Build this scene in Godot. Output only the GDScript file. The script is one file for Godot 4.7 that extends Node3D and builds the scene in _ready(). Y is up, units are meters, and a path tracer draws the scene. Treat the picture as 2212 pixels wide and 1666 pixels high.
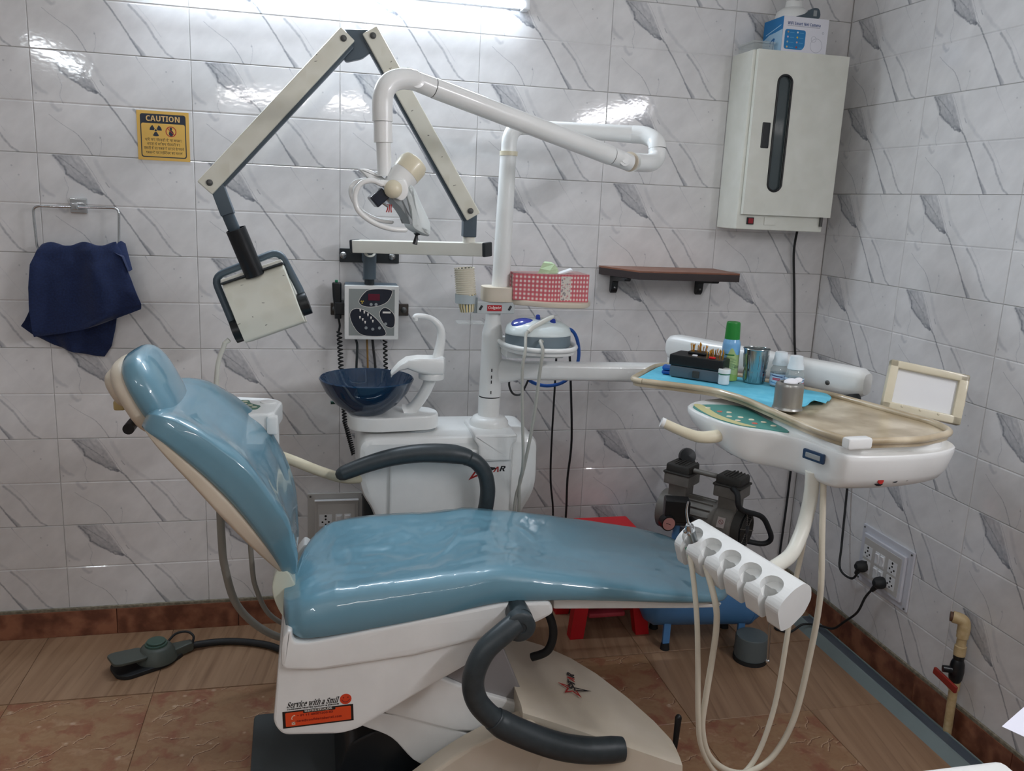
extends Node3D
# ---------------------------------------------------------------- mesh builder
class Soup:
	var p := PackedVector3Array()
	var u := PackedVector2Array()
	func tri(a: Vector3, b: Vector3, c: Vector3, ua := Vector2.ZERO, ub := Vector2.ZERO, uc := Vector2.ZERO) -> void:
		p.append(a); p.append(b); p.append(c)
		u.append(ua); u.append(ub); u.append(uc)
	func quad(a: Vector3, b: Vector3, c: Vector3, d: Vector3, ua := Vector2(0, 1), ub := Vector2(1, 1), uc := Vector2(1, 0), ud := Vector2(0, 0)) -> void:
		tri(a, b, c, ua, ub, uc); tri(a, c, d, ua, uc, ud)
	# makes the closed shape added since triangle corner s face outwards
	func outward(s: int) -> void:
		var vol := 0.0
		for i in range(s, p.size(), 3):
			vol += p[i].dot(p[i + 1].cross(p[i + 2]))
		if vol < 0.0:
			for i in range(s, p.size(), 3):
				var t := p[i + 1]; p[i + 1] = p[i + 2]; p[i + 2] = t
				var q := u[i + 1]; u[i + 1] = u[i + 2]; u[i + 2] = q
	func loft(rings: Array, cap_a := true, cap_b := true, fix := true) -> void:
		var s := p.size()
		var n: int = rings[0].size()
		for k in rings.size() - 1:
			var a: PackedVector3Array = rings[k]
			var b: PackedVector3Array = rings[k + 1]
			for i in n:
				var j := (i + 1) % n
				if not a[i].is_equal_approx(a[j]): tri(a[i], a[j], b[j])
				if not b[i].is_equal_approx(b[j]): tri(a[i], b[j], b[i])
		if cap_a: fan(rings[0], false)
		if cap_b: fan(rings[-1], true)
		if fix: outward(s)
	func fan(r: PackedVector3Array, way: bool) -> void:
		var c := Vector3.ZERO
		for q in r: c += q
		c /= r.size()
		for i in r.size():
			var j := (i + 1) % r.size()
			if r[i].is_equal_approx(r[j]): continue
			if way: tri(c, r[i], r[j])
			else: tri(c, r[j], r[i])
	func tube(pts: Array, rad, n := 12, round_ends := false) -> void:
		var rings := []
		var t0: Vector3 = (pts[1] - pts[0]).normalized()
		var side := t0.cross(Vector3.UP if absf(t0.y) < 0.9 else Vector3.RIGHT).normalized()
		for k in pts.size():
			var t: Vector3
			if k == 0: t = t0
			elif k == pts.size() - 1: t = (pts[k] - pts[k - 1]).normalized()
			else: t = (pts[k + 1] - pts[k - 1]).normalized()
			side = (side - t * side.dot(t)).normalized()
			var up := t.cross(side)
			var r: float = rad[k] if rad is Array else rad
			if round_ends and k == 0:
				for e in [[0.9, 0.35], [0.6, 0.75]]: rings.append(ring(pts[0] - t * r * e[0], side, up, r * e[1], n))
			rings.append(ring(pts[k], side, up, r, n))
			if round_ends and k == pts.size() - 1:
				for e in [[0.6, 0.75], [0.9, 0.35]]: rings.append(ring(pts[k] + t * r * e[0], side, up, r * e[1], n))
		loft(rings)
	static func ring(c: Vector3, a: Vector3, b: Vector3, r: float, n: int) -> PackedVector3Array:
		var o := PackedVector3Array()
		for i in n: o.append(c + a * (r * cos(TAU * i / n)) + b * (r * sin(TAU * i / n)))
		return o
	# profile of (radius, height) turned round the y axis of x
	func lathe(prof: Array, n := 24, x := Transform3D.IDENTITY) -> void:
		var rings := []
		for q in prof: rings.append(x * ring(Vector3(0, q.y, 0), Vector3.RIGHT, Vector3.BACK, maxf(q.x, 0.00001), n))
		loft(rings)
	func rbox(size: Vector3, r: float, x := Transform3D.IDENTITY, n := 2) -> void:
		var h := size / 2.0 - Vector3(r, r, r)
		var rings := []
		for la in 2 * (n + 1):
			var half := la / (n + 1)
			var th := -PI / 2 + (PI / 2) * float(la % (n + 1)) / n + (PI / 2) * half
			var rr := PackedVector3Array()
			for q in 4:
				for k in n + 1:
					var ph := PI / 2 * (q + float(k) / n)
					var sx := 1.0 if q == 0 or q == 3 else -1.0
					var sz := 1.0 if q < 2 else -1.0
					rr.append(x * Vector3(sx * h.x + r * cos(th) * cos(ph), (h.y if half else -h.y) + r * sin(th), sz * h.z + r * cos(th) * sin(ph)))
			rings.append(rr)
		loft(rings)
	func box(size: Vector3, x := Transform3D.IDENTITY, bev := 0.0015) -> void:
		rbox(size, minf(bev, minf(size.x, minf(size.y, size.z)) * 0.45), x, 1)
	# outline in x,y; runs from z0 to z1, edges rounded by bev
	func prism(poly: Array, z0: float, z1: float, bev := 0.002, x := Transform3D.IDENTITY) -> void:
		var s := p.size()
		var pl := PackedVector2Array(poly)
		if Geometry2D.is_polygon_clockwise(pl): pl.reverse()
		var rings := []
		var steps := [[bev, 0.0], [bev * 0.3, 0.3], [0.0, 1.0]] if bev > 0.0 else [[0.0, 0.0]]
		for e in steps: rings.append(_in(pl, e[0], z0 + bev * e[1], x))
		var back := steps.duplicate(); back.reverse()
		for e in back: rings.append(_in(pl, e[0], z1 - bev * e[1], x))
		var n := pl.size()
		for k in rings.size() - 1:
			for i in n:
				var j := (i + 1) % n
				tri(rings[k][i], rings[k][j], rings[k + 1][j]); tri(rings[k][i], rings[k + 1][j], rings[k + 1][i])
		var ids := Geometry2D.triangulate_polygon(pl)
		for i in range(0, ids.size(), 3):
			tri(rings[0][ids[i]], rings[0][ids[i + 2]], rings[0][ids[i + 1]])
			tri(rings[-1][ids[i]], rings[-1][ids[i + 1]], rings[-1][ids[i + 2]])
		outward(s)
	static func _in(pl: PackedVector2Array, d: float, z: float, x: Transform3D) -> PackedVector3Array:
		var o := PackedVector3Array()
		var n := pl.size()
		for i in n:
			var a := (pl[i] - pl[(i + n - 1) % n]).normalized()
			var b := (pl[(i + 1) % n] - pl[i]).normalized()
			var m := (Vector2(-a.y, a.x) + Vector2(-b.y, b.x))
			m = m / maxf(m.length_squared() / 2.0, 0.5)
			var q := pl[i] + m * d
			o.append(x * Vector3(q.x, q.y, z))
		return o
	func ball(r: Vector3, x := Transform3D.IDENTITY, n := 16, e := 1.0) -> void:
		var rings := []
		for k in range(0, n / 2 + 1):
			var th := -PI / 2 + PI * k / (n / 2)
			var rr := PackedVector3Array()
			for i in n:
				var ph := TAU * i / n
				rr.append(x * Vector3(r.x * pw(cos(th), e) * pw(cos(ph), e), r.y * pw(sin(th), e), r.z * pw(cos(th), e) * pw(sin(ph), e)))
			rings.append(rr)
		loft(rings, false, false)
	static func pw(v: float, e: float) -> float: return signf(v) * pow(absf(v), e)
	func mesh(crease := 42.0) -> ArrayMesh:
		var n := p.size()
		var fn := PackedVector3Array(); fn.resize(n / 3)
		var at := {}
		var key := PackedInt32Array(); key.resize(n)
		var lists: Array[PackedInt32Array] = []
		for f in n / 3:
			fn[f] = (p[f * 3 + 1] - p[f * 3]).cross(p[f * 3 + 2] - p[f * 3])
			for c in 3:
				var q := Vector3i((p[f * 3 + c] * 50000.0).round())
				var id: int = at.get(q, -1)
				if id < 0:
					id = lists.size(); at[q] = id; lists.append(PackedInt32Array())
				lists[id].append(f); key[f * 3 + c] = id
		var lim := cos(deg_to_rad(crease))
		var un := PackedVector3Array(); un.resize(n / 3)
		for f in n / 3: un[f] = fn[f].normalized()
		var pos := PackedVector3Array(); var nor := PackedVector3Array(); var uvs := PackedVector2Array()
		for f in n / 3:
			if fn[f].length_squared() < 1e-20: continue
			for c in [0, 2, 1]:
				var i: int = f * 3 + c
				var m := Vector3.ZERO
				for g in lists[key[i]]:
					if un[g].dot(un[f]) > lim: m += fn[g]
				pos.append(p[i]); nor.append(m.normalized()); uvs.append(u[i])
		var arr := []; arr.resize(Mesh.ARRAY_MAX)
		arr[Mesh.ARRAY_VERTEX] = pos; arr[Mesh.ARRAY_NORMAL] = nor; arr[Mesh.ARRAY_TEX_UV] = uvs
		var out := ArrayMesh.new()
		out.add_surface_from_arrays(Mesh.PRIMITIVE_TRIANGLES, arr)
		return out

# ---------------------------------------------------------------- scene helpers
func part(called: String, s: Soup, m: Material, parent: Node = self, crease := 42.0) -> MeshInstance3D:
	var o := MeshInstance3D.new()
	o.name = called
	o.mesh = s.mesh(crease)
	o.material_override = m
	o.cast_shadow = GeometryInstance3D.SHADOW_CASTING_SETTING_ON
	parent.add_child(o, true)
	return o
var used := {}
func numbered(called: String) -> String:
	var k: int = used.get(called, 0)
	used[called] = k + 1
	return called if k == 0 else "%s_%03d" % [called, k]
func thing(called: String, label: String, category: String, at := Vector3.ZERO, group := "") -> Node3D:
	var o := Node3D.new()
	o.name = numbered(called)
	add_child(o)
	o.position = at
	tag(o, label, category, group)
	return o
func tag(o: Node, label: String, category: String, group := "") -> void:
	o.set_meta("label", label); o.set_meta("category", category)
	if group: o.set_meta("group", group)
func structure(called: String, label := "") -> Node3D:
	var o := Node3D.new()
	o.name = called
	add_child(o)
	o.set_meta("kind", "structure")
	if label: o.set_meta("label", label)
	return o
func say(o: Node, label: String) -> Node:
	o.set_meta("label", label); return o
static func V(x: float, y: float, z: float) -> Vector3: return Vector3(x, y, z)
static func at(o: Vector3, b := Basis.IDENTITY) -> Transform3D: return Transform3D(b, o)
# a basis whose y axis points along d
static func along(d: Vector3, hint := Vector3.BACK) -> Basis:
	var y := d.normalized()
	var x := y.cross(hint).normalized()
	if x.length() < 0.5: x = Vector3.RIGHT
	return Basis(x, y, x.cross(y))
# a smooth path through points
static func curve(pts: Array, k := 6) -> Array:
	var o := []
	for i in pts.size() - 1:
		var a: Vector3 = pts[maxi(i - 1, 0)]; var b: Vector3 = pts[i]; var c: Vector3 = pts[i + 1]; var d: Vector3 = pts[mini(i + 2, pts.size() - 1)]
		for j in k: o.append(b.cubic_interpolate(c, a, d, float(j) / k))
	o.append(pts[-1])
	return o
static func curve2(pts: Array, k := 6) -> Array:
	var o := []
	var n := pts.size()
	for i in n:
		for j in k: o.append(pts[i].cubic_interpolate(pts[(i + 1) % n], pts[(i + n - 1) % n], pts[(i + 2) % n], float(j) / k))
	return o
static func round_poly(pts: Array, r: float, k := 4) -> Array:
	var o := []
	var n := pts.size()
	for i in n:
		var a: Vector2 = pts[(i + n - 1) % n]; var b: Vector2 = pts[i]; var c: Vector2 = pts[(i + 1) % n]
		var rr := minf(r, minf((a - b).length(), (c - b).length()) * 0.45)
		var s := b + (a - b).normalized() * rr; var e := b + (c - b).normalized() * rr
		for j in k + 1:
			var t := float(j) / k
			o.append(s.lerp(b, t).lerp(b.lerp(e, t), t))
	return o
static func rect2(x0: float, y0: float, x1: float, y1: float) -> Array:
	return [Vector2(x0, y0), Vector2(x1, y0), Vector2(x1, y1), Vector2(x0, y1)]
static func circle2(c: Vector2, r: float, n := 20, sy := 1.0) -> Array:
	var o := []
	for i in n: o.append(c + Vector2(cos(TAU * i / n), sy * sin(TAU * i / n)) * r)
	return o
func one_box(called: String, lo: Vector3, hi: Vector3, m: Material, parent: Node, r := 0.002) -> MeshInstance3D:
	var s := Soup.new()
	s.rbox(hi - lo, minf(r, (hi - lo)[(hi - lo).min_axis_index()] * 0.45), at((lo + hi) / 2), 2)
	return part(called, s, m, parent)
func one_tube(called: String, pts: Array, r, m: Material, parent: Node, n := 12, ends := false) -> MeshInstance3D:
	var s := Soup.new()
	s.tube(pts, r, n, ends)
	return part(called, s, m, parent)
func one_lathe(called: String, prof: Array, x: Transform3D, m: Material, parent: Node, n := 24) -> MeshInstance3D:
	var s := Soup.new()
	s.lathe(prof, n, x)
	return part(called, s, m, parent)
func one_prism(called: String, poly: Array, z0: float, z1: float, bev: float, x: Transform3D, m: Material, parent: Node) -> MeshInstance3D:
	var s := Soup.new()
	s.prism(poly, z0, z1, bev, x)
	return part(called, s, m, parent)
func bolt(c: Vector3, d: Vector3, r: float, m: Material, parent: Node, called := "bolt") -> MeshInstance3D:
	return one_lathe(called, [Vector2(0, 0), Vector2(r, 0), Vector2(r, r * 0.5), Vector2(r * 0.6, r * 0.9), Vector2(0, r)], at(c, along(d)), m, parent, 14)
# lettering of width w and height h, its centre at x's origin, facing x's z
func text(words: String, w: float, h: float, m: Material, parent: Node, x: Transform3D, font := "Droid Sans", weight := 700, called := "lettering", slant := 0.0) -> MeshInstance3D:
	var f := SystemFont.new()
	f.font_names = PackedStringArray([font]); f.font_weight = weight
	var t := TextMesh.new()
	t.text = words; t.font = f; t.font_size = 32; t.pixel_size = 0.01; t.depth = 0.02; t.curve_step = 1.0
	var bb := t.get_aabb()
	var o := MeshInstance3D.new()
	o.name = called; o.mesh = t; o.material_override = m
	var sc := Basis(V(w / bb.size.x, 0, 0), V(slant * h / bb.size.y, h / bb.size.y, 0), V(0, 0, 0.03))
	o.transform = x * Transform3D(sc, -(sc * bb.get_center()))
	parent.add_child(o, true)
	return o

# ---------------------------------------------------------------- materials
func mat(c: Color, rough := 0.5, metal := 0.0, coat := 0.0) -> StandardMaterial3D:
	var m := StandardMaterial3D.new()
	m.albedo_color = c; m.roughness = rough; m.metallic = metal
	if coat > 0.0:
		m.clearcoat_enabled = true; m.clearcoat = coat; m.clearcoat_roughness = 0.06
	return m
static func C(r: int, g: int, b: int) -> Color: return Color8(r, g, b)
func noise_tex(freq: float, lo: Color, hi: Color, seed_ := 1, size := 256, oct := 4, sharp := 1.0) -> ImageTexture:
	var f := FastNoiseLite.new()
	f.seed = seed_; f.frequency = freq; f.fractal_octaves = oct
	var g := f.get_seamless_image(size, size)
	var im := Image.create(size, size, false, Image.FORMAT_RGB8)
	for y in size:
		for x in size:
			im.set_pixel(x, y, lo.lerp(hi, clampf((g.get_pixel(x, y).r - 0.5) * sharp + 0.5, 0, 1)))
	im.generate_mipmaps()
	return ImageTexture.create_from_image(im)
func bump_tex(freq: float, amount: float, seed_ := 1, size := 256, oct := 3) -> ImageTexture:
	var f := FastNoiseLite.new()
	f.seed = seed_; f.frequency = freq; f.fractal_octaves = oct
	var g := f.get_seamless_image(size, size)
	g.convert(Image.FORMAT_RGBA8)
	g.bump_map_to_normal_map(amount)
	g.generate_mipmaps()
	return ImageTexture.create_from_image(g)
func grainy(m: StandardMaterial3D, t: Texture2D, scale: float) -> StandardMaterial3D:
	m.albedo_texture = t; m.uv1_triplanar = true; m.uv1_scale = V(scale, scale, scale)
	return m
# soft stroke along a path of (x, y) in pixels; widths run from w0 to w1
func stroke(im: Image, pts: Array, w0: float, w1: float, col: Color, alpha: float, rng: RandomNumberGenerator, jit := 0.0) -> void:
	var path := []
	for i in pts.size() - 1:
		for j in 24: path.append(pts[i].cubic_interpolate(pts[i + 1], pts[maxi(i - 1, 0)], pts[mini(i + 2, pts.size() - 1)], j / 24.0))
	path.append(pts[-1])
	var wob := Vector2.ZERO
	var last: Vector2 = path[0] - Vector2(9, 9)
	for i in path.size():
		var w := lerpf(w0, w1, float(i) / path.size())
		if jit > 0.0: wob = wob * 0.8 + Vector2(rng.randf_range(-jit, jit), rng.randf_range(-jit, jit))
		var c: Vector2 = path[i] + wob
		if c.distance_to(last) < w * 0.35: continue
		last = c
		dab(im, c, w, col, alpha * rng.randf_range(0.6, 1.0))
func dab(im: Image, c: Vector2, r: float, col: Color, alpha: float) -> void:
	for y in range(maxi(0, int(c.y - r)), mini(im.get_height(), int(c.y + r) + 2)):
		for x in range(maxi(0, int(c.x - r)), mini(im.get_width(), int(c.x + r) + 2)):
			var d := Vector2(x, y).distance_to(c) / r
			if d < 1.0: im.set_pixel(x, y, im.get_pixel(x, y).lerp(col, alpha * (1.0 - d * d)))
func line(im: Image, a: Vector2, b: Vector2, w: float, col: Color) -> void:
	var lo := a.min(b) - Vector2(w, w); var hi := a.max(b) + Vector2(w, w)
	for y in range(maxi(0, int(lo.y)), mini(im.get_height(), int(hi.y) + 1)):
		for x in range(maxi(0, int(lo.x)), mini(im.get_width(), int(hi.x) + 1)):
			var q := Vector2(x, y)
			var d := q.distance_to(Geometry2D.get_closest_point_to_segment(q, a, b))
			if d < w / 2 + 0.5: im.set_pixel(x, y, im.get_pixel(x, y).lerp(col, clampf(w / 2 + 0.5 - d, 0, 1)))
func fill(im: Image, poly: Array, col: Color) -> void:
	var pl := PackedVector2Array(poly)
	var lo := pl[0]; var hi := pl[0]
	for q in pl: lo = lo.min(q); hi = hi.max(q)
	for y in range(maxi(0, int(lo.y)), mini(im.get_height(), int(hi.y) + 1)):
		for x in range(maxi(0, int(lo.x)), mini(im.get_width(), int(hi.x) + 1)):
			if Geometry2D.is_point_in_polygon(Vector2(x + 0.5, y + 0.5), pl): im.set_pixel(x, y, col)
func tex(im: Image) -> ImageTexture:
	im.generate_mipmaps()
	return ImageTexture.create_from_image(im)
# a thin printed sheet, front face in x's z direction, with its picture on the front
func sheet(called: String, w: float, h: float, im: Image, x: Transform3D, parent: Node, rough := 0.45, thick := 0.0008) -> MeshInstance3D:
	var s := Soup.new()
	var a := x * V(-w / 2, -h / 2, thick); var b := x * V(w / 2, -h / 2, thick); var c := x * V(w / 2, h / 2, thick); var d := x * V(-w / 2, h / 2, thick)
	s.quad(a, b, c, d)
	var k := x.basis * V(0, 0, -thick)
	var e := Vector2(0.01, 0.01)
	for q in [[b, a], [c, b], [d, c], [a, d]]:
		s.quad(q[0], q[1], q[1] + k, q[0] + k, e, e, e, e)
	s.quad(b + k, a + k, d + k, c + k, e, e, e, e)
	var m := mat(Color.WHITE, rough)
	m.albedo_texture = tex(im)
	return part(called, s, m, parent)

var M := {}
func _ready() -> void:
	# ------------------------------------------------------------ camera, air, exposure
	var cam := Camera3D.new()
	cam.name = "camera"
	cam.fov = 48.93; cam.near = 0.05; cam.far = 30.0
	cam.transform = Transform3D(Basis(V(0.974538, 0.044539, 0.219754), V(0.004490, 0.976001, -0.217721), V(-0.224177, 0.213164, 0.950950)), V(0.8244, 1.5225, 2.9094))
	add_child(cam); cam.current = true
	var env := Environment.new()
	env.background_mode = Environment.BG_COLOR
	env.background_color = Color(0.02, 0.02, 0.02)
	env.tonemap_mode = Environment.TONE_MAPPER_LINEAR
	env.tonemap_exposure = 0.95
	env.sdfgi_enabled = true; env.ssao_enabled = true; env.ssil_enabled = true
	var we := WorldEnvironment.new()
	we.name = "surroundings"; we.environment = env
	add_child(we)
	# energies of the four wall tubes: back wall, right wall, wall behind the camera, left wall
	var tubes := [0.50, 0.52, 0.09, 0.21]
	materials()
	room()
	lamps(tubes)
	wall_things()
	xray()
	unit()
	lamp_arm()
	chair()
	instrument_table()
	tray_things()
	corner_things()
	near_things()

func materials() -> void:
	M.white = grainy(mat(C(255, 255, 255), 0.3, 0.0, 0.35), noise_tex(0.02, C(230, 231, 229), C(240, 241, 239), 3, 128), 2.0)
	M.ivory = grainy(mat(C(255, 255, 255), 0.38), noise_tex(0.02, C(214, 212, 200), C(228, 226, 216), 5, 128), 3.0)
	M.aged = grainy(mat(C(255, 255, 255), 0.36, 0.0, 0.2), noise_tex(0.02, C(212, 203, 176), C(228, 220, 196), 7, 128), 3.0)
	M.cream = grainy(mat(C(255, 255, 255), 0.4), noise_tex(0.015, C(200, 188, 168), C(216, 206, 190), 9, 128), 2.0)
	M.beige = grainy(mat(C(255, 255, 255), 0.5), noise_tex(0.02, C(198, 184, 164), C(212, 200, 182), 11, 128), 2.0)
	M.painted = grainy(mat(C(255, 255, 255), 0.35), noise_tex(0.02, C(226, 227, 216), C(238, 239, 230), 13, 128), 3.0)
	M.chipped = grainy(mat(C(255, 255, 255), 0.4), chipped_paint(), 5.0)
	M.slate = mat(C(72, 86, 96), 0.4)
	M.dark = mat(C(34, 40, 44), 0.45)
	M.black = mat(C(18, 22, 26), 0.35)
	M.rubber = mat(C(30, 32, 34), 0.6)
	M.arm = grainy(mat(C(255, 255, 255), 0.42), noise_tex(0.05, C(44, 52, 56), C(54, 62, 66), 15, 128), 6.0)
	M.chrome = mat(C(200, 203, 205), 0.12, 1.0)
	M.steel = mat(C(170, 172, 172), 0.28, 1.0)
	M.iron = mat(C(96, 96, 94), 0.5, 0.6)
	M.castgrey = grainy(mat(C(255, 255, 255), 0.55, 0.2), noise_tex(0.03, C(112, 108, 102), C(132, 128, 122), 17, 128), 5.0)
	M.castdark = mat(C(62, 60, 57), 0.6, 0.2)
	M.gold = mat(C(212, 160, 74), 0.3, 1.0)
	M.grey = mat(C(150, 156, 158), 0.5)
	M.greytube = mat(C(140, 138, 130), 0.45)
	M.greyhose = mat(C(176, 176, 168), 0.45)
	M.hose = mat(C(208, 200, 182), 0.42)
	M.bluecord = mat(C(30, 84, 164), 0.4)
	M.tankblue = mat(C(84, 140, 196), 0.4)
	M.red = mat(C(214, 24, 38), 0.45)
	M.navy = mat(C(26, 34, 48), 0.3)
	M.teal = mat(C(74, 140, 132), 0.4)
	M.ink = mat(C(26, 26, 28), 0.5)
	M.inkred = mat(C(170, 34, 28), 0.5)
	M.inkwhite = mat(C(236, 232, 224), 0.5)
	M.paper = mat(C(236, 236, 240), 0.8)
	M.film = mat(C(236, 238, 240), 0.3)
	M.vinyl = mat(C(102, 146, 164), 0.34, 0.0, 1.0)
	M.vinyl.clearcoat_roughness = 0.05
	M.seatvinyl = M.vinyl
	M.clear = mat(Color(0.93, 0.96, 0.95, 0.22), 0.05)
	M.clear.transparency = BaseMaterial3D.TRANSPARENCY_ALPHA
	M.blueglass = mat(Color(0.06, 0.19, 0.30, 0.80), 0.04)
	M.blueglass.transparency = BaseMaterial3D.TRANSPARENCY_ALPHA
	M.smoked = mat(Color(0.30, 0.34, 0.35, 0.92), 0.06)
	M.smoked.transparency = BaseMaterial3D.TRANSPARENCY_ALPHA

# ivory paint with small chips down to the metal and yellowed patches
func chipped_paint() -> ImageTexture:
	var im := Image.create(256, 256, false, Image.FORMAT_RGB8)
	im.fill(C(222, 220, 206))
	var rng := RandomNumberGenerator.new(); rng.seed = 77
	for k in 26: dab(im, Vector2(rng.randf() * 256, rng.randf() * 256), rng.randf_range(14, 40), C(206, 202, 182), 0.25)
	for k in 8:
		var a := Vector2(rng.randf() * 256, rng.randf() * 256)
		stroke(im, [a, a + Vector2(rng.randf_range(2, 10), rng.randf_range(-3, 3))], 1.6, 1.0, C(92, 88, 78), 0.7, rng, 0.6)
	return tex(im)

# ---------------------------------------------------------------- the room
func tile_image() -> Image:
	var w := 768; var h := 512
	var f := FastNoiseLite.new(); f.seed = 4; f.frequency = 0.006; f.fractal_octaves = 4
	var im := Image.create(w, h, false, Image.FORMAT_RGB8)
	for y in h:
		for x in w:
			var n := f.get_noise_2d(x * 1.0 + y * 0.55, y * 0.9) * 0.5 + 0.5
			im.set_pixel(x, y, C(222, 221, 221).lerp(C(236, 235, 235), clampf(n * 1.5 - 0.2, 0, 1)))
	var rng := RandomNumberGenerator.new(); rng.seed = 8
	var U := func(u, v): return Vector2(u * w, v * h)
	var g := C(140, 143, 150); var d := C(112, 115, 122); var l := C(176, 178, 184)
	# broad feathered band at the top of the tile, running into the main vein
	for k in 9:
		var t := k / 8.0
		stroke(im, [U.call(lerpf(0.10, 0.25, t), 0.0), U.call(lerpf(0.19, 0.32, t), lerpf(0.20, 0.17, t)), U.call(lerpf(0.30, 0.365, t), lerpf(0.31, 0.29, t)), U.call(0.395, 0.38)], lerpf(16, 10, t), 6, g, 0.17, rng, 1.6)
	stroke(im, [U.call(0.10, 0.01), U.call(0.165, 0.13), U.call(0.18, 0.20), U.call(0.25, 0.27), U.call(0.33, 0.345), U.call(0.395, 0.385)], 7, 6, d, 0.36, rng, 2.0)
	stroke(im, [U.call(0.13, 0.02), U.call(0.20, 0.10), U.call(0.25, 0.16), U.call(0.30, 0.22)], 5, 3, d, 0.24, rng, 1.4)
	stroke(im, [U.call(0.27, 0.0), U.call(0.33, 0.14), U.call(0.38, 0.28), U.call(0.42, 0.38)], 3, 3, g, 0.24, rng, 1.0)
	# main vein
	stroke(im, [U.call(0.385, 0.36), U.call(0.44, 0.43), U.call(0.47, 0.50), U.call(0.53, 0.62), U.call(0.59, 0.76), U.call(0.65, 0.90), U.call(0.69, 1.0)], 6.5, 5.5, d, 0.34, rng, 0.9)
	stroke(im, [U.call(0.62, 0.84), U.call(0.66, 0.91), U.call(0.705, 1.0)], 6, 17, g, 0.26, rng, 1.0)
	# companions on the right
	stroke(im, [U.call(0.36, 0.04), U.call(0.42, 0.22), U.call(0.50, 0.36), U.call(0.62, 0.50)], 16, 12, l, 0.1, rng, 2.0)
	stroke(im, [U.call(0.42, 0.26), U.call(0.44, 0.31)], 5, 3, g, 0.25, rng, 0.5)
	stroke(im, [U.call(0.62, 0.52), U.call(0.71, 0.66), U.call(0.78, 0.82), U.call(0.84, 0.94), U.call(0.89, 1.0)], 9, 7, g, 0.24, rng, 1.4)
	stroke(im, [U.call(0.66, 0.50), U.call(0.76, 0.68), U.call(0.82, 0.80)], 4, 3, l, 0.2, rng, 1.2)
	stroke(im, [U.call(0.65, 0.0), U.call(0.67, 0.05), U.call(0.76, 0.24), U.call(0.88, 0.48)], 4, 2, l, 0.28, rng, 1.0)
	# thin vein low on the left, with its twig
	stroke(im, [U.call(0.09, 0.62), U.call(0.16, 0.70), U.call(0.25, 0.79), U.call(0.30, 0.88), U.call(0.345, 1.0)], 2.2, 4.2, g, 0.36, rng, 0.8)
	stroke(im, [U.call(0.40, 0.80), U.call(0.405, 0.88), U.call(0.39, 1.0)], 2, 3, l, 0.3, rng, 1.2)
	# smoky patch on the left edge and the loop beside it
	stroke(im, [U.call(0.0, 0.30), U.call(0.04, 0.38), U.call(0.09, 0.42)], 17, 10, l, 0.16, rng, 2.0)
	stroke(im, [U.call(0.16, 0.22), U.call(0.18, 0.33), U.call(0.165, 0.42), U.call(0.18, 0.5)], 3, 3, l, 0.3, rng, 1.2)
	stroke(im, [U.call(0.11, 0.50), U.call(0.14, 0.57), U.call(0.17, 0.56)], 14, 9, l, 0.14, rng, 2.0)
	for q in [[0.84, 0.13], [0.40, 0.82], [0.02, 0.42], [0.88, 0.22]]: dab(im, U.call(q[0], q[1]), 6, g, 0.35)
	return im

# one tile: bevelled rim, a groove across its middle, face at z = 0
func wall_tile_mesh(w: float, h: float) -> ArrayMesh:
	var s := Soup.new()
	var xs := [0.0, 0.0016, w - 0.0016, w]
	var ys := [0.0, 0.0016, h / 2 - 0.0035, h / 2, h / 2 + 0.0035, h - 0.0016, h]
	var zy := [-0.0014, 0.0, 0.0, -0.0018, 0.0, 0.0, -0.0014]
	for j in ys.size() - 1:
		for i in 3:
			var c := []
			for q in [[i, j], [i + 1, j], [i + 1, j + 1], [i, j + 1]]:
				var z: float = zy[q[1]]
				if q[0] == 0 or q[0] == 3: z = minf(z, -0.0014)
				c.append(V(xs[q[0]], ys[q[1]], z))
			var t := func(a): return Vector2(a.x / w, 1.0 - a.y / h)
			s.quad(c[0], c[1], c[2], c[3], t.call(c[0]), t.call(c[1]), t.call(c[2]), t.call(c[3]))
	var e := Vector2(0.9, 0.6)
	var k := V(0, 0, -0.006)
	var o := [V(0, 0, -0.0014), V(w, 0, -0.0014), V(w, h, -0.0014), V(0, h, -0.0014)]
	for i in 4:
		var a: Vector3 = o[i]; var b: Vector3 = o[(i + 1) % 4]
		s.quad(a, V(a.x, a.y, -0.006), V(b.x, b.y, -0.006), b, e, e, e, e)
	return s.mesh(20.0)

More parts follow.
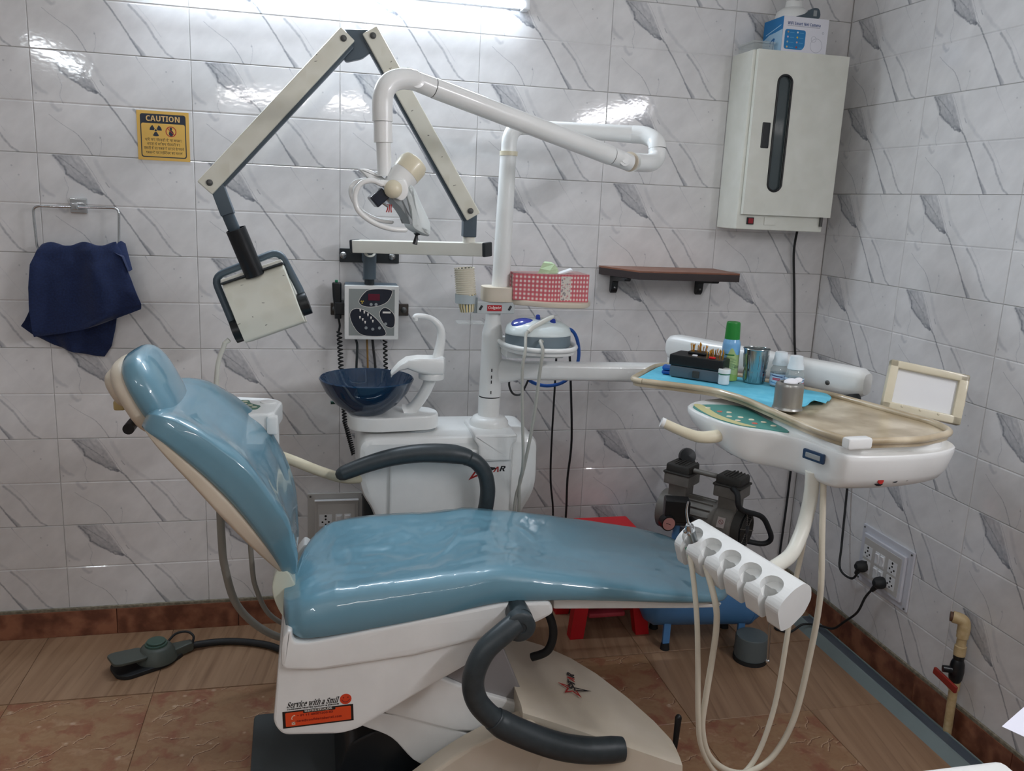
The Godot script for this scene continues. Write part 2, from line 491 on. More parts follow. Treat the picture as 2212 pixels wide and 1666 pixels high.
func floor_image(kind: int, seed_: int) -> Image:
	var n := 384
	var im := Image.create(n, n, false, Image.FORMAT_RGB8)
	var f := FastNoiseLite.new(); f.seed = seed_; f.frequency = 0.008; f.fractal_octaves = 5
	var f2 := FastNoiseLite.new(); f2.seed = seed_ + 40; f2.frequency = 0.03; f2.fractal_octaves = 4
	var rng := RandomNumberGenerator.new(); rng.seed = seed_
	for y in n:
		for x in n:
			if kind == 0:   # straight-grained stone, bands along the tile
				var q := x + y * 0.16
				var a := f.get_noise_2d(q * 3.2, y * 0.12) * 0.5 + 0.5
				var b := f2.get_noise_2d(q * 1.4, y * 0.06) * 0.5 + 0.5
				var c := C(164, 132, 104).lerp(C(142, 110, 84), clampf((a - 0.3) * 1.7, 0, 1)).lerp(C(124, 94, 70), clampf((b - 0.58) * 2.4, 0, 1))
				im.set_pixel(x, y, c)
			else:           # rusty broken marble
				var wx := f2.get_noise_2d(x * 0.5, y * 0.5) * 46.0
				var a := f.get_noise_2d(x * 0.9 + wx, y * 1.7 + wx) * 0.5 + 0.5
				var b := f.get_noise_2d(x * 1.1 + 700.0, y * 1.1 - wx) * 0.5 + 0.5
				var c := C(158, 124, 92).lerp(C(146, 106, 76), clampf((a - 0.35) * 2.2, 0, 1)).lerp(C(140, 86, 64), clampf((b - 0.53) * 4.5, 0, 1) * 0.9).lerp(C(178, 148, 118), clampf((a - 0.60) * 4.5, 0, 1) * 0.75)
				im.set_pixel(x, y, c.lerp(C(118, 86, 62), clampf(f2.get_noise_2d(x * 1.5, y * 1.5), 0, 1) * 0.3))
	if kind == 1:
		for k in 18:   # cracks with a dark and a pale lip
			var a := Vector2(rng.randf() * n, rng.randf() * n)
			var pts := [a]
			var dir := Vector2.from_angle(rng.randf_range(-0.9, -0.1))
			for j in 4:
				a += dir.rotated(rng.randf_range(-0.6, 0.6)) * rng.randf_range(9, 22)
				pts.append(a)
			stroke(im, pts, 1.6, 1.6, C(92, 54, 36), 0.7, rng, 0.8)
			var up := []
			for q in pts: up.append(q + Vector2(-1.5, -2.5))
			stroke(im, up, 1.6, 1.2, C(220, 196, 170), 0.55, rng, 0.8)
		for k in 9: dab(im, Vector2(rng.randf() * n, rng.randf() * n), rng.randf_range(4, 10), C(216, 198, 180), 0.5)
	return im

func room() -> void:
	var tm := mat(Color.WHITE, 0.065)
	tm.albedo_texture = tex(tile_image())
	tm.normal_enabled = true; tm.normal_texture = bump_tex(0.03, 5.0, 21, 512, 2); tm.normal_scale = 0.02
	var grout := mat(C(196, 193, 190), 0.8)
	var plain := mat(C(168, 166, 164), 0.6)
	var wb := structure("wall_back", "white marbled ceramic tile wall behind the chair")
	one_box("grout_bed", V(-1.0, -0.1, -0.14), V(2.84, 2.9, -0.0035), grout, wb, 0.0)
	var tile := wall_tile_mesh(0.4490, 0.2982)
	for j in 9:
		for i in 8:
			hang_tile(wb, tile, tm, Transform3D(Basis.IDENTITY, V(-0.899 + 0.45 * i, 2.5 - 0.3 * j, 0)))
	var wr := structure("wall_right", "white marbled ceramic tile wall beside the sockets")
	one_box("grout_bed", V(2.7035, -0.1, -0.14), V(2.84, 2.9, 4.6), grout, wr, 0.0)
	for j in 9:
		for i in 10:
			hang_tile(wr, tile, tm, Transform3D(Basis(V(0, 0, 1), V(0, 1, 0), V(-1, 0, 0)), V(2.7, 2.5 - 0.3 * j, 0.003 + 0.45 * i)))
	var wl := structure("wall_left"); one_box("plaster", V(-1.04, -0.1, -0.14), V(-0.9, 2.9, 4.64), plain, wl, 0.0)
	var wf := structure("wall_front"); one_box("plaster", V(-1.04, -0.1, 4.5), V(2.84, 2.9, 4.64), plain, wf, 0.0)
	var ce := structure("ceiling"); one_box("plaster", V(-1.04, 2.8, -0.14), V(2.84, 2.92, 4.64), mat(C(226, 224, 220), 0.7), ce, 0.0)
	# floor: border of straight-grained tiles, rusty marble inside
	var fl := structure("floor", "brown stone tile floor")
	one_box("mortar_bed", V(-1.04, -0.1, -0.14), V(2.84, -0.003, 4.64), mat(C(128, 100, 78), 0.9), fl, 0.0)
	var fm := []
	for k in 5:
		var m := mat(Color.WHITE, 0.42)
		m.albedo_texture = tex(floor_image(0 if k < 2 else 1, 30 + k * 7))
		fm.append(m)
	var rng := RandomNumberGenerator.new(); rng.seed = 5
	var fmesh := {}
	for i in 10:
		for j in 12:
			var x0 := 0.33 + 0.4 * (i - 4); var x1 := x0 + 0.4
			if x0 > 2.7: continue
			x0 = maxf(x0, -0.9); x1 = minf(x1, 2.7)
			var z0 := 0.4 * j; var z1 := minf(z0 + 0.4, 4.5)
			if j > 0: z0 += 0.004; z1 = minf(z1 + 0.004, 4.5)
			if z1 - z0 < 0.02: continue
			var plainish: bool = j == 0 or x0 > 2.3 or (i == 8 and j == 1)
			var key := Vector2i(roundi((x1 - x0) * 1000), roundi((z1 - z0) * 1000))
			if not fmesh.has(key):
				var s := Soup.new()
				var w := x1 - x0 - 0.0016; var d := z1 - z0 - 0.0016; var b := 0.001
				var t := func(a): return Vector2(a.x / 0.4, a.z / 0.4)
				var lo := [V(0, -b, d), V(w, -b, d), V(w, -b, 0), V(0, -b, 0)]
				var up := [V(b, 0, d - b), V(w - b, 0, d - b), V(w - b, 0, b), V(b, 0, b)]
				s.quad(up[0], up[1], up[2], up[3], t.call(up[0]), t.call(up[1]), t.call(up[2]), t.call(up[3]))
				for q in 4:
					var r := (q + 1) % 4
					s.quad(lo[q], lo[r], up[r], up[q], t.call(lo[q]), t.call(lo[r]), t.call(up[r]), t.call(up[q]))
					s.quad(lo[q] + V(0, -0.004, 0), lo[r] + V(0, -0.004, 0), lo[r], lo[q], t.call(lo[q]), t.call(lo[r]), t.call(lo[r]), t.call(lo[q]))
				fmesh[key] = s.mesh(20.0)
			var o := MeshInstance3D.new()
			o.name = "floor_tile"; o.mesh = fmesh[key]
			o.material_override = fm[rng.randi_range(0, 1)] if plainish else fm[rng.randi_range(2, 4)]
			o.position = V(x0 + 0.0008, 0, z0 + 0.0008)
			fl.add_child(o, true)
	# skirting of cut floor stone with a cement line on top
	var sk := []
	for k in 2:
		var m := mat(Color.WHITE, 0.45)
		m.albedo_texture = noise_tex(0.012, C(108, 64, 48), C(162, 108, 82), 60 + k, 256, 5, 1.6)
		m.uv1_triplanar = true; m.uv1_scale = V(3, 3, 3)
		sk.append(m)
	var cement := grainy(mat(C(255, 255, 255), 0.9), noise_tex(0.06, C(104, 98, 82), C(164, 156, 138), 66, 128), 6.0)
	var bb := structure("baseboard_back")
	for i in 10:
		var x0 := maxf(0.15 + 0.4 * (i - 3), -0.9); var x1 := minf(0.15 + 0.4 * (i - 2) - 0.0015, 2.69)
		if x1 > x0: one_box("skirting_stone", V(x0, 0.0, 0.0), V(x1, 0.093, 0.010), sk[i % 2], bb, 0.0015)
	one_box("cement_line", V(-0.9, 0.0925, 0.0), V(2.69, 0.104, 0.0085), cement, bb, 0.002)
	var br := structure("baseboard_right")
	for i in 12:
		var z0 := 0.011 + 0.4 * i; var z1 := minf(z0 + 0.3985, 4.49)
		if z1 > z0: one_box("skirting_stone", V(2.69, 0.0, z0), V(2.70, 0.093, z1), sk[(i + 1) % 2], br, 0.0015)
	one_box("cement_line", V(2.6915, 0.0925, 0.011), V(2.70, 0.104, 4.49), cement, br, 0.002)
	# cable duct lying along the right wall
	var tr := structure("trim_1", "grey plastic cable duct on the floor along the right wall")
	one_prism("duct_base", [Vector2(2.583, 0), Vector2(2.607, 0.028), Vector2(2.614, 0.028), Vector2(2.614, 0.024), Vector2(2.65, 0.024), Vector2(2.65, 0.030), Vector2(2.655, 0.030), Vector2(2.66, 0)], -4.4, -0.27, 0.0, at(Vector3.ZERO, Basis(V(1, 0, 0), V(0, 1, 0), V(0, 0, -1))), mat(C(128, 142, 142), 0.5), tr)
	one_box("duct_lid", V(2.6145, 0.024, 0.28), V(2.6495, 0.0275, 4.39), mat(C(78, 88, 98), 0.4), tr, 0.001)

func hang_tile(parent: Node3D, mesh: Mesh, m: Material, x: Transform3D) -> void:
	var o := MeshInstance3D.new()
	o.name = "tile"; o.mesh = mesh; o.material_override = m; o.transform = x
	parent.add_child(o, true)

# ---------------------------------------------------------------- the four tube lights
func lamps(e: Array) -> void:
	tube_light("long white tube light on the back wall above the chair", V(0.89, 2.145, 0.0), 0.0, e[0], Color(0.90, 0.95, 1.0))
	tube_light("white tube light on the right wall, out past the desk", V(2.70, 2.09, 2.45), -PI / 2, e[1], Color(0.98, 0.98, 1.0))
	tube_light("white tube light on the wall facing the chair", V(0.69, 2.25, 4.50), PI, e[2], Color(1.0, 0.98, 0.97))
	tube_light("white tube light on the plain left wall", V(-0.90, 2.33, 3.6), PI / 2, e[3], Color(0.95, 0.98, 1.0))
func tube_light(label: String, where: Vector3, turn: float, energy: float, col: Color) -> void:
	var t := thing("tube_light", label, "light", where, "wall tube lights")
	t.rotation.y = turn
	one_box("batten", V(-0.60, -0.012, 0.0), V(0.60, 0.030, 0.028), M.film, t, 0.004)
	for s in [-1, 1]: one_box("end_cap", V(s * 0.60 - 0.012, -0.018, 0.0), V(s * 0.60 + 0.012, 0.034, 0.05), M.film, t, 0.004)
	var g := mat(Color.WHITE, 0.4)
	g.emission_enabled = true; g.emission = col; g.emission_energy_multiplier = 24.0
	one_tube("glowing_tube", [V(-0.588, -0.002, 0.042), V(0.588, -0.002, 0.042)], 0.013, g, t, 16)
	var l := AreaLight3D.new()
	l.name = "tube_glow"
	l.area_size = Vector2(1.17, 0.026)
	l.area_normalize_energy = true
	l.light_color = col; l.light_energy = energy * 4.0
	l.shadow_enabled = true; l.area_range = 12.0; l.area_attenuation = 2.0
	l.position = V(0, -0.012, 0.058)
	l.basis = Basis.looking_at(V(0, -0.36, 0.93))
	t.add_child(l)
# ---------------------------------------------------------------- things on the walls
# strokes of the Devanagari letters on the notice, in a box 1 wide and 1 high, head line at y = 0
const GLYPH := {
	"y": [[[0.1, 0.15], [0.32, 0.3], [0.2, 0.55], [0.5, 0.62], [0.8, 0.5]], [[0.8, 0], [0.8, 1]]],
	"d": [[[0.45, 0], [0.45, 0.2], [0.15, 0.4], [0.3, 0.68], [0.6, 0.6], [0.4, 0.5], [0.7, 0.95]]],
	"p": [[[0.2, 0], [0.2, 0.5], [0.45, 0.6], [0.8, 0.5]], [[0.8, 0], [0.8, 1]]],
	"g": [[[0.35, 0], [0.35, 0.6], [0.15, 0.65]], [[0.8, 0], [0.8, 1]]],
	"b": [[[0.1, 0.1], [0.3, 0.1], [0.3, 0.7], [0.1, 0.65], [0.3, 0.55], [0.8, 0.55]], [[0.8, 0], [0.8, 1]]],
	"v": [[[0.8, 0.4], [0.4, 0.3], [0.2, 0.5], [0.4, 0.72], [0.8, 0.55]], [[0.8, 0], [0.8, 1]]],
	"t": [[[0.8, 0.4], [0.4, 0.4], [0.2, 0.6], [0.4, 0.85]], [[0.8, 0], [0.8, 1]]],
	"h": [[[0.45, 0], [0.45, 0.2], [0.15, 0.32], [0.65, 0.45], [0.3, 0.6], [0.65, 0.75], [0.4, 0.95]]],
	"k": [[[0.5, 0], [0.5, 1]], [[0.5, 0.4], [0.2, 0.35], [0.15, 0.6], [0.5, 0.65]], [[0.5, 0.4], [0.8, 0.35], [0.85, 0.75]]],
	"l": [[[0.1, 0.75], [0.15, 0.35], [0.4, 0.45], [0.45, 0.7], [0.5, 0.4], [0.8, 0.45]], [[0.8, 0], [0.8, 1]]],
	"s": [[[0.4, 0], [0.4, 0.5], [0.15, 0.55], [0.45, 0.95]], [[0.4, 0.5], [0.8, 0.5]], [[0.8, 0], [0.8, 1]]],
	"e": [[[0.25, 0], [0.25, 0.5], [0.55, 0.4], [0.6, 0.75], [0.8, 0.95]], [[0.6, 0], [0.6, 0.5]]],
	"a": [[[0.1, 0.1], [0.45, 0.2], [0.2, 0.4], [0.5, 0.6], [0.15, 0.8]], [[0.4, 0.42], [0.75, 0.42]], [[0.75, 0], [0.75, 1]]],
	"r": [[[0.35, 0], [0.6, 0.2], [0.3, 0.45], [0.65, 0.95]]],
	"n": [[[0.2, 0.45], [0.35, 0.6], [0.3, 0.45], [0.8, 0.45]], [[0.8, 0], [0.8, 1]]],
	"A": [[[0.5, 0], [0.5, 1]]],
	"I": [[[0.4, 1], [0.4, 0], [0.5, -0.3], [0.9, -0.3], [1.1, 0]]],
	"i": [[[0.5, 1], [0.5, 0], [0.3, -0.3], [0.0, -0.3], [-0.2, 0]]],
	"E": [[[-0.2, 0], [-0.5, -0.35]]],
	"N": [[[-0.2, -0.3], [-0.16, -0.26]]],
	"R": [[[-0.1, 0], [0.1, -0.25], [-0.15, -0.3]]],
	",": [[[0.2, 0.9], [0.1, 1.15]]],
	"-": [[[0.1, 0.5], [0.6, 0.5]]],
}
func script_line(im: Image, words: String, x0: float, x1: float, y: float, h: float, col: Color) -> void:
	var total := 0.0
	for c in words: total += adv(c)
	var k := (x1 - x0) / total
	var x := x0
	var start := x0
	for n in words.length() + 1:
		var c := words[n] if n < words.length() else " "
		if c == " ":
			if x - start > k * 0.6: line(im, Vector2(start, y), Vector2(x, y), h * 0.13, col)
			x += k * 0.45; start = x
			continue
		for pl in GLYPH[c]:
			for q in pl.size() - 1:
				line(im, Vector2(x + pl[q][0] * k * 0.9, y + pl[q][1] * h), Vector2(x + pl[q + 1][0] * k * 0.9, y + pl[q + 1][1] * h), h * 0.12, col)
		x += adv(c) * k
func adv(c: String) -> float:
	return {"A": 0.55, "i": 0.55, "I": 0.5, "E": 0.0, "N": 0.0, "R": 0.0, ",": 0.3, " ": 0.45, "-": 0.6}.get(c, 0.9)

func notice() -> void:
	var w := 480; var h := 468
	var im := Image.create(w, h, false, Image.FORMAT_RGB8)
	im.fill(C(232, 186, 92))
	var ink := C(36, 46, 62)
	fill(im, round_poly(rect2(30, 28, 450, 440), 26), ink)
	fill(im, round_poly(rect2(39, 116, 441, 431), 20), C(232, 186, 92))
	var c := Vector2(170, 182)
	for y in range(120, 245):
		for x in range(105, 236):
			var q := Vector2(x, y) - c
			var a := fposmod(rad_to_deg(atan2(-q.y, q.x)), 360.0)
			for m in [[0.0, 60.0], [120.0, 180.0], [240.0, 300.0]]:
				if q.length() > 16 and q.length() < 56 and a > m[0] and a < m[1]: im.set_pixel(x, y, ink)
	dab_disc(im, c, 10, ink)
	var d := Vector2(310, 188)
	dab_disc(im, d + Vector2(0, -28), 12, ink)
	fill(im, curve2([d + Vector2(-6, -16), d + Vector2(10, -12), d + Vector2(24, 14), d + Vector2(12, 40), d + Vector2(-6, 42), d + Vector2(-20, 22)]), ink)
	for k in 40: line(im, d + Vector2.from_angle(TAU * k / 40) * 46, d + Vector2.from_angle(TAU * (k + 1) / 40) * 46, 8, C(176, 48, 44))
	line(im, d + Vector2(-32, -32), d + Vector2(32, 32), 8, C(176, 48, 44))
	var br := C(70, 52, 28)
	script_line(im, "yIdN ap gRbvti hEN, yA apkA", 68, 402, 262, 22, br)
	script_line(im, "lgtA hE kI ap gRbvti hA", 86, 386, 302, 22, br)
	script_line(im, "skti hEN tA eks-rE krAnE sE phlE", 56, 424, 342, 22, br)
	script_line(im, "eks-rE pdAgIkivd kA btAeN", 72, 410, 384, 22, br)
	var s := thing("warning_notice", "yellow square radiation caution notice stuck on the wall tiles", "sign", V(0.3635, 1.6690, 0.0))
	sheet("notice_sheet", 0.1515, 0.1475, im, at(V(0, 0, 0.0004)), s, 0.5)
	text("CAUTION", 0.098, 0.0165, mat(C(236, 196, 128), 0.5), s, at(V(0.0, 0.0515, 0.0015)))
func dab_disc(im: Image, c: Vector2, r: float, col: Color) -> void:
	line(im, c, c + Vector2(0.01, 0), r * 2, col)

func wall_things() -> void:
	notice()
	# towel ring and towel
	var t := thing("towel_ring", "chrome square towel ring holding the navy towel", "towel ring", V(0.11, 1.447, 0.0))
	one_box("wall_plate", V(-0.024, -0.023, 0.0), V(0.024, 0.023, 0.012), M.chrome, t, 0.003)
	one_box("post", V(-0.010, -0.012, 0.012), V(0.010, 0.010, 0.058), M.chrome, t, 0.003)
	var r2 := round_poly([Vector2(-0.117, -0.005), Vector2(0.124, -0.001), Vector2(0.117, -0.137), Vector2(-0.113, -0.139)], 0.02, 5)
	var rp := []
	for q in r2: rp.append(V(q.x, q.y, 0.05))
	rp.append(rp[0])
	one_tube("ring", rp, 0.0038, M.chrome, t, 10)
	towel()
	# x-ray controller, exposure switch and cables are built with the x-ray arm
	# socket board low on the back wall
	t = thing("socket_board", "grey switch and socket board low on the back wall behind the cabinet", "socket", V(0.79, 0.29, 0.0))
	socket_board(t, 0.20, 0.195, 1)
	# wall shelf
	t = thing("wall_shelf", "small brown laminate wall shelf with clipped corner on black brackets", "shelf", V(1.81, 1.31, 0.0))
	var wood := mat(C(255, 255, 255), 0.4)
	grainy(wood, noise_tex(0.03, C(122, 78, 58), C(148, 98, 76), 71, 128), 4.0)
	var top := Basis(V(1, 0, 0), V(0, 0, 1), V(0, -1, 0))
	var outline := [Vector2(0, 0.001), Vector2(0.445, 0.001), Vector2(0.445, 0.205), Vector2(0.075, 0.205), Vector2(0.0, 0.03)]
	one_prism("board", outline, 0.0, 0.006, 0.0006, at(Vector3.ZERO, top), wood, t)
	one_prism("edge_band", outline, 0.006, 0.030, 0.001, at(Vector3.ZERO, top), mat(C(50, 40, 40), 0.5), t)
	for x in [0.055, 0.385]:
		var b := one_prism("bracket", round_poly([Vector2(0.002, -0.030), Vector2(0.155, -0.030), Vector2(0.150, -0.042), Vector2(0.03, -0.052), Vector2(0.026, -0.085), Vector2(0.014, -0.098), Vector2(0.002, -0.09)], 0.006), -0.012, 0.012, 0.002, at(V(x, 0, 0), Basis(V(0, 0, 1), V(0, 1, 0), V(-1, 0, 0))), M.black, t)
		bolt(V(x, -0.075, 0.026), V(0, 0, 1), 0.004, M.steel, b, "screw")
	cabinet()
	# socket board on the right wall with two plugs
	t = thing("socket_board", "white double socket board with two plugs on the right wall", "socket", V(2.70, 0.265, 0.458))
	t.rotation.y = -PI / 2
	socket_board(t, 0.265, 0.208, 2)
	plug("black plug in the left socket of the white double board", V(2.692, 0.335, 0.512), [V(2.668, 0.27, 0.47), V(2.65, 0.285, 0.42), V(2.665, 0.36, 0.39), V(2.68, 0.52, 0.36), V(2.688, 0.70, 0.335), V(2.688, 0.80, 0.30)])
	plug("black plug in the right socket of the white double board", V(2.692, 0.322, 0.615), [V(2.66, 0.25, 0.565), V(2.65, 0.18, 0.545), V(2.645, 0.115, 0.49), V(2.64, 0.062, 0.44), V(2.62, 0.048, 0.39), V(2.585, 0.03, 0.34), V(2.53, 0.006, 0.345), V(2.49, 0.005, 0.31), V(2.55, 0.006, 0.27), V(2.60, 0.005, 0.24)])
	# water pipe with a valve on the right wall
	t = thing("water_pipe", "cream water pipe with red lever valve on the right wall", "pipe", V(2.662, 0.0, 1.0))
	var pm := grainy(mat(C(255, 255, 255), 0.5), noise_tex(0.05, C(178, 152, 108), C(212, 192, 152), 73, 128), 6.0)
	one_tube("lower_pipe", [V(0, 0.0, 0.005), V(0, 0.18, 0)], 0.0125, pm, t, 16)
	one_lathe("lower_socket", [Vector2(0, 0.165), Vector2(0.0165, 0.165), Vector2(0.0165, 0.19), Vector2(0, 0.19)], at(Vector3.ZERO), pm, t, 16)
	one_lathe("valve_body", [Vector2(0, 0.188), Vector2(0.014, 0.188), Vector2(0.019, 0.20), Vector2(0.021, 0.225), Vector2(0.019, 0.25), Vector2(0.014, 0.262), Vector2(0.0155, 0.265), Vector2(0.0155, 0.276), Vector2(0, 0.276)], at(Vector3.ZERO), M.black, t, 16)
	one_tube("valve_stem", [V(-0.01, 0.228, 0), V(-0.038, 0.228, -0.012)], [0.011, 0.010], M.black, t, 12)
	var hb := along(V(0.0, -0.12, 1.0), V(1, 0, 0))
	var s := Soup.new()
	s.rbox(V(0.022, 0.095, 0.010), 0.003, at(V(-0.038, 0.200, 0.004), hb))
	part("lever", s, mat(C(150, 46, 36), 0.5), t)
	one_lathe("upper_pipe", [Vector2(0, 0.276), Vector2(0.0165, 0.276), Vector2(0.0165, 0.305), Vector2(0.0135, 0.307), Vector2(0.0135, 0.33), Vector2(0.0165, 0.332), Vector2(0.0165, 0.355), Vector2(0, 0.356)], at(Vector3.ZERO), pm, t, 16)
	one_tube("elbow", curve([V(0, 0.345, 0), V(0, 0.37, 0), V(-0.006, 0.386, -0.004), V(-0.026, 0.39, -0.02)], 5), 0.0175, pm, t, 16)
	one_tube("plug_cap", [V(-0.024, 0.39, -0.018), V(-0.032, 0.39, -0.024)], 0.0145, mat(C(92, 62, 44), 0.6), t, 14)

func towel() -> void:
	var m := grainy(mat(C(255, 255, 255), 0.95), noise_tex(0.12, C(12, 26, 62), C(24, 44, 88), 81, 128, 2), 9.0)
	m.rim_enabled = true; m.rim = 0.5
	var t := thing("hand_towel", "navy blue terry towel draped through the chrome ring", "towel", V(0.1, 1.31, 0.05))
	# each panel: rows of left and right edge (x, y) from the bar downwards; z keeps folds
	var front := [[-0.018, 1.327, 0.222, 1.335], [-0.008, 1.322, 0.236, 1.318], [-0.016, 1.27, 0.252, 1.262], [-0.023, 1.20, 0.272, 1.205], [-0.026, 1.13, 0.290, 1.155], [-0.022, 1.085, 0.288, 1.138], [-0.018, 1.050, 0.230, 1.114]]
	front[0] = [0.014, 1.330, 0.222, 1.338]
	front[1] = [0.002, 1.312, 0.236, 1.316]
	var back := [[0.016, 1.328, 0.22, 1.334], [-0.02, 1.23, 0.235, 1.24], [-0.042, 1.13, 0.205, 1.11], [-0.062, 1.09, 0.195, 1.06], [-0.075, 1.072, 0.183, 1.01], [-0.036, 1.040, 0.160, 0.975]]
	cloth("front_panel", front, 0.058, 0.082, t, m, 1)
	cloth("back_panel", back, 0.044, 0.020, t, m, 2)
	# the turned corner at the right of the bar
	var s := Soup.new()
	var pts := [V(0.205, 1.318, 0.068), V(0.232, 1.346, 0.052), V(0.242, 1.338, 0.048), V(0.262, 1.26, 0.068), V(0.256, 1.255, 0.078), V(0.24, 1.30, 0.078)]
	var a := PackedVector3Array(); var b := PackedVector3Array()
	for q in pts: a.append(q - t.position); b.append(q - t.position + V(0.004, 0.0, -0.006))
	s.loft([a, b])
	part("turned_corner", s, m, t)
func cloth(called: String, rows: Array, z0: float, z1: float, t: Node3D, m: Material, seed_: int) -> void:
	var f := FastNoiseLite.new(); f.seed = seed_; f.frequency = 3.0
	var fr := []; var bk := []
	var nu := 26
	var rr := []
	for i in rows.size() - 1:
		for k in 4:
			var u := k / 4.0
			var row := []
			for q in 4: row.append(lerpf(rows[i][q], rows[i + 1][q], u))
			rr.append(row)
	rr.append(rows[-1])
	for j in rr.size():
		var v := float(j) / (rr.size() - 1)
		var a := []; var b := []
		for i in nu + 1:
			var u := float(i) / nu
			var q: Array = rr[j]
			var fold := sin(u * 9.0 + v * 1.2 + seed_) * 0.008 + sin(u * 19.0 + seed_ * 2.0) * 0.004 + f.get_noise_2d(u, v) * 0.006
			var y := lerpf(q[1], q[3], u) + (sin(u * PI) * -0.012 * v) + (0.006 * sin(u * 14.0) if j == 0 else 0.0)
			var p := V(lerpf(q[0], q[2], u), y, lerpf(z0, z1, minf(v * 2.0, 1.0)) + fold * (0.25 + 0.75 * minf(v * 3.0, 1.0))) - t.position
			var e := 0.5 if i == 0 or i == nu or j == 0 or j == rr.size() - 1 else 1.0
			a.append(p + V(0, 0, 0.004 * e)); b.append(p - V(0, 0, 0.004 * e))
		fr.append(a); bk.append(b)
	var s := Soup.new()
	for j in rr.size() - 1:
		for i in nu:
			s.quad(fr[j + 1][i], fr[j + 1][i + 1], fr[j][i + 1], fr[j][i])
			s.quad(bk[j][i], bk[j][i + 1], bk[j + 1][i + 1], bk[j + 1][i])
	for j in rr.size() - 1:
		s.quad(bk[j][0], bk[j + 1][0], fr[j + 1][0], fr[j][0]); s.quad(fr[j][nu], fr[j + 1][nu], bk[j + 1][nu], bk[j][nu])
	for i in nu:
		s.quad(fr[0][i], fr[0][i + 1], bk[0][i + 1], bk[0][i]); s.quad(bk[-1][i], bk[-1][i + 1], fr[-1][i + 1], fr[-1][i])
	part(called, s, m, t, 70.0)

# origin at the lower left corner of the board, wall at z = 0
func socket_board(t: Node3D, w: float, h: float, sets: int) -> void:
	var plate := mat(C(214, 216, 224) if sets == 2 else C(188, 186, 182), 0.4)
	one_box("back_box", V(0, 0, 0.0), V(w, h, 0.008), plate, t, 0.003)
	var a := 0.024
	var fr := one_box("frame", V(a, a, 0.008), V(w - a, h - a, 0.020), plate, t, 0.004)
	one_box("module_bed", V(a + 0.012, a + 0.012, 0.020), V(w - a - 0.012, h - a - 0.012, 0.0215), mat(C(200, 198, 194), 0.45), fr, 0.0005)
	for c in [V(0.010, 0.010, 0.008), V(w - 0.010, 0.010, 0.008), V(0.010, h - 0.010, 0.008), V(w - 0.010, h - 0.010, 0.008)]: bolt(c, V(0, 0, 1), 0.0035, M.iron, t, "screw")
	var hole := mat(C(30, 26, 24), 0.8)
	if sets == 1:
		one_box("lip", V(a, h - a, 0.012), V(w - a, h - a + 0.004, 0.026), M.film, fr, 0.001)
		socket_holes(t, V(0.062, 0.100, 0.0215), hole)
		for k in 2: rocker(t, V(0.108 + 0.03 * k, 0.100, 0.0215))
	else:
		for c in [V(0.060, 0.125, 0.0215), V(0.190, 0.125, 0.0215), V(0.060, 0.072, 0.0215), V(0.190, 0.072, 0.0215)]: socket_holes(t, c, hole)
		for y in [0.125, 0.072]:
			for k in 2: rocker(t, V(0.112 + 0.026 * k, y, 0.0215))
func socket_holes(t: Node3D, c: Vector3, m: Material) -> void:
	var s := one_box("socket", c + V(-0.022, -0.022, 0), c + V(0.022, 0.022, 0.001), M.film, t, 0.0004)
	for q in [[0.0, 0.016, 0.0042], [0.0, 0.004, 0.0034], [-0.011, -0.006, 0.0034], [0.011, -0.006, 0.0034], [0.0, -0.015, 0.0030]]:
		one_lathe("hole", [Vector2(0, 0.0002), Vector2(q[2], 0.0002), Vector2(q[2], 0.0016), Vector2(0, 0.0016)], at(c + V(q[0], q[1], 0), along(V(0, 0, 1), V(0, 1, 0))), m, s, 12)
func rocker(t: Node3D, c: Vector3) -> void:
	var s := one_box("switch_module", c + V(-0.012, -0.022, 0), c + V(0.012, 0.022, 0.001), M.film, t, 0.0004)
	var q := Soup.new()
	q.prism([Vector2(0, -0.016), Vector2(0.004, -0.016), Vector2(0.0025, 0.0), Vector2(0.007, 0.016), Vector2(0, 0.016)], -0.008, 0.008, 0.0006, at(c, Basis(V(0, 0, 1), V(0, 1, 0), V(-1, 0, 0))))
	part("rocker", q, M.film, s)
func plug(label: String, c: Vector3, path: Array) -> void:
	var t := thing("power_plug", label, "plug", c)
	var b := Soup.new()
	b.lathe([Vector2(0, -0.004), Vector2(0.019, -0.004), Vector2(0.021, 0.006), Vector2(0.019, 0.022), Vector2(0.010, 0.032), Vector2(0, 0.033)], 16, at(V(-0.017, 0, 0), along(V(-1, 0, 0), V(0, 1, 0))))
	part("plug_body", b, M.rubber, t)
	var p := [V(-0.026, -0.004, -0.004)]
	for q in path: p.append(q - c)
	one_tube("strain_relief", [p[0], p[0].lerp(p[1], 0.55)], [0.0125, 0.007], M.rubber, t, 12)
	one_tube("cord", curve(p, 6), 0.0042, M.rubber, t, 8)

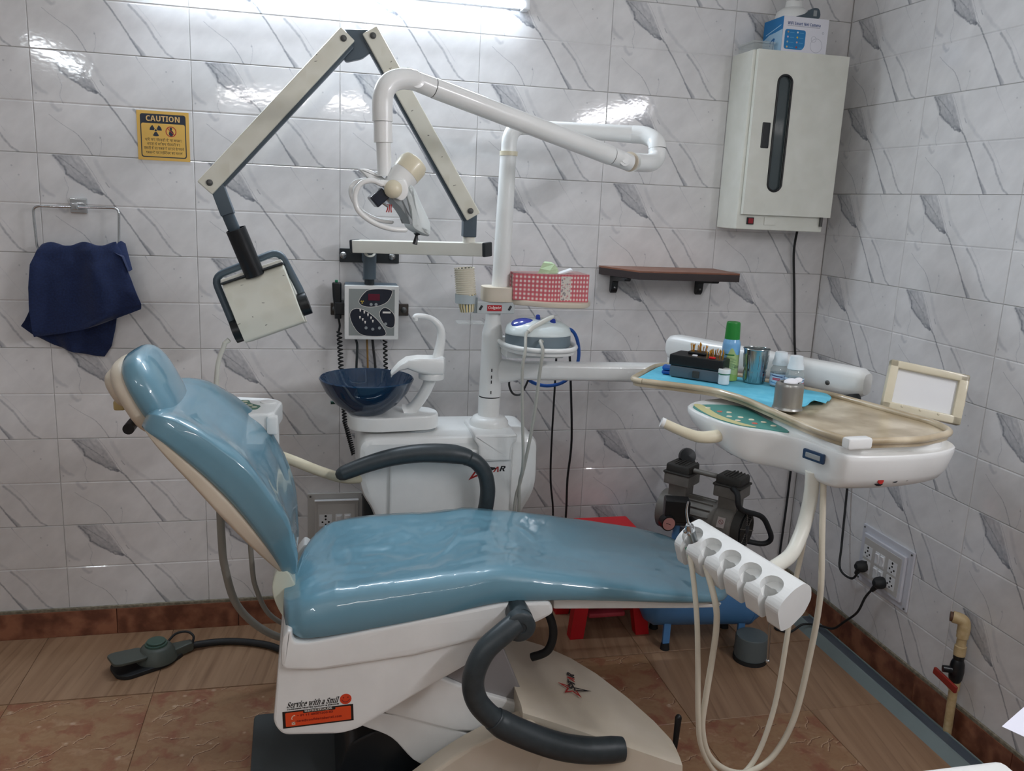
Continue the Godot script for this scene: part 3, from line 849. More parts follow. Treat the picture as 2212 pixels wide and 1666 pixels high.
func cabinet() -> void:
	var t := thing("sterilizer_cabinet", "white metal wall cabinet with oval smoked window in its door", "cabinet", V(2.25, 1.46, 0.0))
	one_box("body", V(0.0, 0.0, 0.0), V(0.335, 0.592, 0.15), M.painted, t, 0.004)
	# door with a long oval window
	var d := Soup.new()
	var dx0 := 0.012; var dx1 := 0.352; var y0 := 0.052; var y1 := 0.592
	var ov := []
	for k in 32:
		var a := TAU * k / 32
		ov.append(Vector2(0.120 + 0.026 * cos(a), (0.325 + 0.165 * signf(sin(a)) if absf(sin(a)) > 1e-6 else 0.325) + 0.026 * sin(a)))
	var outer := rect2(dx0, y0, dx1, y1)
	# front face as a ring between the outline and the window
	var fo := []
	for k in 32:
		var q: Vector2 = ov[k]
		var dir := (Vector2(cos(TAU * k / 32), sin(TAU * k / 32) * 3.0)).normalized()
		var best := 9.0
		for e in 4:
			var hit = Geometry2D.segment_intersects_segment(q, q + dir * 2.0, outer[e], outer[(e + 1) % 4])
			if hit != null and q.distance_to(hit) < best: best = q.distance_to(hit)
		fo.append(q + dir * best)
	for c in outer:
		var bi := 0
		for k in 32:
			if fo[k].distance_to(c) < fo[bi].distance_to(c): bi = k
		fo[bi] = c
	var zf := 0.168; var zb := 0.151
	for k in 32:
		var j := (k + 1) % 32
		s_quad(d, fo[k], fo[j], ov[j], ov[k], zf)
		d.quad(V(ov[k].x, ov[k].y, zf), V(ov[j].x, ov[j].y, zf), V(ov[j].x, ov[j].y, zb), V(ov[k].x, ov[k].y, zb))
		d.quad(V(fo[j].x, fo[j].y, zf), V(fo[k].x, fo[k].y, zf), V(fo[k].x, fo[k].y, zb), V(fo[j].x, fo[j].y, zb))
	var door := part("door", d, M.painted, t)
	var rim := []
	for q in ov: rim.append(V(q.x, q.y, zf))
	rim.append(rim[0])
	one_tube("window_gasket", rim, 0.004, M.black, door, 8)
	one_prism("window_pane", ov, 0.156, 0.159, 0.0, Transform3D.IDENTITY, M.smoked, door)
	one_box("handle_recess", V(0.052, 0.275, zf - 0.004), V(0.082, 0.36, zf + 0.003), M.black, door, 0.006)
	one_box("handle_pocket", V(0.057, 0.281, zf + 0.0025), V(0.077, 0.354, zf + 0.0045), M.black, door, 0.003)
	var sw := one_box("power_switch", V(0.038, 0.018, 0.15), V(0.064, 0.042, 0.155), M.black, t, 0.001)
	one_box("switch_rocker", V(0.042, 0.021, 0.155), V(0.060, 0.039, 0.158), mat(C(150, 20, 34), 0.3), sw, 0.001)
	one_box("label_plate", V(0.105, 0.018, 0.15), V(0.150, 0.046, 0.153), M.painted, t, 0.001)
	one_tube("hinge", [V(0.325, 0.02, 0.155), V(0.325, 0.052, 0.155)], 0.006, M.iron, t, 10)
	# on top: carton, camera, clear box
	var k := thing("camera_carton", "white and blue camera carton standing on the wall cabinet", "box", V(2.345, 2.052, 0.03))
	var im := Image.create(256, 170, false, Image.FORMAT_RGB8)
	im.fill(C(232, 232, 240))
	fill(im, round_poly([Vector2(12, 62), Vector2(130, 62), Vector2(130, 140), Vector2(116, 158), Vector2(12, 158)], 14), C(34, 128, 190))
	var cols := [C(196, 150, 120), C(220, 220, 220), C(208, 176, 200), C(222, 186, 80), C(180, 190, 190), C(220, 170, 170), C(222, 190, 140), C(176, 70, 66)]
	for n in 8:
		dab_disc(im, Vector2(30 + 54 * (n % 2), 74 + 24 * (n / 2)), 5, cols[n])
		line(im, Vector2(42 + 54 * (n % 2), 76 + 24 * (n / 2)), Vector2(64 + 54 * (n % 2), 76 + 24 * (n / 2)), 2, C(120, 180, 216))
	for e in [[178, 100, 14], [196, 130, 34], [228, 66, 5]]:
		for a in 24: line(im, Vector2(e[0], e[1]) + Vector2.from_angle(TAU * a / 24) * e[2], Vector2(e[0], e[1]) + Vector2.from_angle(TAU * (a + 1) / 24) * e[2], 1.6, C(176, 178, 188))
	line(im, Vector2(22, 44), Vector2(206, 44), 2.5, C(168, 170, 182))
	var im2 := Image.create(160, 170, false, Image.FORMAT_RGB8)
	im2.fill(C(170, 206, 232))
	fill(im2, [Vector2(0, 0), Vector2(160, 0), Vector2(160, 62), Vector2(100, 70), Vector2(50, 74), Vector2(0, 96)], C(30, 124, 188))
	line(im2, Vector2(22, 70), Vector2(142, 40), 4, C(190, 220, 240))
	for e in [[64, 128, 64, 114], [64, 114, 88, 100], [88, 100, 96, 102], [94, 102, 90, 148]]: line(im2, Vector2(e[0], e[1]), Vector2(e[2], e[3]), 9, C(24, 104, 168))
	one_box("carton_body", V(0.0, 0.0, 0.0), V(0.168, 0.112, 0.13), mat(C(222, 222, 228), 0.7), k, 0.001)
	sheet("front_print", 0.167, 0.111, im, at(V(0.084, 0.056, 0.1301)), k, 0.6, 0.0003)
	sheet("side_print", 0.129, 0.111, im2, at(V(-0.0001, 0.056, 0.065), Basis(V(0, 0, 1), V(0, 1, 0), V(-1, 0, 0))), k, 0.6, 0.0003)
	text("WiFi Smart Net Camera", 0.122, 0.0105, mat(C(86, 104, 150), 0.6), k, at(V(0.076, 0.091, 0.1306)), "Droid Sans", 700)
	var cm := thing("security_camera", "white dome camera standing on the white and blue carton", "camera", V(2.415, 2.164, 0.09))
	one_lathe("base", [Vector2(0, 0), Vector2(0.060, 0), Vector2(0.060, 0.008), Vector2(0.055, 0.026), Vector2(0.036, 0.040), Vector2(0, 0.042)], at(Vector3.ZERO), M.white, cm, 28)
	one_lathe("neck", [Vector2(0, 0.040), Vector2(0.030, 0.040), Vector2(0.027, 0.062), Vector2(0, 0.064)], at(Vector3.ZERO), M.white, cm, 24)
	var hd := Soup.new(); hd.ball(V(0.036, 0.036, 0.036), at(V(0, 0.088, 0)), 24)
	var head := part("head", hd, M.white, cm)
	one_lathe("lens", [Vector2(0, 0), Vector2(0.024, 0), Vector2(0.021, 0.006), Vector2(0.0, 0.008)], at(V(-0.006, 0.084, 0.031), along(V(-0.15, -0.3, 1))), M.navy, head, 20)
	one_prism("dark_base_panel", curve2([Vector2(-0.02, 0.001), Vector2(0.060, 0.001), Vector2(0.062, 0.030), Vector2(0.040, 0.034), Vector2(0.01, 0.014)], 4), 0.0, 0.062, 0.001, at(Vector3.ZERO), M.slate, cm)
	one_box("port", V(0.040, 0.008, 0.0615), V(0.053, 0.027, 0.0635), M.grey, cm, 0.001)
	var cb := thing("plastic_container", "flat clear plastic box at the left end of the cabinet top", "container", V(2.262, 2.052, 0.02))
	one_box("tub", V(0, 0, 0), V(0.075, 0.026, 0.11), M.clear, cb, 0.004)
	one_box("lid", V(-0.003, 0.026, -0.003), V(0.078, 0.033, 0.113), M.clear, cb, 0.003)
	var wi := thing("cabinet_cord", "black cord hanging from the white wall cabinet down the corner", "cord", V(2.56, 1.46, 0.012))
	one_tube("cord", curve([V(0.0, 0.0, 0.02), V(0.006, -0.08, 0.004), V(0.028, -0.22, 0.0), V(0.06, -0.45, 0.0), V(0.10, -0.62, 0.0), V(0.105, -1.0, 0.0), V(0.10, -1.3, 0.0)], 8), 0.0045, M.rubber, wi, 8)
func s_quad(s: Soup, a: Vector2, b: Vector2, c: Vector2, d: Vector2, z: float) -> void:
	if not a.is_equal_approx(b): s.tri(V(a.x, a.y, z), V(b.x, b.y, z), V(c.x, c.y, z))
	s.tri(V(a.x, a.y, z), V(c.x, c.y, z), V(d.x, d.y, z))
# ---------------------------------------------------------------- x-ray machine on the back wall
# a flat bar from a to b (centre line), h high and d deep, lying in the plane of the arm
func bar(called: String, a: Vector3, b: Vector3, h: float, d: float, m: Material, parent: Node, r := 0.004) -> MeshInstance3D:
	var s := Soup.new()
	var y := (b - a).normalized()
	var z := (V(0, 0, 1) - y * y.z).normalized()
	s.rbox(V(h, a.distance_to(b), d), r, at((a + b) / 2, Basis(y.cross(z), y, z)), 2)
	return part(called, s, m, parent)
func coil(called: String, a: Vector3, b: Vector3, turns: int, r: float, m: Material, parent: Node) -> MeshInstance3D:
	var p := []
	var bs := along(b - a)
	for k in turns * 10 + 1:
		var t := k / float(turns * 10)
		var an := TAU * turns * t
		p.append(a.lerp(b, t) + bs * V(r * cos(an), 0, r * sin(an)))
	return one_tube(called, p, 0.0027, m, parent, 6)

func xray() -> void:
	var t := thing("xray_machine", "dental x-ray with folding white arm and box head on the wall", "x-ray machine", V(1.0, 1.32, 0.0))
	var o := -t.position
	var plate := one_box("wall_bracket", V(0.899, 1.297, 0.0) + o, V(1.096, 1.342, 0.012) + o, M.dark, t, 0.002)
	for x in [0.911, 1.072]: bolt(V(x, 1.32, 0.012) + o, V(0, 0, 1), 0.011, M.steel, plate)
	one_box("wall_block", V(0.972, 1.302, 0.010) + o, V(1.016, 1.338, 0.085) + o, M.slate, t, 0.004)
	one_tube("post", [V(0.994, 1.250, 0.085) + o, V(0.994, 1.338, 0.085) + o], 0.021, M.slate, t, 24)
	one_tube("cable_gland", [V(0.994, 1.232, 0.075) + o, V(0.994, 1.252, 0.080) + o], 0.016, M.dark, t, 16)
	# swing arm
	var a := V(0.946, 1.356, 0.10) + o; var b := V(1.322, 1.376, 0.395) + o
	var swing := bar("swing_arm", a, b, 0.040, 0.045, M.ivory, t, 0.003)
	var u := (b - a).normalized()
	bar("end_cap", a - u * 0.006, a + u * 0.006, 0.043, 0.048, M.dark, swing, 0.004)
	bar("end_cap", b - u * 0.006, b + u * 0.006, 0.043, 0.048, M.dark, swing, 0.004)
	one_tube("collar", [V(1.272, 1.392, 0.36) + o, V(1.272, 1.412, 0.36) + o], 0.019, M.ivory, t, 20)
	one_tube("pivot", [V(0.994, 1.332, 0.085) + o, V(0.994, 1.340, 0.10) + o], 0.019, M.ivory, t, 20)
	# folding arm: white cheek over a grey channel, both bars in one plane
	one_box("knuckle", V(1.250, 1.410, 0.345) + o, V(1.290, 1.480, 0.385) + o, M.slate, t, 0.003)
	var p0 := V(1.266, 1.487, 0.375) + o; var p1 := V(0.977, 1.943, 0.40) + o
	var q0 := V(0.898, 1.928, 0.41) + o; var q1 := V(0.549, 1.533, 0.45) + o
	var w := V(0, 0, 0.022)
	var pd := (p1 - p0).normalized(); var pn := V(-pd.y, pd.x, 0)
	var qd := (q1 - q0).normalized(); var qn := V(-qd.y, qd.x, 0)
	bar("arm_channel", p0 - pd * 0.02 + pn * 0.017, p1 + pd * 0.005 + pn * 0.013, 0.030, 0.030, M.slate, t)
	bar("arm_channel", q0 - qd * 0.005 + qn * 0.018, q1 + qd * 0.02 + qn * 0.016, 0.034, 0.030, M.slate, t)
	one_prism("elbow_plate", round_poly([Vector2(0.888, 1.955), Vector2(0.99, 1.962), Vector2(1.0, 1.925), Vector2(0.95, 1.885), Vector2(0.905, 1.872), Vector2(0.878, 1.92)], 0.008), 0.385, 0.412, 0.002, at(o), M.slate, t)
	var c1 := bar("arm_cheek", p0 - pd * 0.020 + w, p1 + pd * 0.018 + w, 0.046, 0.012, M.chipped, t)
	var c2 := bar("arm_cheek", q0 - qd * 0.018 + w, q1 + qd * 0.020 + w, 0.050, 0.012, M.chipped, t)
	for e in [[p0, c1], [p1, c1], [q0, c2], [q1, c2]]: bolt(e[0] + w + V(0, 0, 0.006), V(0, 0, 1), 0.0085, M.iron, e[1])
	# neck, fork, head and cone
	bar("tilt_joint", V(0.562, 1.535, 0.45) + o, V(0.592, 1.450, 0.455) + o, 0.036, 0.040, M.slate, t, 0.003)
	one_tube("neck", [V(0.588, 1.458, 0.455) + o, V(0.632, 1.345, 0.445) + o], 0.0165, M.slate, t, 20)
	var hx := V(0.934, -0.342, 0.10).normalized()       # head axes: across its front
	hx = V(0.936, 0.352, 0.0).normalized()
	var hy := V(-0.345, 0.925, -0.16).normalized(); hy = (hy - hx * hy.dot(hx)).normalized()
	var hz := hx.cross(hy)
	var hb := Basis(hx, hy, hz)
	var hc := V(0.684, 1.208, 0.44) + o
	var fork := []
	for q in round_poly([Vector2(-0.107, -0.035), Vector2(-0.107, 0.118), Vector2(0.087, 0.128), Vector2(0.105, -0.02)], 0.03, 5): fork.append(hc + hb * V(q.x, q.y, -0.018))
	fork.remove_at(0); 
	fork.insert(0, hc + hb * V(-0.107, -0.035, -0.018)); fork.append(hc + hb * V(0.105, -0.02, -0.018))
	fork = fork.slice(6, fork.size() - 6)
	fork.insert(0, hc + hb * V(-0.105, -0.03, -0.018)); fork.append(hc + hb * V(0.102, -0.02, -0.018))
	one_tube("fork", fork, 0.0105, M.slate, t, 14, true)
	for e in [[-0.100, -0.045], [0.100, -0.035]]: one_tube("clamp_knob", [hc + hb * V(e[0] - 0.012, e[1], -0.018), hc + hb * V(e[0] + 0.012, e[1], -0.018)], 0.033, M.black, t, 24)
	var s := Soup.new()
	s.prism(round_poly([Vector2(-0.072, -0.085), Vector2(0.04, -0.085), Vector2(0.052, -0.03), Vector2(0.052, 0.068), Vector2(0.034, 0.085), Vector2(-0.072, 0.085)], 0.008), -0.086, 0.086, 0.002, at(hc, Basis(hz, hy, -hx)))
	var head := part("tube_head", s, M.chipped, t)
	s = Soup.new()
	s.rbox(V(0.176, 0.006, 0.12), 0.002, at(hc + hb * V(0, 0.087, -0.014), hb))
	part("head_seam", s, M.dark, head)
	s = Soup.new()
	s.rbox(V(0.172, 0.010, 0.11), 0.002, at(hc + hb * V(0, 0.094, -0.016), hb))
	part("top_cover", s, M.ivory, head)
	# open cone tube standing on the head
	var ca := hc + hb * V(0.005, 0.080, 0.034); var cd := (V(0.612, 1.414, 0.475) + o - ca)
	var L := cd.length()
	one_lathe("cone", [Vector2(0.0, 0.004), Vector2(0.025, 0.004), Vector2(0.027, 0.0), Vector2(0.027, L), Vector2(0.0245, L), Vector2(0.0235, L - 0.004), Vector2(0.023, 0.02), Vector2(0, 0.02)], at(ca, along(cd)), M.black, t, 28)
	# ---- control box
	t = thing("xray_control_box", "white framed grey x-ray control box with dark button fields", "control box", V(0.915, 1.052, 0.0))
	var lb := one_box("mounting_strip", V(-0.045, 0.068, 0.0), V(0.216, 0.108, 0.014), mat(C(66, 58, 52), 0.6), t, 0.002)
	for x in [-0.030, 0.200]: bolt(V(x, 0.088, 0.014), V(0, 0, 1), 0.010, M.iron, lb)
	one_box("case", V(0.0, 0.0, 0.012), V(0.173, 0.180, 0.085), M.slate, t, 0.004)
	one_box("front_frame", V(-0.002, -0.002, 0.080), V(0.175, 0.178, 0.097), M.white, t, 0.004)
	one_box("face_plate", V(0.012, 0.012, 0.0962), V(0.161, 0.166, 0.098), mat(C(142, 148, 146), 0.4), t, 0.0008)
	for e in [[curve2([Vector2(0.045, 0.125), Vector2(0.062, 0.153), Vector2(0.085, 0.165), Vector2(0.146, 0.165), Vector2(0.150, 0.150), Vector2(0.134, 0.124), Vector2(0.10, 0.110), Vector2(0.062, 0.110)], 5), "display_field"],
			[curve2([Vector2(0.016, 0.078), Vector2(0.026, 0.098), Vector2(0.050, 0.100), Vector2(0.085, 0.082), Vector2(0.118, 0.048), Vector2(0.130, 0.014), Vector2(0.06, 0.014), Vector2(0.030, 0.040)], 5), "button_field"],
			[curve2([Vector2(0.112, 0.083), Vector2(0.122, 0.103), Vector2(0.140, 0.102), Vector2(0.160, 0.080), Vector2(0.160, 0.046), Vector2(0.146, 0.040), Vector2(0.128, 0.050)], 5), "key_field"]]:
		one_prism(e[1] + "_rim", grow(e[0], 0.0014), 0.0976, 0.0984, 0.0, Transform3D.IDENTITY, M.inkwhite, t)
		one_prism(e[1], e[0], 0.0976, 0.0988, 0.0, Transform3D.IDENTITY, M.navy, t)
	one_box("display", V(0.074, 0.129, 0.0985), V(0.112, 0.151, 0.1003), mat(C(96, 22, 44), 0.15), t, 0.0005)
	for q in [[0.084, 0.116], [0.100, 0.116], [0.068, 0.038], [0.090, 0.034], [0.112, 0.038], [0.132, 0.052]]:
		one_lathe("push_button", [Vector2(0, 0), Vector2(0.005, 0), Vector2(0.005, 0.0012), Vector2(0.0035, 0.0014), Vector2(0, 0.0014)], at(V(q[0], q[1], 0.0988), along(V(0, 0, 1))), M.grey, t, 14)
	for q in [[0.062, 0.089], [0.074, 0.081], [0.084, 0.071], [0.090, 0.060], [0.048, 0.072], [0.057, 0.065], [0.065, 0.056], [0.049, 0.095]]:
		one_prism("tooth_mark", [Vector2(-0.0028, 0.005), Vector2(0.0028, 0.005), Vector2(0.0014, -0.005), Vector2(0.0, -0.001), Vector2(-0.0014, -0.005)], 0.0986, 0.0991, 0.0, at(V(q[0], q[1], 0)), M.inkwhite, t)
	one_prism("key_mark", rect2(0.122, 0.087, 0.148, 0.093), 0.0986, 0.0991, 0.0, Transform3D.IDENTITY, M.inkwhite, t)
	for k in 3:
		var an := TAU * k / 3 + PI / 6
		one_prism("radiation_mark", [Vector2(0.055, 0.124), Vector2(0.055, 0.124) + Vector2.from_angle(an - 0.5) * 0.006, Vector2(0.055, 0.124) + Vector2.from_angle(an + 0.5) * 0.006], 0.0986, 0.0991, 0.0, Transform3D.IDENTITY, mat(C(214, 184, 66), 0.5), t)
	one_box("cable_gland", V(0.026, -0.010, 0.03), V(0.042, -0.002, 0.05), mat(C(24, 96, 66), 0.5), t, 0.002)
	one_box("cable_gland", V(0.125, -0.010, 0.03), V(0.145, -0.002, 0.05), mat(C(110, 30, 36), 0.5), t, 0.002)
	# cables below it
	cable("dark green power cable hanging straight below the control box", "power_cable", [V(0.950, 1.045, 0.045), V(0.957, 1.02, 0.05), V(0.954, 0.93, 0.06), V(0.954, 0.70, 0.06)], 0.0042, mat(C(22, 34, 38), 0.5))
	cable("thin mustard earth wire below the control box", "earth_wire", [V(0.989, 1.048, 0.045), V(0.991, 1.0, 0.05), V(0.993, 0.90, 0.06), V(0.993, 0.70, 0.06)], 0.0034, mat(C(140, 104, 42), 0.5))
	cable("black signal cable hanging right of the mustard wire", "signal_cable", [V(1.007, 1.048, 0.045), V(1.011, 1.01, 0.05), V(1.019, 0.92, 0.06), V(1.024, 0.70, 0.06)], 0.0042, M.rubber)
	var cc := thing("coiled_cord", "black coiled cord hanging from the red gland of the control box", "cord", V(1.05, 1.04, 0.045))
	coil("coil", V(0, 0, 0), V(0.004, -0.13, 0.012), 9, 0.006, M.rubber, cc)
	one_tube("tail", curve([V(0.010, -0.13, 0.012), V(0.0, -0.2, 0.01), V(0.0, -0.34, 0.0)], 5), 0.003, M.rubber, cc, 8)
	var sw := thing("exposure_switch", "black handheld exposure switch hooked left of the control box", "switch", V(0.893, 1.17, 0.0))
	one_box("hook", V(-0.010, -0.040, 0.0), V(0.020, 0.0, 0.080), M.black, sw, 0.003)
	var s2 := Soup.new()
	s2.loft([rrect(V(0.0, -0.055, 0.06), 0.011, 0.010), rrect(V(0.0, -0.03, 0.06), 0.012, 0.011), rrect(V(-0.003, 0.02, 0.06), 0.0145, 0.013), rrect(V(-0.004, 0.060, 0.06), 0.0155, 0.014), rrect(V(-0.004, 0.064, 0.06), 0.013, 0.012)])
	part("grip", s2, M.black, sw)
	one_box("button", V(-0.010, 0.064, 0.055), V(0.0, 0.072, 0.065), mat(C(20, 116, 78), 0.4), sw, 0.002)
	one_tube("lead", curve([V(0.002, -0.055, 0.06), V(0.006, -0.08, 0.06), V(0.002, -0.10, 0.06)], 4), 0.0035, M.rubber, sw, 8)
	coil("coil", V(0.004, -0.10, 0.06), V(0.012, -0.26, 0.065), 12, 0.0075, M.rubber, sw)
	coil("lower_coil", V(0.012, -0.26, 0.065), V(0.022, -0.40, 0.09), 14, 0.0062, M.rubber, sw)
	coil("bottom_coil", V(0.022, -0.40, 0.09), V(0.052, -0.515, 0.10), 16, 0.0062, M.rubber, sw)
	var gc := thing("cable_end", "short dark green cable end sticking out left of the bowl foot", "cable", V(0.90, 0.84, 0.12))
	one_tube("sleeve", [V(-0.032, 0.002, 0.0), V(-0.006, 0.003, 0.0)], 0.006, mat(C(16, 62, 50), 0.5), gc, 10)
	one_tube("lead", [V(-0.006, 0.003, 0.0), V(0.03, 0.008, 0.0)], 0.0035, mat(C(16, 42, 38), 0.5), gc, 8)
static func grow(pl: Array, d: float) -> Array:
	var q := Geometry2D.offset_polygon(PackedVector2Array(pl), d)
	return Array(q[0])
static func rrect(c: Vector3, a: float, b: float) -> PackedVector3Array:
	var o := PackedVector3Array()
	for k in 16:
		var an := TAU * k / 16
		o.append(c + V(a * Soup.pw(cos(an), 0.5), 0, b * Soup.pw(sin(an), 0.5)))
	return o
func cable(label: String, called: String, pts: Array, r: float, m: Material) -> void:
	var t := thing(called, label, "cable", pts[0])
	var p := []
	for q in pts: p.append(q - pts[0])
	one_tube("cable", curve(p, 6), r, m, t, 8)

# ---------------------------------------------------------------- the dental unit behind the chair
func unit() -> void:
	var t := thing("dental_unit", "white dental unit cabinet with tall column and swing-out arm", "dental unit", V(1.22, 0.0, 0.28))
	var o := -t.position
	# cabinet: rounded front outline, cut lower corners
	var body := round_poly([Vector2(0.945, 0.800), Vector2(1.508, 0.800), Vector2(1.512, 0.62), Vector2(1.455, 0.52), Vector2(1.43, 0.12), Vector2(1.02, 0.12), Vector2(1.0, 0.55), Vector2(0.947, 0.635)], 0.045, 6)
	one_prism("cabinet", body, 0.14, 0.41, 0.02, at(o), M.white, t)
	one_prism("door_panel", round_poly([Vector2(1.040, 0.757), Vector2(1.425, 0.762), Vector2(1.420, 0.30), Vector2(1.040, 0.30)], 0.008), 0.405, 0.424, 0.006, at(o), M.white, t)
	one_box("floor_plinth", V(1.04, 0.0, 0.17) + o, V(1.41, 0.13, 0.38) + o, M.dark, t, 0.01)
	one_tube("drain_pipe", [V(0.985, 0.34, 0.30) + o, V(0.985, 0.60, 0.30) + o], 0.022, M.dark, t, 16)
	# emblem: star outline and slanted letters on the door
	var em := V(1.338, 0.692, 0.4245) + o
	star_mark(t, at(em + V(-0.014, 0.004, 0)), 0.052)
	for e in [["T", 0.0, M.ink], ["\u039b", 0.0185, M.inkred], ["R", 0.0385, M.ink]]:
		text(e[0], 0.018, 0.0175, e[2], t, at(em + V(0.017 + e[1], 0.002 + e[1] * 0.1, 0.0004)), "Droid Sans", 700, "lettering", 0.35)
	text("S", 0.016, 0.0175, M.ink, t, at(em + V(-0.003, -0.002, 0.0006)), "Droid Sans", 700, "lettering", 0.35)
	# column foot and column
	one_prism("column_foot", round_poly([Vector2(1.312, 0.725), Vector2(1.418, 0.725), Vector2(1.420, 0.775), Vector2(1.434, 0.792), Vector2(1.434, 0.812), Vector2(1.296, 0.812), Vector2(1.296, 0.792), Vector2(1.310, 0.775)], 0.008), 0.235, 0.436, 0.008, at(o), M.white, t)
	one_lathe("foot_ring", [Vector2(0, 0.80), Vector2(0.063, 0.80), Vector2(0.062, 0.825), Vector2(0.052, 0.838), Vector2(0.040, 0.841), Vector2(0, 0.841)], at(V(1.366, 0, 0.31) + o), M.white, t, 36)
	one_lathe("lower_column", [Vector2(0, 0.83), Vector2(0.0345, 0.83), Vector2(0.0355, 0.902), Vector2(0, 0.902)], at(V(1.366, 0, 0.30) + o), M.white, t, 36)
	one_lathe("column_gap", [Vector2(0, 0.900), Vector2(0.034, 0.900), Vector2(0.034, 0.907), Vector2(0, 0.907)], at(V(1.366, 0, 0.30) + o), M.ink, t, 32)
	one_lathe("column_sleeve", [Vector2(0, 0.906), Vector2(0.0365, 0.906), Vector2(0.0345, 0.99), Vector2(0.033, 1.098), Vector2(0.033, 1.110), Vector2(0.024, 1.150), Vector2(0.024, 1.18), Vector2(0, 1.18)], at(V(1.368, 0, 0.30) + o), M.white, t, 36)
	for y in [0.918, 0.952, 0.968, 0.99]: one_box("screw_slot", V(1.362, y, 0.333) + o, V(1.3645, y + 0.010, 0.338) + o, M.ink, t, 0.0005)
	one_tube("upper_column", [V(1.388, 1.24, 0.30) + o, V(1.395, 1.66, 0.30) + o], [0.0285, 0.0245], M.white, t, 28)
	one_lathe("column_ring", [Vector2(0, 1.655), Vector2(0.0275, 1.655), Vector2(0.0275, 1.668), Vector2(0, 1.668)], at(V(1.396, 0, 0.30) + o), M.aged, t, 28)
	# tissue bracket
	one_prism("clamp", round_poly([Vector2(1.328, 0.255), Vector2(1.43, 0.255), Vector2(1.43, 0.348), Vector2(1.328, 0.348)], 0.035, 5), -1.258, -1.212, 0.003, at(o, Basis(V(1, 0, 0), V(0, 0, 1), V(0, -1, 0))), M.cream, t)
	one_prism("tissue_rest", round_poly([Vector2(1.39, 0.262), Vector2(1.50, 0.235), Vector2(1.665, 0.235), Vector2(1.68, 0.33), Vector2(1.64, 0.415), Vector2(1.52, 0.415), Vector2(1.42, 0.345)], 0.03, 5), -1.222, -1.205, 0.004, at(o, Basis(V(1, 0, 0), V(0, 0, 1), V(0, -1, 0))), M.cream, t)
	# scaler rest: a rimmed plate
	var rest := round_poly([Vector2(1.385, 0.27), Vector2(1.60, 0.27), Vector2(1.612, 0.42), Vector2(1.575, 0.50), Vector2(1.50, 0.515), Vector2(1.42, 0.48), Vector2(1.385, 0.40)], 0.04, 5)
	var flat := Basis(V(1, 0, 0), V(0, 0, 1), V(0, -1, 0))
	one_prism("scaler_rest", rest, -1.086, -1.070, 0.003, at(o, flat), M.white, t)
	var rim := []
	for q in rest: rim.append(V(q.x, 1.088, q.y) + o)
	rim.append(rim[0])
	one_tube("rest_rim", rim, 0.008, M.white, t, 10)
	one_box("rest_bracket", V(1.392, 1.045, 0.28) + o, V(1.58, 1.072, 0.40) + o, M.white, t, 0.008)
	# arm to the instrument table
	var s := Soup.new()
	var rings := []
	for e in [[1.375, 0.985, 0.042, 0.030], [1.42, 0.987, 0.037, 0.029], [1.46, 0.988, 0.030, 0.028], [1.6, 0.986, 0.030, 0.029], [1.75, 0.983, 0.031, 0.030], [1.90, 0.980, 0.032, 0.031], [1.985, 0.979, 0.033, 0.033], [2.005, 0.979, 0.028, 0.028]]:
		var r := PackedVector3Array()
		for k in 20: r.append(V(e[0], e[1] + e[2] * Soup.pw(sin(TAU * k / 20), 0.62), 0.30 + e[3] * Soup.pw(cos(TAU * k / 20), 0.62)) + o)
		rings.append(r)
	s.loft(rings)
	part("swing_arm", s, M.white, t)
	# ---- spittoon with its glass bowl
	t = thing("spittoon", "white spittoon base with cup filler spout beside blue bowl", "spittoon", V(1.06, 0.80, 0.30))
	o = -t.position
	one_lathe("swivel_ring", [Vector2(0, 0), Vector2(0.058, 0), Vector2(0.056, 0.008), Vector2(0, 0.008)], at(V(1.135, 0.80, 0.30) + o), M.grey, t, 32)
	one_prism("base", round_poly([Vector2(0.912, 0.30), Vector2(0.93, 0.235), Vector2(1.0, 0.222), Vector2(1.17, 0.232), Vector2(1.20, 0.27), Vector2(1.20, 0.33), Vector2(1.17, 0.362), Vector2(1.0, 0.385), Vector2(0.93, 0.365)], 0.03, 5), -0.855, -0.808, 0.008, at(o, flat), M.white, t)
	var gp := [V(1.10, 0.852, 0.295), V(1.115, 0.862, 0.30), V(1.135, 0.888, 0.31), V(1.158, 0.93, 0.32), V(1.170, 0.965, 0.325), V(1.172, 0.985, 0.327)]
	one_tube("stem", curve(rel(gp, o), 5), [0.028, 0.026, 0.024, 0.022, 0.021, 0.020, 0.019, 0.0185, 0.018, 0.018, 0.018, 0.018, 0.018, 0.018, 0.018, 0.018, 0.018, 0.018, 0.019, 0.019, 0.02, 0.02, 0.02, 0.02, 0.02, 0.02], M.white, t, 20)
	# cup rest: a scoop with a channel pouring into the bowl
	s = Soup.new()
	rings = []
	for e in [[1.212, 0.992, 1.036, 0.012], [1.204, 0.984, 1.042, 0.034], [1.17, 0.982, 1.044, 0.040], [1.13, 0.990, 1.044, 0.040], [1.095, 1.004, 1.038, 0.036], [1.07, 0.998, 1.020, 0.030], [1.052, 0.984, 1.000, 0.023], [1.046, 0.980, 0.990, 0.018]]:
		var r := PackedVector3Array()
		for k in 18:
			var an := TAU * k / 18
			var yy := lerpf(e[1], e[2], 0.5 + 0.5 * Soup.pw(sin(an), 0.5))
			if sin(an) > 0.7 and e[0] < 1.2: yy -= 0.014
			r.append(V(e[0], yy, 0.34 + e[3] * Soup.pw(cos(an), 0.6)) + o)
		rings.append(r)
	s.loft(rings)
	part("cup_rest", s, M.white, t)
	one_prism("cup_ring", circle2(Vector2(1.172, 0.335), 0.040, 28), -0.988, -0.968, 0.004, at(o, flat), M.white, t)
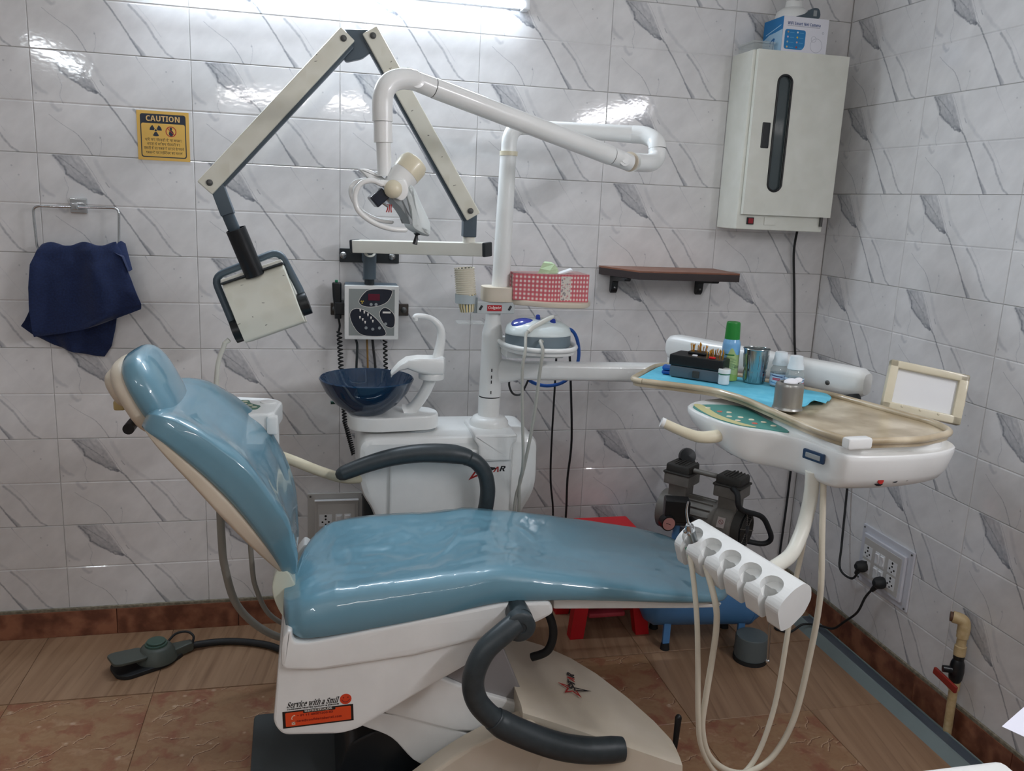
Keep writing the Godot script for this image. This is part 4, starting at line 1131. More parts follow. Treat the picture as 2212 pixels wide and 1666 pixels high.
	gp = [V(1.192, 1.03, 0.32), V(1.197, 1.06, 0.32), V(1.202, 1.10, 0.32), V(1.196, 1.13, 0.32), V(1.175, 1.152, 0.322), V(1.15, 1.162, 0.328), V(1.122, 1.164, 0.335), V(1.117, 1.158, 0.336)]
	var rr := []
	for k in 43: rr.append(lerpf(0.018, 0.0085, clampf(k / 26.0, 0, 1)))
	one_tube("water_spout", curve(rel(gp, o), 6).slice(0, 43), rr, M.white, t, 16)
	one_tube("spout_tip", rel([V(1.120, 1.162, 0.336), V(1.119, 1.150, 0.336)], o), 0.0075, M.white, t, 12)
	t = thing("glass_bowl", "dark blue glass bowl of the spittoon", "bowl", V(0.975, 0.855, 0.305))
	one_lathe("bowl", [Vector2(0, 0), Vector2(0.052, 0.0), Vector2(0.060, 0.004), Vector2(0.098, 0.033), Vector2(0.128, 0.070), Vector2(0.143, 0.103), Vector2(0.1455, 0.110), Vector2(0.142, 0.113), Vector2(0.137, 0.108), Vector2(0.121, 0.074), Vector2(0.092, 0.039), Vector2(0.054, 0.012), Vector2(0, 0.008)], at(Vector3.ZERO), M.blueglass, t, 56)
	one_lathe("drain", [Vector2(0, 0.0085), Vector2(0.02, 0.0085), Vector2(0.02, 0.011), Vector2(0, 0.011)], at(Vector3.ZERO), M.dark, t, 20)
	# ---- tissue box on its rest
	tissue_box()
	cup_dispenser()
	scaler()
	assistant_tray()
	# cables behind the column
	cable("black cord hanging left of two behind the swing arm", "hanging_cord", [V(1.60, 1.06, 0.24), V(1.607, 0.94, 0.22), V(1.627, 0.708, 0.15), V(1.640, 0.55, 0.12), V(1.663, 0.40, 0.10), V(1.67, 0.15, 0.06), V(1.68, 0.004, 0.05)], 0.0036, M.rubber)
	cable("black cord hanging right of two behind the swing arm", "hanging_cord", [V(1.59, 1.12, 0.30), V(1.622, 1.122, 0.27), V(1.640, 1.08, 0.24), V(1.66, 0.95, 0.22), V(1.70, 0.707, 0.15), V(1.703, 0.55, 0.12), V(1.712, 0.40, 0.10), V(1.72, 0.15, 0.06), V(1.72, 0.004, 0.05)], 0.0042, M.rubber)
	cable("bright blue air hose looping down behind the scaler", "air_hose", [V(1.58, 1.125, 0.30), V(1.64, 1.115, 0.27), V(1.672, 1.06, 0.25), V(1.675, 0.99, 0.235), V(1.64, 0.935, 0.225), V(1.58, 0.918, 0.22), V(1.52, 0.935, 0.22), V(1.49, 0.98, 0.22)], 0.0058, M.bluecord)
	cable("short black loop of cord under the swing arm", "cord_loop", [V(1.448, 0.965, 0.24), V(1.446, 0.925, 0.23), V(1.462, 0.893, 0.225), V(1.487, 0.890, 0.225), V(1.502, 0.915, 0.225), V(1.515, 0.945, 0.225), V(1.53, 0.965, 0.23)], 0.0036, M.rubber)
static func rel(p: Array, o: Vector3) -> Array:
	var q := []
	for v in p: q.append(v + o)
	return q
func star_mark(t: Node, x: Transform3D, r: float) -> void:
	var pts := []; var inn := []
	for k in 5:
		for h in 2:
			var an := PI / 2 + TAU * (k + h * 0.5) / 5 - 0.25
			var rr := r * (1.0 if h == 0 else 0.36)
			if k == 3 and h == 0: rr = r * 1.5
			pts.append(Vector2.from_angle(an) * rr); inn.append(Vector2.from_angle(an) * rr * (0.66 if h == 0 else 0.62))
	for k in 10:
		var j := (k + 1) % 10
		one_prism("star_outline", [pts[k], pts[j], inn[j], inn[k]], 0.0, 0.0005, 0.0, x, M.inkred if k < 5 or k > 8 else M.ink, t)

func tissue_box() -> void:
	var t := thing("tissue_box", "red gingham tissue box with a pale green tissue pulled up", "tissue box", V(1.54, 1.222, 0.32))
	# gingham print
	var im := Image.create(512, 176, false, Image.FORMAT_RGB8)
	for y in 176:
		for x in 512:
			var h := (x / 12) % 2; var v := (y / 14) % 2
			im.set_pixel(x, y, C(232, 214, 208) if h == 1 and v == 1 else (C(196, 92, 102) if h == 0 and v == 0 else C(206, 110, 116)))
	fill(im, rect2(296, 12, 372, 164), C(214, 206, 196))
	var rng := RandomNumberGenerator.new(); rng.seed = 12
	for k in 46: dab(im, Vector2(rng.randf_range(300, 368), rng.randf_range(16, 160)), rng.randf_range(3, 9), [C(190, 96, 110), C(120, 108, 112), C(206, 150, 150), C(96, 92, 110)][k % 4], 0.7)
	var s := Soup.new()
	var P := [V(-0.122, 0, 0.028), V(-0.02, 0, 0.072), V(0.110, 0, 0.066), V(0.105, 0, -0.05), V(-0.118, 0, -0.05)]
	var H := [0.082, 0.084, 0.086, 0.086, 0.082]
	var us := [0.0, 0.40, 1.0, 1.6, 2.2, 2.9]
	for k in 5:
		var j := (k + 1) % 5
		var a: Vector3 = P[k]; var b: Vector3 = P[j]
		s.quad(a, b, b + V(0, H[j], 0), a + V(0, H[k], 0), Vector2(us[k], 1), Vector2(us[k + 1], 1), Vector2(us[k + 1], 0), Vector2(us[k], 0))
	var m := mat(Color.WHITE, 0.55); m.albedo_texture = tex(im)
	var c := PackedVector3Array(); var c2 := PackedVector3Array()
	for k in 5: c.append(P[k]); c2.append(P[k] + V(0, H[k], 0))
	var cap := Soup.new()
	cap.fan(c, false); cap.fan(c2, true)
	part("box_wall", s, m, t)
	part("box_top", cap, mat(C(150, 120, 116), 0.8), t)
	# crumpled tissue
	var tm := grainy(mat(C(255, 255, 255), 0.9), noise_tex(0.2, C(176, 204, 160), C(210, 226, 192), 91, 128, 2), 14.0)
	tm.backlight_enabled = true; tm.backlight = Color(0.2, 0.25, 0.18)
	s = Soup.new()
	var base := [V(-0.048, 0.080, 0.028), V(-0.020, 0.080, 0.048), V(0.022, 0.080, 0.036), V(0.02, 0.080, 0.006), V(-0.03, 0.080, 0.004)]
	var mid := [V(-0.040, 0.098, 0.030), V(-0.012, 0.094, 0.046), V(0.016, 0.100, 0.034), V(0.012, 0.10, 0.008), V(-0.026, 0.104, 0.008)]
	var up := [V(-0.030, 0.116, 0.026), V(0.006, 0.114, 0.034), V(0.008, 0.112, 0.028), V(0.0, 0.118, 0.014), V(-0.022, 0.120, 0.014)]
	s.loft([PackedVector3Array(base), PackedVector3Array(mid), PackedVector3Array(up)])
	part("tissue", s, tm, t, 20.0)
	s = Soup.new()
	s.rbox(V(0.050, 0.007, 0.016), 0.002, at(V(0.038, 0.0905, 0.036), Basis.from_euler(V(0.2, 0.2, 0.32))))
	part("plastic_slit", s, M.film, t)

func cup_dispenser() -> void:
	var t := thing("cup_dispenser", "clear plastic cup holder with red lettered band on the column", "cup holder", V(1.30, 1.16, 0.34))
	var o := -t.position
	one_box("band_plate", V(1.308, 1.176, 0.334) + o, V(1.428, 1.212, 0.340) + o, mat(C(188, 194, 194), 0.25), t, 0.003)
	for x in [1.320, 1.412]:
		var s := Soup.new()
		s.rbox(V(0.007, 0.016, 0.005), 0.002, at(V(x, 1.194, 0.341) + o, Basis.from_euler(V(0, 0, -0.5))))
		part("clip", s, M.dark, t)
	one_box("red_label", V(1.340, 1.184, 0.3395) + o, V(1.386, 1.203, 0.3412) + o, mat(C(176, 22, 34), 0.4), t, 0.0005)
	text("Colgate", 0.040, 0.0115, M.inkwhite, t, at(V(1.363, 1.194, 0.3414) + o), "Droid Serif", 700, "lettering", 0.12)
	one_lathe("holder_ring", [Vector2(0.0275, 0.0), Vector2(0.031, 0.0), Vector2(0.0325, 0.028), Vector2(0.029, 0.028), Vector2(0.0275, 0.0)], at(V(1.272, 1.206, 0.33) + o), mat(C(176, 186, 188), 0.2), t, 28)
	one_box("holder_bracket", V(1.298, 1.176, 0.326) + o, V(1.310, 1.225, 0.336) + o, mat(C(130, 140, 142), 0.3), t, 0.001)
	one_box("clear_stand", V(1.294, 1.143, 0.328) + o, V(1.297, 1.180, 0.338) + o, M.clear, t, 0.001)
	one_box("clear_shelf", V(1.248, 1.143, 0.30) + o, V(1.330, 1.148, 0.35) + o, M.clear, t, 0.001)
	# nested paper cups: a striped lowest cup and the rims of the rest
	var im := Image.create(256, 64, false, Image.FORMAT_RGB8)
	for x in 256:
		for y in 64:
			var b := x % 16
			im.set_pixel(x, y, C(48, 64, 66) if b < 4 else (C(226, 206, 140) if b < 10 else C(222, 216, 196)))
	var im2 := Image.create(256, 128, false, Image.FORMAT_RGB8)
	im2.fill(C(224, 218, 200))
	for k in 16: fill(im2, rect2(k * 16, 5, k * 16 + 8, 14), C(52, 58, 58))
	var cm := mat(Color.WHITE, 0.6); cm.albedo_texture = tex(im)
	var cm2 := mat(Color.WHITE, 0.6); cm2.albedo_texture = tex(im2)
	var lean := Basis.from_euler(V(0.0, 0.0, 0.10))
	for k in 13:
		var c := thing("paper_cup", "striped paper cup at the bottom of the nested stack" if k == 0 else ("topmost pale paper cup of the nested stack in the holder" if k == 12 else "pale patterned paper cup in the middle of the nested stack above the holder"), "cup", V(1.279, 1.180, 0.33) + lean * V(0, 0.0068 * k, 0), "nested paper cups")
		c.basis = lean
		var s := Soup.new()
		var r0 := 0.0215; var r1 := 0.0300
		var prof := [[r0, 0.0, 1.0], [lerpf(r0, r1, 0.82), 0.048, 0.02], [r1 - 0.0003, 0.0510, 0.0], [r1 + 0.0020, 0.0515, 0.0], [r1 + 0.0022, 0.0535, 0.0], [r1 - 0.0008, 0.054, 0.0], [r0 - 0.0006, 0.003, 1.0]]
		for q in prof.size() - 1:
			for i in 28:
				var a0 := TAU * i / 28; var a1 := TAU * (i + 1) / 28
				var f := func(e, a): return V(e[0] * cos(a), e[1], -e[0] * sin(a))
				s.quad(f.call(prof[q], a0), f.call(prof[q], a1), f.call(prof[q + 1], a1), f.call(prof[q + 1], a0), Vector2(i / 28.0, prof[q][2]), Vector2((i + 1) / 28.0, prof[q][2]), Vector2((i + 1) / 28.0, prof[q + 1][2]), Vector2(i / 28.0, prof[q + 1][2]))
		part("cup_wall", s, cm if k == 0 else cm2, c)

func scaler() -> void:
	var t := thing("ultrasonic_scaler", "white and grey scaler with blue dial resting on the column plate", "scaler", V(1.487, 1.088, 0.40))
	t.rotation.y = -0.12
	var ring := func(y, kx, kz, dz):
		var r := PackedVector3Array()
		for k in 36:
			var a := TAU * k / 36
			r.append(V(0.104 * kx * Soup.pw(cos(a), 0.8) * (1.0 + 0.04 * cos(a)), y, dz + 0.070 * kz * Soup.pw(sin(a), 0.8) * (1.0 - 0.10 * cos(2 * a) * (1 if sin(a) > 0 else 0))))
		return r
	var s := Soup.new()
	s.loft([ring.call(0.0, 0.95, 0.95, 0), ring.call(0.006, 0.98, 0.98, 0), ring.call(0.038, 0.97, 0.97, -0.002)])
	part("grey_base", s, mat(C(108, 122, 130), 0.45), t)
	s = Soup.new()
	s.loft([ring.call(0.036, 0.985, 0.985, -0.002), ring.call(0.042, 0.99, 0.99, -0.002), ring.call(0.060, 0.93, 0.92, -0.008), ring.call(0.072, 0.74, 0.72, -0.016), ring.call(0.078, 0.60, 0.55, -0.022), ring.call(0.080, 0.40, 0.35, -0.024)])
	part("white_housing", s, mat(C(212, 222, 222), 0.35, 0.0, 0.4), t)
	var face := along(V(-0.08, 0.92, 0.40), V(0, 0, 1))
	s = Soup.new(); s.ball(V(0.037, 0.011, 0.028), at(V(-0.046, 0.069, 0.016), face), 28)
	part("blue_dial", s, mat(C(38, 66, 164), 0.2, 0.0, 1.0), t)
	for q in [[0.002, 0.080, -0.005, 0.0065], [0.046, 0.070, 0.014, 0.0085]]:
		one_lathe("knob", [Vector2(0, 0), Vector2(q[3] * 1.2, 0), Vector2(q[3], 0.012), Vector2(q[3] * 0.9, 0.014), Vector2(0, 0.014)], at(V(q[0], q[1], q[2]), face), mat(C(34, 58, 150), 0.35), t, 16)
	one_box("handpiece_rest", V(-0.012, 0.070, 0.0), V(0.020, 0.078, 0.012), M.grey, t, 0.003)
	var hp := [V(-0.036, 0.052, 0.072), V(-0.024, 0.062, 0.060), V(0.022, 0.084, 0.034), V(0.040, 0.092, 0.026), V(0.046, 0.095, 0.024)]
	one_tube("handpiece", hp, [0.006, 0.0078, 0.0075, 0.0062, 0.004], mat(C(206, 206, 198), 0.35), t, 16)
	one_tube("scaler_tip", [V(0.046, 0.095, 0.024), V(0.060, 0.100, 0.021)], [0.0012, 0.0006], M.steel, t, 8)
	var inv := t.transform.affine_inverse()
	one_tube("handpiece_hose", curve([V(-0.036, 0.052, 0.072), V(-0.044, 0.044, 0.082), inv * V(1.424, 1.09, 0.515), inv * V(1.417, 1.03, 0.52), inv * V(1.427, 0.886, 0.51), inv * V(1.438, 0.74, 0.50), inv * V(1.440, 0.66, 0.46), inv * V(1.446, 0.585, 0.445), inv * V(1.45, 0.42, 0.44)], 6), 0.0048, M.greyhose, t, 10)
	one_tube("water_hose", curve([V(0.012, 0.020, 0.066), V(0.000, 0.026, 0.084), inv * V(1.478, 1.09, 0.515), inv * V(1.472, 1.025, 0.515), inv * V(1.465, 0.88, 0.50), inv * V(1.452, 0.74, 0.475), inv * V(1.443, 0.66, 0.455), inv * V(1.434, 0.59, 0.44), inv * V(1.43, 0.42, 0.44)], 6), 0.0052, M.greyhose, t, 10)
	one_tube("hose_socket", [V(0.012, 0.020, 0.060), V(0.010, 0.021, 0.070)], 0.008, mat(C(120, 132, 138), 0.4), t, 14)

func assistant_tray() -> void:
	var t := thing("assistant_console", "white assistant console with green button pad behind the backrest", "console", V(0.65, 0.93, 0.48))
	var o := -t.position
	var flat := Basis(V(1, 0, 0), V(0, 0, 1), V(0, -1, 0))
	one_prism("console_body", round_poly([Vector2(0.545, 0.41), Vector2(0.575, 0.385), Vector2(0.705, 0.42), Vector2(0.730, 0.46), Vector2(0.712, 0.60), Vector2(0.62, 0.61), Vector2(0.54, 0.56)], 0.025, 5), -0.93, -0.875, 0.008, at(o, flat), M.white, t)
	one_lathe("round_dial", [Vector2(0, 0), Vector2(0.024, 0), Vector2(0.023, 0.004), Vector2(0.019, 0.005), Vector2(0, 0.0045)], at(V(0.690, 0.929, 0.47) + o), M.white, t, 28)
	var pad := one_prism("button_pad", round_poly([Vector2(0.585, 0.44), Vector2(0.635, 0.445), Vector2(0.642, 0.485), Vector2(0.672, 0.515), Vector2(0.662, 0.555), Vector2(0.60, 0.555), Vector2(0.572, 0.49)], 0.01), -0.9312, -0.929, 0.0004, at(o, flat), mat(C(52, 112, 88), 0.4), t)
	for q in [[0.600, 0.458], [0.625, 0.462], [0.598, 0.482], [0.625, 0.49], [0.642, 0.508], [0.655, 0.53], [0.632, 0.535], [0.606, 0.51]]:
		one_lathe("button", [Vector2(0, 0), Vector2(0.0062, 0), Vector2(0.0055, 0.0012), Vector2(0, 0.0014)], at(V(q[0], 0.9312, q[1]) + o, Basis(V(1.3, 0, 0), V(0, 1, 0), V(0, 0, 0.8))), M.aged, pad, 12)
	one_box("hanger_lip", V(0.690, 0.872, 0.585) + o, V(0.722, 0.925, 0.612) + o, M.white, t, 0.008)
	one_lathe("support", [Vector2(0, 0.78), Vector2(0.014, 0.78), Vector2(0.014, 0.88), Vector2(0, 0.88)], at(V(0.705, 0, 0.50) + o), M.white, t, 16)
	one_tube("support_arm", curve([V(0.705, 0.785, 0.50) + o, V(0.76, 0.757, 0.485) + o, V(0.83, 0.714, 0.45) + o, V(0.90, 0.68, 0.42) + o, V(0.955, 0.668, 0.39) + o], 6), 0.0155, M.aged, t, 16)
	# suction tip in its grey holder
	t = thing("suction_tip", "ivory suction tip standing in a grey holder by the console", "suction tip", V(0.553, 0.86, 0.45))
	o = -t.position
	one_lathe("holder", [Vector2(0, 0.86), Vector2(0.014, 0.86), Vector2(0.016, 0.93), Vector2(0.0155, 0.955), Vector2(0.0, 0.957)], at(V(0.545, 0, 0.46) + o), M.greytube, t, 20)
	one_tube("tip", curve([V(0.546, 0.955, 0.46) + o, V(0.549, 0.99, 0.46) + o, V(0.553, 1.03, 0.46) + o, V(0.560, 1.06, 0.46) + o, V(0.570, 1.085, 0.46) + o, V(0.575, 1.10, 0.46) + o], 5), [0.0078, 0.0078, 0.0075, 0.0072, 0.007, 0.0068, 0.0067, 0.0066, 0.0065, 0.0065, 0.0065, 0.0065, 0.0065, 0.0065, 0.0065, 0.0065, 0.0065, 0.0065, 0.0065, 0.0065, 0.0065, 0.0065, 0.0065, 0.0066, 0.0068, 0.007], M.ivory, t, 14)
	one_tube("bent_end", [V(0.574, 1.098, 0.46) + o, V(0.586, 1.108, 0.46) + o], [0.006, 0.0072], M.ivory, t, 14)
	one_tube("hose", curve([V(0.545, 0.86, 0.46) + o, V(0.548, 0.70, 0.46) + o, V(0.550, 0.52, 0.46) + o, V(0.556, 0.42, 0.45) + o, V(0.585, 0.29, 0.43) + o, V(0.66, 0.19, 0.41) + o, V(0.76, 0.13, 0.38) + o, V(0.95, 0.10, 0.34) + o], 6), 0.0115, M.greytube, t, 14)
	t = thing("saliva_hose", "thin grey saliva ejector hose hanging behind the backrest", "hose", V(0.63, 0.87, 0.46))
	o = -t.position
	one_tube("hose", curve([V(0.625, 0.88, 0.50) + o, V(0.628, 0.70, 0.50) + o, V(0.634, 0.46, 0.48) + o, V(0.645, 0.35, 0.46) + o, V(0.69, 0.24, 0.43) + o, V(0.80, 0.16, 0.38) + o, V(0.98, 0.13, 0.34) + o], 6), 0.0075, M.greytube, t, 12)
# ---------------------------------------------------------------- operating lamp on its double arm
func lamp_arm() -> void:
	var t := thing("operating_lamp", "white operating lamp on a folding tube arm over the chair", "lamp", V(1.396, 1.66, 0.30))
	var o := -t.position
	one_tube("column_elbow", curve(rel([V(1.396, 1.667, 0.30), V(1.397, 1.70, 0.30), V(1.405, 1.725, 0.302), V(1.425, 1.740, 0.305), V(1.47, 1.742, 0.31)], o), 6), 0.0235, M.white, t, 24)
	one_tube("rear_arm", rel([V(1.45, 1.742, 0.308), V(1.765, 1.736, 0.36)], o), [0.0205, 0.026], M.white, t, 24)
	one_tube("arm_gap", rel([V(1.763, 1.736, 0.36), V(1.768, 1.736, 0.361)], o), 0.0245, M.ink, t, 24)
	one_tube("upper_bend", curve(rel([V(1.767, 1.736, 0.361), V(1.797, 1.734, 0.38), V(1.818, 1.722, 0.405), V(1.824, 1.708, 0.42), V(1.825, 1.694, 0.424)], o), 6), 0.0265, M.white, t, 24)
	one_tube("bend_gap", rel([V(1.825, 1.695, 0.424), V(1.825, 1.690, 0.424)], o), 0.0255, M.ink, t, 24)
	one_tube("lower_bend", curve(rel([V(1.825, 1.691, 0.424), V(1.823, 1.672, 0.43), V(1.808, 1.656, 0.445), V(1.775, 1.648, 0.48), V(1.715, 1.646, 0.525)], o), 6), 0.0265, M.white, t, 24)
	one_tube("rubber_band", rel([V(1.702, 1.646, 0.532), V(1.698, 1.646, 0.536)], o), 0.0278, M.cream, t, 24)
	# front arm, rising to the left
	var a := V(1.690, 1.645, 0.54); var b := V(1.052, 1.792, 0.775)
	var d := (b - a).normalized()
	one_tube("hinge_block", rel([a - d * 0.01, a + d * 0.06], o), [0.024, 0.0255], M.white, t, 22)
	one_tube("arm_gap", rel([a + d * 0.06, a + d * 0.064], o), 0.0245, M.ink, t, 22)
	one_tube("front_arm", rel([a + d * 0.063, b - d * 0.055], o), [0.0265, 0.0245], M.white, t, 28)
	one_tube("arm_gap", rel([b - d * 0.056, b - d * 0.052], o), 0.0232, M.ink, t, 22)
	one_tube("hinge_block", rel([b - d * 0.053, b + d * 0.004], o), [0.0240, 0.0225], M.white, t, 22)
	for q in [[a + d * 0.02, 0.0115], [b - d * 0.006, 0.0115]]:
		one_lathe("hinge_cap", [Vector2(0, 0), Vector2(q[1] * 1.6, 0), Vector2(q[1] * 1.6, 0.004), Vector2(q[1], 0.005), Vector2(q[1], 0.007), Vector2(0, 0.007)], at(q[0] + o + V(0, 0, 0.019), along(V(0.25, 0.1, 1))), M.white, t, 20)
	one_tube("rubber_band", rel([V(1.040, 1.793, 0.782), V(1.037, 1.793, 0.784)], o), 0.0252, M.cream, t, 24)
	one_tube("top_elbow", curve(rel([V(1.055, 1.792, 0.777), V(1.025, 1.791, 0.795), V(0.998, 1.781, 0.81), V(0.982, 1.762, 0.82), V(0.976, 1.735, 0.82), V(0.977, 1.690, 0.82)], o), 6), 0.0240, M.white, t, 26)
	one_tube("stem_sleeve", rel([V(0.977, 1.689, 0.82), V(0.979, 1.642, 0.82)], o), [0.0215, 0.0222], M.white, t, 26)
	one_tube("stem", rel([V(0.979, 1.642, 0.82), V(0.983, 1.565, 0.82)], o), 0.0172, M.white, t, 22)
	# lamp housing: white barrel with an ivory cap, tilted up to the right
	var ax := V(0.62, 0.74, -0.2).normalized()
	var hb := along(ax, V(0, 0, 1))
	var c := V(1.028, 1.568, 0.82)
	one_lathe("barrel", [Vector2(0, -0.052), Vector2(0.026, -0.050), Vector2(0.030, -0.03), Vector2(0.0345, 0.008), Vector2(0, 0.008)], at(c + o, hb), M.white, t, 28)
	one_lathe("ivory_cap", [Vector2(0, 0.007), Vector2(0.035, 0.007), Vector2(0.036, 0.035), Vector2(0.031, 0.047), Vector2(0.02, 0.052), Vector2(0, 0.053)], at(c + o, hb), M.aged, t, 28)
	var s := Soup.new(); s.ball(V(0.0215, 0.0215, 0.0185), at(V(1.000, 1.536, 0.862) + o), 24)
	part("tension_knob", s, M.aged, t)
	# shade: teardrop shell, white outside with a grey inner flank
	var px := Basis(V(0.97, 0, -0.24), V(0, 1, 0), V(0.24, 0, 0.97))
	var sc := V(1.028, 1.535, 0.815)
	var loc := func(x, y): return Vector2(x - 1.028, y - 1.535)
	one_prism("shade", curve2([loc.call(1.030, 1.552), loc.call(1.046, 1.545), loc.call(1.070, 1.500), loc.call(1.090, 1.462), loc.call(1.092, 1.440), loc.call(1.086, 1.428), loc.call(1.058, 1.437), loc.call(1.040, 1.452), loc.call(1.036, 1.490), loc.call(1.024, 1.522)], 4), -0.034, 0.034, 0.014, at(sc + o, px), mat(C(214, 222, 222), 0.4), t)
	one_prism("reflector", curve2([loc.call(1.020, 1.535), loc.call(1.030, 1.515), loc.call(1.040, 1.478), loc.call(1.044, 1.452), loc.call(1.030, 1.468), loc.call(1.012, 1.492), loc.call(0.990, 1.515), loc.call(1.0, 1.54)], 4), -0.03, 0.03, 0.008, at(sc + o, px), M.grey, t)
	one_prism("guard_wing", curve2([loc.call(0.992, 1.556), loc.call(0.955, 1.577), loc.call(0.925, 1.579), loc.call(0.935, 1.568), loc.call(0.960, 1.548), loc.call(1.0, 1.538)], 4), -0.030, -0.012, 0.004, at(sc + o, px), M.white, t)
	one_prism("front_bracket", curve2([loc.call(1.020, 1.560), loc.call(0.990, 1.555), loc.call(0.958, 1.556), loc.call(0.962, 1.545), loc.call(0.978, 1.532), loc.call(1.010, 1.510), loc.call(1.028, 1.53)], 4), 0.02, 0.040, 0.004, at(sc + o, px), M.white, t)
	s = Soup.new()
	s.rbox(V(0.038, 0.030, 0.034), 0.004, at(V(0.967, 1.515, 0.845) + o, Basis.from_euler(V(0, 0.2, 0.72))), 3)
	part("bulb_housing", s, mat(C(18, 26, 42), 0.2, 0.0, 0.6), t)
	one_tube("bulb_pin", rel([V(0.978, 1.520, 0.85), V(0.992, 1.508, 0.845)], o), 0.003, M.steel, t, 8)
	one_tube("bulb_pin", rel([V(0.974, 1.505, 0.85), V(0.990, 1.495, 0.845)], o), 0.003, M.steel, t, 8)
	for k in 3: one_tube("red_wire", curve(rel([V(0.990 + 0.004 * k, 1.500, 0.84), V(0.989 + 0.004 * k, 1.490, 0.845), V(0.986 + 0.006 * k, 1.482, 0.845)], o), 4), 0.0014, M.inkred, t, 6)
	# curved grab handle and the thin one inside it
	one_tube("grab_handle", curve(rel([V(0.972, 1.546, 0.87), V(0.950, 1.553, 0.875), V(0.925, 1.545, 0.88), V(0.912, 1.520, 0.88), V(0.916, 1.490, 0.88), V(0.934, 1.470, 0.88), V(0.965, 1.453, 0.875), V(1.0, 1.444, 0.87), V(1.030, 1.443, 0.86)], o), 6), 0.0062, M.white, t, 14, true)
	one_tube("rear_handle", curve(rel([V(0.945, 1.556, 0.79), V(0.915, 1.548, 0.79), V(0.905, 1.525, 0.79), V(0.918, 1.495, 0.79), V(0.940, 1.475, 0.79), V(0.975, 1.461, 0.79), V(1.004, 1.458, 0.79)], o), 6), 0.0052, M.white, t, 12, true)
	one_lathe("switch_collar", [Vector2(0, 0), Vector2(0.009, 0), Vector2(0.006, -0.004), Vector2(0, -0.005)], at(V(1.064, 1.434, 0.815) + o), M.black, t, 14)
	one_tube("toggle_switch", rel([V(1.063, 1.431, 0.815), V(1.058, 1.408, 0.82)], o), [0.0035, 0.0062], M.black, t, 12)

